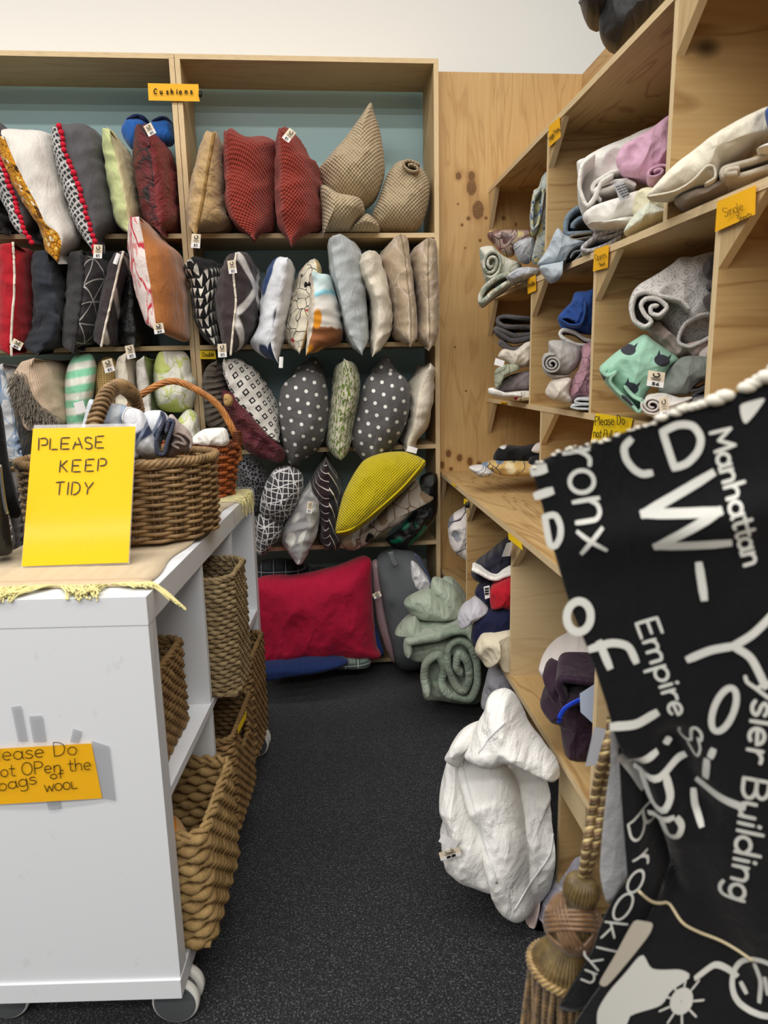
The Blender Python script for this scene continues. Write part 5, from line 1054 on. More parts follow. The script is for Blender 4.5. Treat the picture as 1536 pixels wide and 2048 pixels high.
ribbon('lining', 'J', [(292, 846), (350, 870), (420, 905), (470, 905), (520, 870), (575, 850)], 32, 1.90, .08, WS, clamp=LB2, parent=o, n=60, amp=.010)
NVC = fabric('navy_cotton', (24, 26, 58))
o = lin_('J', [[(312, 998), (380, 942), (450, 960), (470, 1010), (440, 1095), (380, 1060)]], 1.94, NVC, 'small navy folded piece with a paper label under the embossed quilt', 'sheet', LB2, B=.12)
sheet('paper_label', 'J', [(374, 955), (415, 945), (418, 1030), (385, 1042)], plane_surf(onax(*px('J', [(395, 990)])[0], 1, 1.865), hdir(973, 1184), 0), .001, M_PAPER, o)
ink('label_print', [l for r in range(3) for l in text_lines('J', 'dmse', (384, 975 + r * 18), (412, 970 + r * 18), 14)], 1.2, plane_surf(onax(*px('J', [(395, 990)])[0], 1, 1.86), hdir(973, 1184), 0), M_INK, o)
lin_('J', [[(418, 985), (470, 940), (560, 900), (610, 900), (610, 1100), (500, 1098), (428, 1100)]], 1.86, fabric('scarlet_cotton', (178, 24, 40)), 'scarlet folded sheet on the navy pile', 'sheet', LB2, B=.14, amp=.010)
lin_('J', [[(190, 1180), (215, 1120), (270, 1085), (330, 1048), (408, 1105), (370, 1150), (300, 1195), (215, 1242)]], 1.90, fabric('pale_lilac_grey', (190, 188, 196)), 'pale lilac grey cloth dangling from the lower bay', 'sheet', LB2, B=.1, amp=.013)
lin_('J', [[(285, 1310), (300, 1230), (350, 1170), (430, 1125), (610, 1095), (610, 1290), (450, 1292), (370, 1310), (310, 1370)]], 1.86, NVC, 'plump navy quilt below the scarlet sheet', 'quilt', LB2, 'quilt', B=.16, amp=.011, wf=16)
lin_('J', [[(312, 1392), (350, 1310), (400, 1290), (480, 1275), (610, 1280), (610, 1540), (520, 1535), (480, 1470), (400, 1510), (350, 1450)]], 1.80, fabric('cream_quilted', (216, 206, 182), P_stripe((196, 184, 158), .09, .003, 20)), 'cream quilted bedspread at the bottom of the navy pile', 'quilt', lambda P: LB2(P), 'quilt', B=.14, amp=.013)
AUB = fabric('aubergine_quilt', (48, 30, 48), P_grid((30, 18, 32), .12, .12, .003), .6)
lin_('K', [[(968, 602), (1040, 565), (1120, 528), (1180, 505), (1300, 505), (1300, 640), (1180, 625), (1080, 605), (1000, 625), (978, 640)]], 1.44, fabric('white_sheeting', (220, 212, 208)), 'white sheet folded on top of the aubergine quilt', 'sheet', LB3, B=.2)
o = lin_('K', [[(985, 640), (1010, 615), (1090, 605), (1200, 618), (1290, 640), (1290, 1120), (1180, 1125), (1120, 1110), (1100, 1070), (1085, 960), (1070, 880), (1010, 840), (972, 780), (1000, 740), (1010, 700)]], 1.38, AUB, 'aubergine quilt tied with a bright blue ribbon', 'quilt', LB3, 'quilt', B=.22, amp=.013, F=.07)
ribbon('fold', 'K', [(1300, 680), (1180, 665), (1090, 660), (1070, 690), (1090, 740), (1100, 790), (1180, 770), (1290, 760)], 40, 1.29, .12, AUB, clamp=LB3, parent=o, n=60)
RIB = plain('blue_ribbon', (24, 66, 200), .5, .4)
V, F = tube([onax(*q, 1, 1.268) for q in rs(px('K', [(1072, 885), (1076, 850), (1100, 812), (1140, 785), (1190, 762)]), 24)], .0055, 8, flat=.35); mesh_obj('ribbon', V, F, RIB, o)
LBP = plain('pale_blue_card', (176, 188, 208), .7, .2)
sheet('card', 'K', [(1176, 735), (1262, 680), (1262, 905), (1180, 830)], plane_surf(onax(*px('K', [(1220, 790)])[0], 1, 1.225), hdir(1175, 1408), 0), .002, LBP, o)
# floor and under the shelf
GQ = fabric('dove_quilt', (156, 156, 164))
lin_('K', [[(672, 800), (690, 690), (710, 620), (750, 595), (800, 610), (840, 650), (840, 760), (760, 830)]], 1.86, GQ, 'dove grey quilt end behind the white duvet', 'quilt', None, 'quilt', B=.12)
SFM = fabric('seafoam_sateen', (172, 184, 166), P_leaf((150, 166, 148), 9, .55, (1, 1), 0, 1), .42, .2, .5, spec=.45)
SG = 'seafoam pieces stacked on the floor'
sf = lambda polys, Y, label, cat='pillow', name='pillow', **k: puff(name, 'K', [polys], Y, SFM, label, cat, SG, clamp=LF, **{**dict(F=.06, B=.12, amp=.010, wf=10), **k})
sf([(470, 155), (520, 150), (600, 250), (660, 380), (600, 400), (520, 300)], 2.42, 'seafoam green pillow standing at the back of the floor stack')
sf([(414, 215), (420, 150), (470, 160), (540, 200), (580, 270), (605, 335), (560, 370), (500, 320), (440, 265)], 2.36, 'seafoam green pillow tipped on edge at the top of the floor stack')
sf([(275, 268), (330, 232), (400, 214), (450, 245), (520, 300), (550, 345), (490, 356), (400, 356), (340, 345), (305, 315)], 2.32, 'seafoam green pillow pointing left, second in the floor stack')
sf([(230, 425), (262, 385), (330, 338), (350, 360), (380, 400), (420, 432), (330, 438), (240, 436)], 2.30, 'seafoam green pillow lowest and furthest left in the floor stack')
sf([(325, 375), (380, 360), (470, 356), (560, 362), (620, 400), (560, 405), (470, 412), (370, 402)], 2.31, 'flat seafoam green pillow above the rolled quilt')
o = puff('rolled_quilt', 'K', [[(290, 510), (288, 460), (360, 435), (480, 420), (600, 400), (640, 450), (600, 520), (480, 530), (390, 565), (320, 560)], [(368, 620), (390, 560), (470, 512), (560, 480), (640, 470), (680, 560), (690, 700), (665, 775), (580, 780), (460, 765), (378, 756)]], 2.30, SFM, 'seafoam green quilt rolled up at the bottom of the floor stack', 'quilt', SG, F=.06, B=.2, clamp=LF, amp=.012, wf=9, dY=[0, .02])
ribbon('roll', 'K', [(400, 745), (378, 660), (392, 580), (450, 545), (480, 610), (470, 690), (520, 750), (610, 765), (650, 690), (650, 590), (620, 500), (560, 470), (505, 505), (500, 600), (540, 690), (580, 720), (610, 660), (600, 570), (560, 530), (545, 590), (575, 640)], 40, 2.215, .16, SFM, clamp=LF, parent=o, n=160, amp=.010)
ribbon('fold', 'K', [(300, 545), (300, 480), (400, 455), (500, 430), (600, 425), (640, 470)], 44, 2.21, .14, SFM, clamp=LF, parent=o, n=70, amp=.011)
# white duvet
DUV = fabric('white_down_duvet', (244, 243, 240), None, .75, .2, .55, var=.0)
DCL = lambda P: clamp_floor(np.c_[np.minimum(P[:, 0], XL - .006), P[:, 1], P[:, 2]])
DN = np.array([.52, .84, -.18]); DN /= np.linalg.norm(DN)
d = puff('duvet', 'L', [
    [(150, 20), (110, 150), (92, 290), (108, 430), (90, 540), (110, 640), (142, 770), (160, 840), (300, 920), (475, 978), (470, 800), (400, 560), (300, 320), (240, 120), (215, 10)],
    [(240, 20), (220, 110), (262, 260), (330, 480), (400, 700), (470, 940), (500, 1075), (565, 1155), (640, 1186), (720, 1120), (700, 900), (690, 650), (650, 420), (590, 230), (480, 60)],
    [(560, 60), (590, 230), (650, 430), (700, 640), (690, 900), (700, 1130), (800, 1030), (900, 890), (965, 770), (995, 620), (985, 500), (930, 380), (890, 290), (895, 190), (760, 110)],
    [(240, 10), (290, -60), (335, -190), (395, -300), (425, -395), (500, -430), (560, -405), (610, -310), (655, -190), (740, -70), (840, 40), (895, 110), (895, 205), (760, 150), (640, 90), (545, 72), (470, 100), (340, 80), (270, 50)],
    [(150, 20), (180, -60), (230, -150), (330, -190), (345, -80), (260, 20), (230, 90)]],
    1.385, DUV, 'big white down duvet slumped on the carpet against the counter', 'duvet', None, F=.09, B=.08, clamp=DCL, amp=.015, wf=11, fold=(35, 60, .3), p=2.0, dY=[.035, 0.0, .03, -.02, .05], N=120, rings=34, nrm=DN)
PW = plain('duvet_piping', (226, 226, 228), .8, .2)
for pth in ([(222, 90), (262, 250), (330, 470), (400, 690), (466, 930)], [(885, 310), (862, 560), (832, 740), (700, 930), (590, 1120)], [(520, -190), (420, -90), (340, 20)]):
    V, F = tube(lay_on(d, 'L', pth, .001), .0022, 6); mesh_obj('piping', V, F, PW, d)
ty = float(lay_on(d, 'L', [(165, 690), (170, 692)], .02)[0][1])
price_tag(d, 'L', (140, 725), ty, -16, 60, 150, plainback=False); price_tag(d, 'L', (130, 640), ty, 25, 60, 130, plainback=True)
LVG = fabric('lavender_scroll', (172, 172, 188), P_vein((206, 206, 216), 22, .06, .1))
o = puff('duvet_cover', 'L', [[(1080, 660), (960, 720), (900, 850), (840, 960), (790, 1060), (750, 1180), (700, 1330), (660, 1380), (690, 1440), (900, 1440), (1100, 1200), (1120, 900)]], 1.36, LVG, 'lavender grey scroll-print cover poking out from under the counter', 'duvet cover', None, F=.04, B=.14, clamp=LF, amp=.012, tilt=.3)
puff('pillowcase', 'L', [[(660, 1190), (720, 1120), (770, 1060), (750, 1180), (700, 1340), (690, 1250)]], 1.36, fabric('shell_pink', (222, 200, 196)), 'shell pink cloth corner beside the duvet on the floor', 'pillowcase', None, F=.03, B=.1, clamp=LF, amp=.004, N=48, rings=10)
# ---------------------------------------------------------------- signs on the shelving
M_SIGN = plain('sign_amber', (240, 178, 24), .55, .3, 0, None, 0); M_YEL = plain('sign_yellow', (246, 208, 26), .6, .3); M_CLIP = plain('black_clip', (18, 18, 18), .4, .4)
def sign(f, quad, Y, label, texts, mat=M_SIGN, axis=1, wd=1.6, bend=.0, name='shelf_sign', inkm=None):
    c = np.array(quad, float).mean(0); q = px(f, [tuple(c)])[0]
    if axis == 1: p = onax(q[0], q[1], 1, Y); n = np.array([0, -1.0, 0])
    else: p = onax(q[0], q[1], 0, Y); n = np.array([-1.0, 0, 0])
    o = sheet(name, f, quad, plane_surf(p, n, 0), .0015, mat, None, bend=bend); tag_obj(o, label, 'sign')
    s = plane_surf(p, n, .004 + bend * 1.3)
    ls = [l for t in texts for l in text_lines(f, *t)]
    if ls: ink('lettering', ls, wd, s, inkm or M_INK, o)
    return o
o = sign('A', [(873, 196), (1172, 202), (1180, 304), (878, 298)], YB - .006, 'amber sign reading Cushions clipped to the shelving divider', [], bend=.002)
C0 = [('C', 908, 262), ('u', 948, 260), ('s', 990, 260), ('h', 1020, 260), ('i', 1055, 260), ('o', 1080, 260), ('n', 1100, 259), ('s', 1125, 259)]
tl = []
for i, (ch, x, y) in enumerate([('C', 908, 259), ('u', 944, 259), ('s', 982, 259), ('h', 1008, 259), ('i', 1042, 259), ('o', 1058, 259), ('n', 1092, 258), ('s', 1124, 258)]):
    h_ = 30; wdt = G[ch][0] * h_ * 1.0; tl += text_lines('A', ch, (x, y), (x + wdt, y), h_)
ink('lettering', tl, 2.1, plane_surf(np.array([0, YB - .014, 0]), [0, -1, 0], 0), M_INK, o)
V, F = tube([onax(*q, 1, YB - .012) for q in px('A', [(1183, 244), (1184, 278)])], .006, 8); mesh_obj('clip', V, F, M_CLIP, o)
XF = XU - .004
sign('C', [(1180, 712), (1272, 712), (1278, 762), (1183, 762)], YB - .004, 'small yellow label reading Double on the third shelf edge', [('Double', (1195, 750), (1265, 746), 26)], M_YEL, wd=.9)
sign('R', [(508, 592), (560, 545), (566, 640), (510, 690)], XF, 'amber Super King label under the top linen shelf', [('Super King', (512, 660), (562, 606), 20)], axis=0, wd=.9)
sign('G', [(697, 722), (768, 698), (762, 810), (690, 828)], XF, 'amber Queen Sheet label on the middle row divider', [('Queen', (706, 778), (758, 758), 30), ('Sheet', (722, 806), (752, 796), 17)], axis=0, wd=.9, bend=.003)
sign('G', [(374, 862), (414, 845), (416, 920), (375, 938)], XF, 'amber Double label at the far end of the second linen shelf', [('Double', (377, 906), (413, 890), 24)], axis=0, wd=.8)
sign('G', [(1290, 492), (1478, 410), (1474, 552), (1280, 638)], XF, 'large amber Single Sheets label on the near middle divider', [('Single', (1326, 566), (1422, 528), 42), ('Sheets', (1394, 588), (1460, 558), 22)], axis=0, wd=1.2, bend=.003)
sign('H', [(1120, 1022), (1405, 1062), (1350, 1330), (1066, 1330)], XF, 'yellow handwritten note asking not to pull the sheet sets, under the third shelf', [('Please Do', (1112, 1118), (1345, 1108), 70), ('not Pull the', (1098, 1205), (1322, 1228), 66), ('Sheet sets', (1085, 1300), (1310, 1315), 66)], M_YEL, axis=0, wd=1.5, bend=.004, name='handwritten_note')
sign('H', [(388, 930), (438, 935), (436, 958), (386, 952)], XF + .001, 'tiny amber sticker on the third shelf edge', [('Super', (392, 952), (432, 954), 10)], axis=0, wd=.7, name='sticker')
XG = XL - .004
sign('J', [(545, 572), (640, 650), (648, 702), (548, 622)], XG, 'crumpled yellow label on the worktop edge above the navy quilts', [('xeam', (560, 625), (640, 682), 30)][:0], M_YEL, axis=0, bend=.006, name='shelf_label')
o = sign('J', [(148, 222), (178, 245), (180, 262), (150, 238)], XG, 'narrow yellow sticker on the far worktop edge', [], M_YEL, axis=0, name='sticker')
o = sign('J', [(238, 335), (262, 352), (258, 385), (235, 375)], XG, 'folded yellow tab with a black clip beneath the worktop', [], M_YEL, axis=0, bend=.004, name='shelf_label')
V, F = tube([onax(*q, 0, XG - .004) for q in px('J', [(262, 365), (262, 402)])], .0075, 8); mesh_obj('clip', V, F, M_CLIP, o)
V = []; o = sign('J', [(535, 650), (575, 640), (560, 740), (500, 745)], XG - .01, 'strip of clear tape hanging below the worktop label', [], plain('clear_tape', (196, 192, 184), .25, .5), axis=0, bend=.008, name='tape_strip')
# ---------------------------------------------------------------- on and in the white cube unit
TOPZ = CZ1
RUN = NB('runner_linen', .95, .2, .1); _u = RUN.uv(); _x, _y, _ = RUN.xyz(_u)
RUN.color(RUN.mix(RUN.step(RUN.noise(RUN.uv((1, .15, 1)), 60, 2), .5, .3), RUN.mix(RUN.mth('MULTIPLY', RUN.step(RUN.mth('PINGPONG', _y, .045), .004, .002, inv=True), RUN.step(_y, .16, .005, inv=True)), lin((202, 184, 156)), lin((190, 148, 118))), lin((188, 170, 140))))
RUN.bump(RUN.noise(_u, 500, 1), .4, .003)
V, F, UV = [], [], []; NU, NV = 14, 50
for sgn in (1, 0):
    for j in range(NV + 1):
        for i in range(NU + 1):
            o_ = -.385 + (.365 + .006 * math.sin(j * .5)) * i / NU; s_ = .055 + .985 * j / NV
            z = TOPZ + .0015 + sgn * (.004 + .0012 * nz((o_, s_, 0), 22))
            V.append(cu(o_, s_, z)); UV.append((o_, s_))
n1 = (NU + 1) * (NV + 1)
for s_ in (0, 1):
    for j in range(NV):
        for i in range(NU):
            a = s_ * n1 + j * (NU + 1) + i; q = (a, a + 1, a + NU + 2, a + NU + 1); F.append(q if s_ == 0 else q[::-1])
for j in range(NV):
    for i in (0, NU): a = j * (NU + 1) + i; b2 = a + NU + 1; q = (a, b2, b2 + n1, a + n1); F.append(q if i == 0 else q[::-1])
for i in range(NU):
    for j in (0, NV): a = j * (NU + 1) + i; q = (a, a + 1, a + 1 + n1, a + n1); F.append(q[::-1] if j == 0 else q)
run = mesh_obj('table_runner', V, F, RUN.m, None, None, UV); tag_obj(run, 'beige striped cloth runner with pale yellow fringe covering the cube unit top', 'runner')
FRG = fabric('pale_yellow_thread', (222, 212, 150), None, .8, .2)
random.seed(11); V, F = [], []
for k in range(230):                                              # near end fringe, lying over the front edge in locks
    lock = k % 12; o0 = -.385 + .365 * (lock + .5) / 12 + random.uniform(-.016, .016); lean = (.030 * math.sin(lock * 1.9) + (.050 if lock > 9 else .02 if lock > 6 else -.02))
    ln = random.uniform(.05, .075); pts = []
    for t in (0, .25, .5, .75, 1):
        o_ = o0 + lean * t + random.uniform(-.003, .003); s_ = .058 - ln * t * (.9 if lock <= 9 else .35); z = TOPZ + .005 + random.uniform(0, .006) * (t > .1)
        if s_ < 0: z -= (-s_) * 1.4; s_ = max(s_ * .35, -.008) - .003
        if o_ > .0: z -= (o_) * .8
        pts.append(cu(o_, s_, z))
    tube(rs([tuple(p) for p in pts], 9), .0013, 5, False, V, F, False)
mesh_obj('fringe', V, F, FRG, run)['kind'] = 'stuff'
V, F = [], []
for k in range(150):                                              # far end fringe, combed sideways under tape
    s0 = random.uniform(.84, 1.03); o0 = random.uniform(-.16, -.03); pts = [cu(min(o0 + .10 * t, .006), s0 + .01 * math.sin(t * 3 + k), TOPZ + .0065 + random.uniform(0, .003) - (max(0, o0 + .10 * t - .006) * 1.0)) for t in (0, .33, .66, 1)]
    tube(rs([tuple(p) for p in pts], 7), .0013, 5, False, V, F, False)
mesh_obj('fringe', V, F, FRG, run)['kind'] = 'stuff'
b = NB('packing_tape', .18, 0, .5); b.color(lin((228, 222, 206))); b.b.inputs['Alpha'].default_value = .28; M_TAPE = b.m; b.bump(b.noise(b.uv(1, src='Object'), 70, 3), .6, .004)
V, F = [], []
for j in range(11):
    for i, (o_, dz) in enumerate(((-.13, .011), (-.06, .0115), (-.005, .0105), (.004, -.004), (.005, -.045))):
        V.append(cu(o_, .74 + .33 * j / 10, TOPZ + dz + .0015 * nz((i, j, 0), .7)))
for j in range(10):
    for i in range(4): a = j * 5 + i; F.append((a, a + 1, a + 6, a + 5))
mesh_obj('packing_tape', V, F, M_TAPE, run)
# --- rattan log basket with a coiled cane handle
def cane(name, c1, c2, rough=.45):
    b = NB(name, rough, 0, .4); u = b.uv(1, src='Object'); n = b.noise(u, 30, 3); n2 = b.noise(u, 160, 2)
    b.color(b.mix(b.step(n, .5, .2), lin(c1), b.mix(b.step(n2, .5, .2), lin(c2), lin([v * .6 for v in c2])))); b.bump(n2, .25, .002); return b.m
RAT = cane('grey_rattan', (166, 134, 92), (120, 92, 58)); RATD = cane('rattan_stake', (134, 106, 70), (96, 72, 46))
bc = np.array([-.452, 1.632, TOPZ + .0085]); BA, BB, BH = .205, .148, .178
def oval(cn, a, b_, z, n=120, sq=.85, rot=-ANG):
    out = []
    for k in range(n):
        t = 2 * PI * k / n; x = a * math.copysign(abs(math.cos(t)) ** sq, math.cos(t)); y = b_ * math.copysign(abs(math.sin(t)) ** sq, math.sin(t))
        out.append((cn[0] + x * math.cos(rot) - y * math.sin(rot), cn[1] + x * math.sin(rot) + y * math.cos(rot), cn[2] + z))
    return out
def weave(cn, a, b_, z0, z1, rows, stakes, r, amp, mat, smat, root, flare=0.0, sq=.85, jit=.0015, n=None, name='weave', sr=None):
    V, F = [], []; n = n or stakes * 6
    for j in range(rows):
        f = j / (rows - 1); z = z0 + (z1 - z0) * f; aa, bb = a + flare * f, b_ + flare * f; P = oval(cn, aa, bb, z, n, sq); Q = []
        for k, p in enumerate(P):
            d = np.array([p[0] - cn[0], p[1] - cn[1], 0]); d /= np.linalg.norm(d); w_ = math.cos(PI * (k / n * stakes + j)) * amp
            Q.append(np.array(p) + d * w_ + np.array([0, 0, jit * nz((k * .05, j * 3.1, 0), 1.0) * 2]))
        tube(Q, [r * (1 + .12 * nz((k * .07, j, 3), 1)) for k in range(n)], 6, True, V, F)
    mesh_obj(name, V, F, mat, root)
    V, F = [], []
    for k in range(stakes):
        for dt in (-.25, .25):
            pts = []
            for f in (0, .25, .5, .75, 1):
                P = oval(cn, a + flare * f, b_ + flare * f, z0 + (z1 - z0) * f, stakes * 8, sq); pts.append(P[int(k * 8 + dt * 4 + 4 * 0) % (stakes * 8)])
            tube(pts, sr or r * .9, 5, False, V, F)
    mesh_obj('stake', V, F, smat, root)['kind'] = 'stuff'
    # base plate
    P = oval(cn, a * .97, b_ * .97, 0.002, 48, sq); V = [np.array(p) for p in P] + [np.array(p) + np.array([0, 0, .008]) for p in P]
    F = [tuple(range(48))[::-1], tuple(range(48, 96))] + [(k, (k + 1) % 48, 48 + (k + 1) % 48, 48 + k) for k in range(48)]
    mesh_obj('base', V, F, smat, root)
def twist_rim(cn, a, b_, z, n, strands, r, tw, sq=.85):
    V, F = [], []
    P = oval(cn, a, b_, z, n, sq)
    for s in range(strands):
        Q = []
        for k, p in enumerate(P):
            an = 2 * PI * (k / n * tw + s / strands); d = np.array([p[0] - cn[0], p[1] - cn[1], 0]); d /= np.linalg.norm(d)
            Q.append(np.array(p) + d * r * 1.15 * math.cos(an) + np.array([0, 0, r * 1.15 * math.sin(an)]))
        tube(Q, r, 6, True, V, F)
    return V, F
bk = empty('log_basket', tuple(bc), 'oval grey-brown rattan basket with a thick coiled handle behind the yellow sign', 'basket')
weave(bc, BA, BB, .008, BH - .012, 21, 24, .0042, .0060, RAT, RATD, bk, .004)
V, F = twist_rim(bc, BA + .006, BB + .006, BH - .004, 150, 4, .0052, 22); mesh_obj('rim', V, F, RAT, bk)
hp = [(bc[0] - .005, bc[1] - BB, bc[2] + BH - .05), (bc[0] - .01, bc[1] - BB + .004, bc[2] + BH + .06), (bc[0] + .005, bc[1] - BB * .55, bc[2] + BH + .135), (bc[0] + .015, bc[1], bc[2] + BH + .155), (bc[0] + .02, bc[1] + BB * .6, bc[2] + BH + .13), (bc[0] + .015, bc[1] + BB - .004, bc[2] + BH + .06), (bc[0] + .01, bc[1] + BB, bc[2] + BH - .05)]
HP = rs(hp, 420); V, F = tube(HP[::6], .0125, 10); hd = mesh_obj('handle', V, F, RATD, bk)
Q = []
for k in range(0, 420):
    t = HP[min(k + 1, 419)] - HP[max(k - 1, 0)]; t /= np.linalg.norm(t); u1 = np.array([1.0, 0, 0]); u2 = np.cross(t, u1); u2 /= np.linalg.norm(u2); an = k / 420 * 2 * PI * 46
    Q.append(HP[k] + (u1 * math.cos(an) + u2 * math.sin(an)) * .0135)
# finer coil sampling
Qf = rs([tuple(q) for q in Q], 1400); V, F = tube(Qf, .0044, 6); mesh_obj('coil', V, F, RAT, hd)
for sx, zz in ((-1, BH - .02),):
    c = np.array([bc[0] + sx * (BA + .012), bc[1], bc[2] + zz]); V, F = tube([c + np.array([-.018 * math.sin(t) - .004, .045 * math.cos(t), -.004 * math.sin(t)]) for t in np.linspace(0, PI, 16)], .006, 8); mesh_obj('ear_handle', V, F, RAT, bk)
# contents
bcl = lambda P: np.c_[P[:, :2], np.maximum(P[:, 2], TOPZ + .03)]
CK = fabric('blue_white_stripe', (206, 212, 220), P_stripe((176, 192, 212), .03, .012, 12, .01))
puff('folded_cloth', 'S', [[(20, 620), (40, 470), (80, 340), (150, 350), (260, 370), (350, 375), (420, 410), (400, 520), (430, 640), (200, 680)]], 1.60, CK, 'pale blue and white striped cloth in the rattan basket behind the handle', 'cloth', 'cloths in the baskets', F=.05, B=.06, clamp=bcl, amp=.010)
NVS = fabric('navy_check_towel', (206, 208, 214), P_multi(P_stripe((44, 52, 78), .085, .020, 62), P_stripe((120, 130, 150), .085, .006, 30)))
o = puff('folded_cloth', 'S', [[(470, 830), (480, 640), (520, 500), (560, 440), (690, 430), (750, 480), (760, 560), (700, 700), (660, 830)], [(350, 500), (380, 430), (430, 405), (520, 430), (560, 480), (640, 640), (690, 820), (560, 830), (450, 760), (400, 620)]], 1.56, NVS, 'white towel with navy check bands bundled in the rattan basket', 'cloth', 'cloths in the baskets', F=.05, B=.06, clamp=bcl, amp=.008, dY=[.03, 0])
NVD = fabric('navy_weave', (50, 56, 78), P_grid((86, 92, 112), .006, .006, .002))
ribbon('fold', 'S', [(690, 440), (720, 500), (670, 620), (650, 700), (665, 800), (720, 800), (750, 680), (800, 530), (760, 520), (730, 620)], 34, 1.53, .05, NVD, parent=o, n=80, clamp=bcl)
V, F = tube([onax(*q, 1, 1.50) for q in rs(px('S', [(365, 520), (370, 460), (400, 415), (440, 405)]), 14)], .0015, 6); mesh_obj('string', V, F, M_PAPER, o)
TPE = fabric('rose_taupe_cotton', (176, 160, 154))
o = puff('folded_cloth', 'S', [[(740, 830), (770, 640), (755, 480), (790, 465), (860, 540), (930, 600), (962, 680), (940, 770), (860, 800)]], 1.60, TPE, 'rose taupe cloth folded at the right of the rattan basket', 'cloth', 'cloths in the baskets', F=.04, B=.06, clamp=bcl, amp=.007)
ribbon('fold', 'S', [(940, 760), (950, 690), (900, 640), (830, 610), (800, 630), (860, 660), (900, 720), (830, 700), (790, 720), (850, 760)], 26, 1.555, .05, TPE, parent=o, n=80, clamp=bcl)
# --- orange willow basket
WIL = cane('orange_willow', (178, 96, 44), (140, 66, 28), .35); WILD = cane('willow_stake', (136, 70, 34), (104, 50, 24)); WILH = cane('willow_handle', (196, 132, 70), (160, 96, 44), .4)
wc = np.array([-.415, 2.115, TOPZ + .0085])
wb = empty('willow_basket', tuple(wc), 'orange willow basket with a tall twisted hoop handle, behind the rattan one', 'basket')
weave(wc, .150, .095, .006, .142, 13, 22, .0058, .0062, WIL, WILD, wb, .022, .95)
V, F = twist_rim(wc, .172, .117, .150, 130, 3, .0045, 26, .95); mesh_obj('rim', V, F, WILD, wb)
hp = [(wc[0] - .17, wc[1], wc[2] + .10), (wc[0] - .165, wc[1], wc[2] + .19), (wc[0] - .115, wc[1], wc[2] + .285), (wc[0] + .0, wc[1], wc[2] + .338), (wc[0] + .115, wc[1], wc[2] + .275), (wc[0] + .168, wc[1], wc[2] + .175), (wc[0] + .174, wc[1], wc[2] + .10)]
HP = rs(hp, 240); V, F = [], []
for s in range(6):
    Q = []
    for k in range(240):
        t = HP[min(k + 1, 239)] - HP[max(k - 1, 0)]; t /= np.linalg.norm(t); u1 = np.array([0, 1.0, 0]); u2 = np.cross(t, u1); an = 2 * PI * (k / 240 * 5 + s / 6); Q.append(HP[k] + (u1 * math.cos(an) + u2 * math.sin(an)) * .0062)
    tube(Q, .0042, 6, False, V, F)
hd = mesh_obj('handle', V, F, WILH, wb)
for sx in (-1, 1):
    V, F = [], []
    for k in range(8):
        c = np.array([wc[0] + sx * .173, wc[1], wc[2] + .15 + k * .0052]); tube([c + np.array([.0125 * math.cos(t), .0125 * math.sin(t), 0]) for t in np.linspace(0, 2 * PI, 14)[:-1]], .0026, 5, True, V, F)
    mesh_obj('binding', V, F, WILD, hd)
puff('folded_cloth', 'S', [[(950, 720), (965, 655), (1040, 600), (1100, 585), (1230, 580), (1262, 620), (1275, 690), (1250, 730), (1100, 740)]], 2.05, WS, 'white cloth inside the orange willow basket', 'cloth', 'cloths in the baskets', F=.05, B=.08, clamp=bcl, amp=.012, wf=16)
# --- yellow notice
BL, BR = onax(43, 1133, 2, TOPZ + .0085), onax(257, 1127, 2, TOPZ + .0085); TP = onax(166, 853, 1, (BL[1] + BR[1]) / 2 + .095)
nrm = np.cross(BR - BL, TP - BL); sp = plane_surf(BL, nrm, 0)
b = NB('sign_yellow_gloss', .6, 0, .2); b.color(lin((238, 188, 12))); b.b.inputs['Coat Weight'].default_value = .10; b.b.inputs['Coat Roughness'].default_value = .1; M_NOT = b.m
no = sheet('notice', 'X', [(66, 857), (271, 853), (257, 1125), (43, 1133)], sp, .0016, M_NOT); tag_obj(no, 'yellow PLEASE KEEP TIDY notice leaning on the rattan basket', 'sign')
b = NB('acrylic', .25, 0, .2); b.color((1, 1, 1, 1)); b.b.inputs['Transmission Weight'].default_value = .0; b.b.inputs['Alpha'].default_value = .22; M_ACR = b.m
sheet('acrylic_holder', 'X', [(68, 850), (273, 847), (259, 1128), (42, 1136)], plane_surf(BL, nrm, -.0015), .0012, M_ACR, no)
st = plane_surf(BL, nrm, .0032)
def sten(*segs): return [[px('F', [p])[0] for p in s] for s in segs]
SL = sten([(230, 402), (227, 472)], [(240, 405), (268, 403), (280, 418), (276, 438), (262, 443), (245, 444)], [(297, 405), (293, 468)], [(305, 469), (338, 468)], [(362, 404), (358, 468)], [(368, 401), (411, 399)], [(366, 435), (402, 434)], [(368, 467), (408, 466)],
          [(430, 466), (446, 425)], [(462, 400), (486, 463)], [(444, 440), (470, 438)], [(540, 403), (520, 397), (506, 402), (503, 418), (515, 428), (530, 432), (543, 443), (540, 460), (522, 466), (505, 462)], [(566, 394), (562, 458)], [(574, 392), (612, 389)], [(570, 425), (600, 424)], [(572, 460), (611, 459)],
          [(358, 535), (351, 602)], [(396, 535), (362, 566)], [(366, 567), (396, 600)], [(430, 533), (424, 600)], [(438, 531), (478, 530)], [(432, 565), (464, 564)], [(434, 601), (474, 600)], [(508, 530), (502, 597)], [(516, 528), (556, 526)], [(510, 562), (540, 561)], [(512, 598), (551, 596)], [(582, 526), (576, 594)], [(592, 524), (616, 524), (628, 540), (622, 558), (604, 565), (592, 565)],
          [(332, 664), (380, 660)], [(355, 668), (348, 736)], [(405, 664), (398, 735)], [(428, 663), (420, 736)], [(436, 662), (462, 668), (472, 690), (466, 716), (446, 733), (432, 736)], [(502, 664), (516, 692)], [(551, 664), (522, 700)], [(518, 704), (514, 732)])
ink('lettering', SL, 2.6, st, plain('stencil_ink', (52, 50, 36), .6, .3), no)
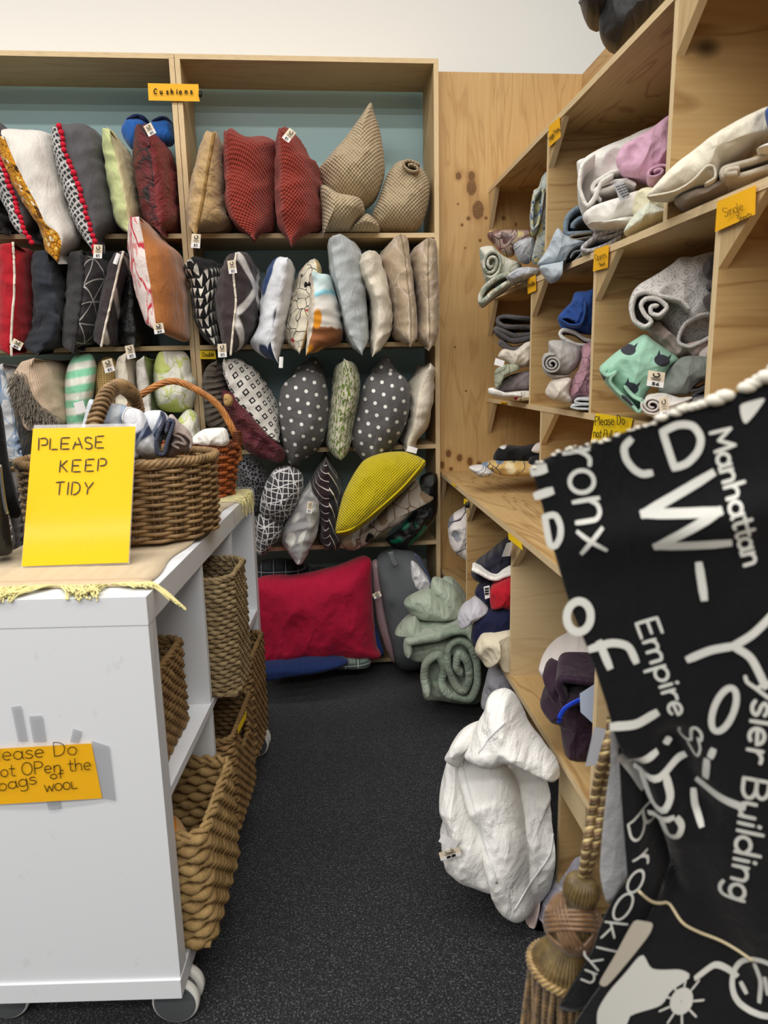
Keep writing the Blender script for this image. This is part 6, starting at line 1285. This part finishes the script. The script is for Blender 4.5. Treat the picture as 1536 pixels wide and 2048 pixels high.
# --- note taped to the end of the unit
ep = cu(0, -.0015, .5); en = -DLn; es = plane_surf(ep, en, .0008)
nt = sheet('taped_note', 'Q', [(-40, 808), (412, 782), (461, 1030), (-40, 1060)], es, .001, M_SIGN, None, 10, 4, .004); tag_obj(nt, 'amber handwritten note about bags of wool taped to the end of the cube unit', 'sign')
tl = []
for t in (('Please Do', (-70, 866), (352, 832), 62), ('not OPen the', (-40, 938), (416, 900), 56), ('bags', (-10, 1000), (170, 962), 54), ('of', (224, 944), (288, 938), 36), ('WOOL', (202, 1002), (350, 984), 32)): tl += text_lines('Q', *t)
ink('lettering', tl, 1.7, plane_surf(ep, en, .0068), M_INK, nt)
TPM = NB('frosted_tape', .5, 0, .3); TPM.color(lin((190, 192, 198))); TPM.b.inputs['Alpha'].default_value = .5
for q in ([(50, 618), (92, 612), (122, 770), (82, 774)], [(130, 660), (188, 656), (206, 774), (150, 776)], [(330, 716), (368, 728), (352, 780), (316, 776)], [(205, 1030), (268, 1026), (272, 1076), (218, 1082)], [(412, 770), (490, 795), (520, 1040), (460, 1030)]):
    sheet('tape', 'Q', q, plane_surf(ep, en, .0004), .0003, TPM.m, nt, 2, 2)
# --- woven storage baskets in the cubes
def grass(name, c1, c2, sc=40):
    b = NB(name, .8, 0, .2); u = b.uv(1, src='Object'); n = b.noise(u, sc, 3); n2 = b.noise(u, 300, 2)
    b.color(b.mix(b.step(n, .5, .25), lin(c1), b.mix(b.step(n2, .45, .2), lin([v * .55 for v in c2]), lin(c2)))); b.bump(n2, .4, .003); return b.m
def box_basket(name, label, o0, o1, s0, s1, z0, z1, rows, mat, braid=.03, flat=1.25, rimmat=None, hole=False, lump=.22, rt=.018):
    root = empty(name, tuple(cu((o0 + o1) / 2, (s0 + s1) / 2, z0)), label, 'basket', 'woven storage baskets in the cube unit')
    V, F = [], []; h = (z1 - z0) / rows; r = h * .56
    def loop(ins, n):
        c = [(o0 + ins, s0 + ins + rt), (o0 + ins, s1 - ins - rt), (o0 + ins + rt, s1 - ins), (o1 - ins - rt, s1 - ins), (o1 - ins, s1 - ins - rt), (o1 - ins, s0 + ins + rt), (o1 - ins - rt, s0 + ins), (o0 + ins + rt, s0 + ins)]
        P = np.array(c + [c[0]]); d = np.r_[0, np.cumsum(np.linalg.norm(np.diff(P, axis=0), axis=1))]; q = np.linspace(0, d[-1], n + 1)[:-1]
        return np.stack([np.interp(q, d, P[:, i]) for i in (0, 1)], 1), d[-1]
    ins = r * 1.55; _, per = loop(ins, 10); nb = int(per / braid); n = nb * 6; L_, per = loop(ins, n)
    cc = np.array([(o0 + o1) / 2, (s0 + s1) / 2])
    for j in range(rows):
        z = z0 + h * (j + .72); Q, R_ = [], []
        for k in range(n):
            ph = 2 * PI * (k / n * nb + .5 * (j % 2)) ; out = L_[k] - cc; out = out / np.linalg.norm(out)
            p = L_[k] + out * math.cos(ph) * r * .28 + out * .004 * nz((k * .03, j * .2, 0), 1)
            Q.append(cu(p[0], p[1], z + math.sin(ph) * r * .30)); R_.append(r * (1 - lump + lump * abs(math.cos(ph / 2 + .8)) * 1.6) * (1 + .1 * nz((k * .2, j * 2.3, 0), 1)))
        if hole and rows * .70 <= j < rows * .86:                # hand hole in the aisle side
            keep = [k for k in range(n) if not (L_[k][0] > o1 - ins * 1.6 and abs(L_[k][1] - cc[1]) < .045)]
            kk = next(i for i in range(n) if (i in keep) and ((i - 1) % n not in keep)); seq = [(kk + i) % n for i in range(len(keep))]
            tube([Q[k] for k in seq], [R_[k] for k in seq], 6, False, V, F)
        else: tube(Q, R_, 6, True, V, F)
    mesh_obj('woven_wall', V, F, mat, root)
    V, F = [], []
    n = nb * 4; L_, per = loop(ins, n)
    for s in range(2):
        Q = []
        for k in range(n):
            an = 2 * PI * (k / n * nb * .9 + s / 2); out = L_[k] - cc; out = out / np.linalg.norm(out); Q.append(cu(*(L_[k] + out * r * .6 * math.cos(an)), z1 + r * .3 + r * .6 * math.sin(an)))
        tube(Q, min(r * .75, .0052), 6, True, V, F)
    mesh_obj('rim', V, F, rimmat or mat, root)
    m = MB(); m.box(o0 + ins, o1 - ins, s0 + ins, s1 - ins, z0 + .001, z0 + .008, 1, 2, T=cuT); m.build('base', [mat, mat], root)
    return root
SEA = grass('seagrass', (168, 148, 112), (124, 104, 72), 60); HYA = grass('water_hyacinth', (186, 156, 106), (150, 120, 76), 24); BAN = grass('banana_leaf', (156, 126, 84), (124, 96, 60), 30)
MZ, LZ = .5035, CZ0 + .0405
box_basket('woven_basket', 'tall pale seagrass basket jutting out of the upper middle cube', -.20, .062, .396, .615, MZ, .788, 26, SEA, .026, rt=.03)
box_basket('woven_basket', 'chunky water hyacinth basket in the lower cube nearest the viewer', -.24, .058, .052, .362, LZ, .378, 12, HYA, .045, lump=.24)
box_basket('woven_basket', 'brown banana leaf basket with a hand hole in the lower middle cube', -.24, .040, .400, .690, LZ, .385, 20, BAN, .03, hole=True)
box_basket('woven_basket', 'brown woven basket in the upper cube nearest the viewer', -.26, -.026, .060, .318, MZ, .690, 15, BAN, .032)
box_basket('woven_basket', 'brown woven basket in the lower far cube, mostly hidden by the seagrass one', -.24, .030, .730, 1.0, LZ, .440, 22, BAN, .03)
ORC = fabric('orange_floral_cloth', (226, 180, 120), P_leaf((226, 140, 50), 12, .55))
puff('folded_cloth', 'P', [[(160, 1300), (195, 1222), (230, 1232), (262, 1265), (300, 1330), (315, 1380), (280, 1420), (180, 1430)]], 1.36, ORC, 'orange flowered cloth inside the water hyacinth basket', 'cloth', 'cloths in the baskets', F=.04, B=.06, amp=.006, clamp=lambda P: np.c_[P[:, :2], np.maximum(P[:, 2], LZ + .03)])
sheet('basket_tag', 'P', [(588, 645), (640, 545), (640, 590), (590, 690)], plane_surf(cu(.044, .55, .3), DRt, .001), .001, M_YEL, [x for x in COL.objects if x.get('label', '').startswith('brown banana')][0])
# --- black shoulder bag at the left edge
LEA = plain('black_leather', (26, 26, 28), .45, .45, 0, 160, .5); BKC = fabric('black_jersey', (20, 20, 22))
bg = puff('shoulder_bag', 'F', [[(-90, 700), (-20, 680), (20, 730), (45, 830), (62, 960), (74, 1070), (20, 1095), (-90, 1090)]], 1.42, LEA, 'black leather shoulder bag at the left photo edge on the cube unit', 'bag', None, F=.05, B=.08, amp=.002, clamp=lambda P: np.c_[P[:, :2], np.maximum(P[:, 2], TOPZ + .0095)])
puff('flap', 'F', [[(-90, 120), (-30, 140), (10, 220), (30, 360), (50, 520), (90, 690), (126, 840), (110, 872), (60, 870), (20, 760), (-90, 660)]], 1.50, BKC, F=.03, B=.04, parent=bg, amp=.004)
V, F = tube([onax(*q, 1, 1.355) for q in rs(px('F', [(0, 560), (8, 640), (18, 720), (30, 800), (44, 850)]), 16)], .003, 6); mesh_obj('zip', V, F, plain('steel_zip', (150, 150, 152), .3, .5, .9), bg)
# ---------------------------------------------------------------- printed throw hanging in the foreground, with its tassel
THC = onax(1420, 1450, 1, .47); THN = hdir(1330, 1450); THN = THN * math.cos(.12) + np.array([0, 0, 1.0]) * math.sin(.12)
def seg_d(x, y, a, b):
    ax, ay = a; bx, by = b; t = max(0, min(1, ((x - ax) * (bx - ax) + (y - ay) * (by - ay)) / ((bx - ax) ** 2 + (by - ay) ** 2))); return math.hypot(x - ax - t * (bx - ax), y - ay - t * (by - ay)), t
def tdisp(x, y):
    d = .007 * math.sin((x * .8 - y * .30) / 75) + .005 * math.sin((x * .35 + y * .5) / 120 + 1)
    for a, b, w_, k in (((1262, 1560), (1345, 1830), 26, .022), ((1345, 1500), (1400, 1640), 40, .016), ((1180, 1085), (1536, 1010), 46, -.010), ((1360, 1740), (1500, 2048), 60, .012)):
        e, t = seg_d(x, y, a, b); d += k * math.exp(-(e / w_) ** 2)
    return d
def tsurf(eps=0.0, back=0.0):
    return lambda x, y: onplane(x, y, THC, THN) + THN * (tdisp(x, y) + back - eps)
BLKF = fabric('black_throw', (18, 18, 21), None, .92, .15, .25)
def panel(name, f, poly, surf_f, surf_b, mat, parent=None, N=150, rings=34, label=None, cat=None):
    b = rs(px(f, poly), N, True); c = b.mean(0); V, F, UV = [], [], []
    for sf in (surf_f, surf_b):
        V.append(sf(*c)); UV.append((0, 0))
        for r in range(1, rings + 1):
            for k in range(N):
                q = c + (b[k] - c) * r / rings; V.append(sf(q[0], q[1])); UV.append(((q[0] - c[0]) * .00035, (q[1] - c[1]) * .00035))
    n1 = 1 + N * rings
    for s in (0, 1):
        for k in range(N):
            l = (k + 1) % N; q = (s * n1, s * n1 + 1 + k, s * n1 + 1 + l); F.append(q if s == 0 else q[::-1])
            for r in range(rings - 1):
                q = (s * n1 + 1 + r * N + k, s * n1 + 1 + (r + 1) * N + k, s * n1 + 1 + (r + 1) * N + l, s * n1 + 1 + r * N + l); F.append(q if s == 0 else q[::-1])
    for k in range(N): l = (k + 1) % N; a = 1 + (rings - 1) * N; F.append((a + k, n1 + a + k, n1 + a + l, a + l))
    o = mesh_obj(name, V, F, mat, parent, None, UV)
    if label: tag_obj(o, label, cat)
    return o
th = panel('printed_throw', 'X', [(1058, 940), (1085, 926), (1130, 907), (1180, 893), (1250, 866), (1330, 832), (1400, 806), (1470, 790), (1520, 762), (1580, 735), (1760, 690), (1900, 900), (1960, 1500), (1900, 2200), (1500, 2260), (1240, 2230), (1140, 2090), (1170, 2010), (1230, 1930), (1300, 1850), (1338, 1790), (1322, 1690), (1290, 1600), (1262, 1545), (1232, 1480), (1215, 1420), (1180, 1318), (1140, 1222), (1110, 1130), (1076, 1010)],
           tsurf(), tsurf(0, .003), BLKF, None, 170, 40, 'black throw printed with white city place names hanging close at the right', 'throw')
panel('hanging_fold', 'N', [(470, 800), (520, 790), (620, 900), (720, 1100), (800, 1300), (800, 1500), (640, 1640), (520, 1800), (400, 1960), (280, 2070), (180, 2060), (270, 1960), (335, 1800), (400, 1620), (470, 1490), (555, 1400), (545, 1300), (515, 1130), (490, 960)], tsurf(-.022), tsurf(-.022, .003), BLKF, th, 120, 24)
LIN_ = fabric('pale_grey_lining', (176, 176, 178), P_blots([(150, 150, 154), (176, 176, 178), (176, 176, 178), (176, 176, 178)], 60, .25))
panel('lining', 'N', [(420, 700), (500, 720), (560, 900), (600, 1100), (620, 1300), (600, 1450), (500, 1540), (420, 1650), (390, 1600), (370, 1480), (380, 1300), (400, 1100), (420, 960)], tsurf(-.05), tsurf(-.05, .003), LIN_, th, 90, 18)
# fringe of little bobbles along the upper hem
V, F = [], []; P = rs([(1062, 940), (1130, 908), (1180, 894), (1250, 867), (1330, 833), (1400, 806), (1470, 790), (1520, 762), (1580, 735), (1700, 700)], 110)
random.seed(5)
for i, q in enumerate(P):
    if random.random() < .35: continue
    c = tsurf(.001)(q[0] + random.uniform(-2, 2), q[1] - 1 + random.uniform(-5, 5)); r = random.uniform(.0007, .0017) if i < 44 else random.uniform(.0012, .0036) if i < 62 else random.uniform(.003, .0062); b0 = len(V)
    for a in range(5):
        for k in range(8): t, p_ = PI * a / 4, 2 * PI * k / 8; V.append(c + r * np.array([math.sin(t) * math.cos(p_) * 1.5, math.sin(t) * math.sin(p_), math.cos(t) * .8]))
    for a in range(4):
        for k in range(8): F.append((b0 + a * 8 + k, b0 + (a + 1) * 8 + k, b0 + (a + 1) * 8 + (k + 1) % 8, b0 + a * 8 + (k + 1) % 8))
mesh_obj('bobble_trim', V, F, fabric('cream_bobble', (220, 216, 204)), th)['kind'] = 'stuff'
PRN = plain('white_print', (214, 214, 208), .9, .1)
def el(cx, cy, rx, ry, rot=0, a0=0, a1=360, n=17):
    o = []
    for i in range(n):
        a = math.radians(a0 + (a1 - a0) * i / (n - 1)); x, y = rx * math.cos(a), ry * math.sin(a); c, s = math.cos(math.radians(rot)), math.sin(math.radians(rot)); o.append((cx + x * c - y * s, cy + x * s + y * c))
    return o
prints = []
def pr(f, wd, *lines, lay=0):
    prints.append((wd, [px(f, l) for l in lines], lay))
pr('M', 15, [(690, 430), (652, 480), (664, 550), (712, 610), (765, 636), (815, 628)], [(890, 372), (925, 480), (962, 590)], [(962, 590), (1040, 560), (1105, 490), (1122, 410), (1075, 338), (985, 330), (890, 372)])
pr('M', 18, [(1190, 622), (775, 868)], [(775, 868), (1232, 826)], [(1232, 826), (855, 1056)], [(855, 1056), (1292, 1024)]); pr('M', 17, [(1112, 1168), (1142, 1368)])
pr('M', 22, [(82, 642), (140, 628)]); pr('M', 18, [(100, 795), (186, 768)]); pr('M', 13, [(150, 925), (215, 915), (250, 980), (248, 1050), (215, 1105), (185, 1090), (150, 925)])
prints.append((9, text_lines('M', 'ronx', (262, 505), (395, 1150), 268), 0)); prints.append((7, text_lines('M', 'Manhattan', (1178, 372), (1388, 1182), 128), 0))
pr('N', 16, el(290, 92, 58, 72)); pr('N', 16, [(350, 245), (450, 218), (530, 232), (568, 300)], [(392, 218), (440, 330)]); pr('N', 18, [(458, 612), (570, 604), (665, 550)])
pr('N', 16, [(530, 802), (600, 790), (660, 765)], [(716, 728), (724, 734)]); pr('N', 15, [(562, 872), (680, 880), (800, 800)], [(590, 890), (640, 1020), (700, 1040), (735, 980), (715, 890)]); pr('N', 13, [(630, 1112), (745, 1080)], [(690, 1100), (720, 1185), (770, 1185), (790, 1135), (770, 1090)])
prints.append((6.5, text_lines('N', 'Empire S', (566, 108), (800, 720), 108), 0)); prints.append((8, text_lines('N', 'ysler Building', (1142, 330), (1020, 1500), 122), 0))
pr('N', 16, [(825, 268), (930, 214), (1035, 186)], [(1035, 186), (1130, 125), (1240, 20)], [(1035, 186), (1120, 240), (1188, 372)]); pr('N', 13, el(993, 500, 46, 118, 20)); pr('N', 17, [(872, 920), (980, 960), (1085, 986)]); pr('N', 14, [(848, 985), (856, 1060), (885, 1138)], [(942, 712), (930, 746)], [(912, 775), (906, 872)]); pr('N', 5, [(820, 715), (862, 772), (880, 720), (868, 664)])
B2 = text_lines('N', 'B', (520, 1150), (545, 1275), 130) + text_lines('N', 'r', (545, 1330), (560, 1400), 110) + [px('N', el(560, 1445, 34, 52, 30))[:]] + [px('N', el(500, 1555, 38, 66, 32))]
B2 += text_lines('N', 'k', (418, 1600), (392, 1700), 110) + text_lines('N', 'l', (380, 1715), (365, 1760), 110) + text_lines('N', 'yn', (350, 1770), (290, 1910), 100)
prints.append((4.5, B2, 1)); pr('N', 12, [(478, 850), (540, 960), (590, 1062)], lay=1); pr('N', 4, [(560, 960), (600, 950), (590, 1010), (560, 1000)], lay=1)
for i, (wd, ls, lay) in enumerate(prints):
    pass
for lay, eps in ((0, .0012), (1, -.0208)):
    V, F = [], []
    for wd, ls, l in prints:
        if l == lay: strokes_mesh(ls, wd, tsurf(eps), V, F)
    mesh_obj('print', V, F, PRN, th)
def fill(name, f, poly, surf, mat, parent):
    b = rs(px(f, poly), 60, True); c = b.mean(0); V, F = [surf(*c)], []
    for r in range(1, 9):
        for k in range(60): q = c + (b[k] - c) * r / 8; V.append(surf(q[0], q[1]))
    for k in range(60):
        l = (k + 1) % 60; F.append((0, 1 + k, 1 + l))
        for r in range(7): F.append((1 + r * 60 + k, 1 + (r + 1) * 60 + k, 1 + (r + 1) * 60 + l, 1 + r * 60 + l))
    return mesh_obj(name, V, F, mat, parent)
fill('print', 'N', [(388, 1960), (440, 1865), (520, 1780), (600, 1705), (650, 1780), (780, 1812), (832, 1858), (740, 1902), (690, 1960), (545, 1990), (505, 2075), (400, 2075)], tsurf(.0012), PRN, th)
fill('print', 'M', [(1366, 226), (1400, 330), (1520, 190), (1440, 196)], tsurf(.0012), PRN, th)
fill('facing', 'N', [(560, 1540), (610, 1548), (650, 1572), (636, 1612), (530, 1730), (430, 1832), (398, 1812), (470, 1690)], tsurf(.0016), plain('beige_facing', (186, 178, 164), .9, .1), th)
sun = [el(790, 1960, 38, 44), el(790, 1960, 16, 18)] + [[(790 + 60 * math.cos(a), 1960 + 62 * math.sin(a)), (790 + 110 * math.cos(a), 1960 + 112 * math.sin(a))] for a in np.linspace(.2, 5.6, 9)]
V, F = [], []; strokes_mesh([px('N', l) for l in sun[:2]], 15, tsurf(.0012), V, F); strokes_mesh([px('N', l) for l in sun[2:]], 4, tsurf(.0012), V, F)
strokes_mesh([px('N', [(862, 1872), (950, 1850), (1010, 1880), (1062, 1922)])], 12, tsurf(.0012), V, F); strokes_mesh([px('N', el(1185, 1955, 145, 150))], 11, tsurf(.0014), V, F); strokes_mesh([px('N', l) for l in ([(1085, 1960), (1110, 2010)], [(1150, 1840), (1180, 1930), (1175, 2048)], [(1200, 1900), (1215, 1990)])], 9, tsurf(.0014), V, F)
mesh_obj('print', V, F, PRN, th)
V, F = tube([tsurf(.003)(*q) for q in rs(px('N', [(585, 1400), (640, 1470), (700, 1532), (800, 1615), (900, 1690), (1020, 1755), (1140, 1812)]), 30)], .0013, 6); mesh_obj('edge_cord', V, F, plain('cream_edge_cord', (196, 182, 150), .8, .2), th)
# grey card tucked behind the cord
gp = onax(1200, 1490, 1, .72)
sheet('swing_tag', 'N', [(368, 612), (446, 628), (470, 790), (325, 804)], plane_surf(gp, hdir(1200, 1490), 0), .0012, plain('grey_card', (182, 184, 192), .7, .2), th)
# tassel
TD = .64
def tp(x, y, d=0.0): q = px('N', [(x, y)])[0]; return onax(q[0], q[1], 1, TD + d)
A0, B0 = tp(322, 1335), tp(205, 1790); AX = B0 - A0; LEN = np.linalg.norm(AX); AX /= LEN; U1 = np.cross(AX, [0, 1.0, 0]); U1 /= np.linalg.norm(U1); U2 = np.cross(AX, U1); K_ = LEN / math.hypot(117, 455)
def silk(name, c1, c2, sc=6):
    b = NB(name, .35, .3, .5); n = b.noise(b.uv((1, 1, 1), src='Object'), 90, 2); b.color(b.mix(b.step(n, .5, .2), lin(c1), lin(c2))); b.bump(b.noise(b.uv(1, src='Object'), 400, 2), .3, .001); return b.m
GOLD, GBR, GCR = silk('gold_silk', (112, 92, 50), (72, 56, 28)), silk('brown_silk', (124, 94, 64), (92, 66, 42)), silk('cream_silk', (206, 186, 134), (160, 134, 82))
ts = empty('curtain_tassel', tuple(A0 + AX * LEN / 2), 'gold and brown curtain tieback tassel on a twisted cord in front of the white duvet', 'tassel')
def lathe(name, prof, mat, parent, ridges=30, rk=.045, N=180):
    V, F = [], []
    for d, r in prof:
        for k in range(N): an = 2 * PI * k / N; rr = r * (1 + rk * math.cos(ridges * an)) * K_; V.append(A0 + AX * d * K_ + (U1 * math.cos(an) + U2 * math.sin(an)) * rr)
    for i in range(len(prof) - 1):
        for k in range(N): l = (k + 1) % N; F.append((i * N + k, i * N + l, (i + 1) * N + l, (i + 1) * N + k))
    return mesh_obj(name, V, F, mat, parent)
lathe('ball_head', [(-4, 12), (0, 34), (12, 54), (34, 70), (66, 76), (98, 70), (122, 56), (136, 42), (146, 40)], GOLD, ts)
lathe('neck', [(136, 40), (150, 56), (170, 84), (225, 100), (280, 92), (320, 70), (326, 60)], GOLD, ts)
lathe('skirt', [(312, 66), (330, 74), (360, 92), (400, 116), (436, 132), (456, 136), (458, 60)], GOLD, ts, 45, .04, 180)
V, F = [], []; kc = A0 + AX * 228 * K_
for bnd in range(3):
    an = bnd * PI / 3 + .5; nx = (U1 * math.cos(an) + U2 * math.sin(an)) * .72 + AX * .70 * (1 if bnd % 2 else -1); nx /= np.linalg.norm(nx); e1 = np.cross(nx, AX); e1 /= np.linalg.norm(e1); e2 = np.cross(nx, e1)
    for k in range(-2, 3):
        off = k * 17; R_ = math.sqrt(116 ** 2 - off ** 2) * (1 + .02 * (bnd % 2))
        tube([kc + (nx * off + (e1 * math.cos(t) + e2 * math.sin(t)) * R_) * K_ * (1 + .025 * math.sin(4 * t + bnd * 2)) for t in np.linspace(0, 2 * PI, 60)[:-1]], 8.8 * K_, 8, True, V, F)
mesh_obj('turk_knot', V, F, GBR, ts)
V, F = [], []
for s in range(3):
    tube([A0 + AX * (452 + 13 * math.sin(14 * t + s * 2.1)) * K_ + (U1 * math.cos(t) + U2 * math.sin(t)) * (140 + 9 * math.cos(14 * t + s * 2.1)) * K_ for t in np.linspace(0, 2 * PI, 200)[:-1]], 8 * K_, 6, True, V, F)
mesh_obj('braid_band', V, F, silk('braid_silk', (168, 142, 92), (120, 94, 54)), ts)
me = None; rng = random.Random(9)
for i in range(44):
    t = 2 * PI * i / 44; rad = 132 if i % 2 else 112; top = A0 + AX * 455 * K_ + (U1 * math.cos(t) + U2 * math.sin(t)) * rad * K_
    if me is None:
        V, F = [], []
        for s in range(2):
            tube([np.array([.0021 * math.cos(2 * PI * (z / .010 + s / 2)), .0021 * math.sin(2 * PI * (z / .010 + s / 2)), -z]) for z in np.linspace(0, .15, 110)], .0017, 6, False, V, F)
        q = mesh_obj('fringe_cord', V, F, silk('bullion_gold', (130, 100, 54), (60, 42, 20)), ts, local=True); me = q.data
    else:
        q = bpy.data.objects.new('fringe_cord', me); COL.objects.link(q); q.parent = ts
    q.location = world_of(ts).inverted() @ Vector(top); q.rotation_euler = (rng.uniform(-.05, .05), .05 + rng.uniform(-.04, .05), rng.uniform(0, 6))
cp = [(470, 560), (455, 650), (438, 740), (408, 890), (372, 1040), (345, 1190), (322, 1345)]
for sd, dx in (('a', -18), ('b', 20)):
    P = rs([tuple(tp(x + dx * (1 if i < 6 else .3) + (8 * math.sin(i * 1.7)), y, .008 * math.sin(i * 2 + dx))) for i, (x, y) in enumerate(cp)], 260); cord = None
    for s, mt in enumerate((GCR, GOLD, GBR)):
        Q = []
        for k in range(260):
            t = P[min(k + 1, 259)] - P[max(k - 1, 0)]; t /= np.linalg.norm(t); u = np.cross(t, [0, 1.0, 0]); u /= np.linalg.norm(u); v = np.cross(t, u); an = 2 * PI * (k / 260 * 17 + s / 3); Q.append(P[k] + (u * math.cos(an) + v * math.sin(an)) * .0027)
        V, F = tube(Q, .0026, 7); cord = mesh_obj('cord' if s == 0 else 'cord_strand', V, F, mt, ts if s == 0 else cord)
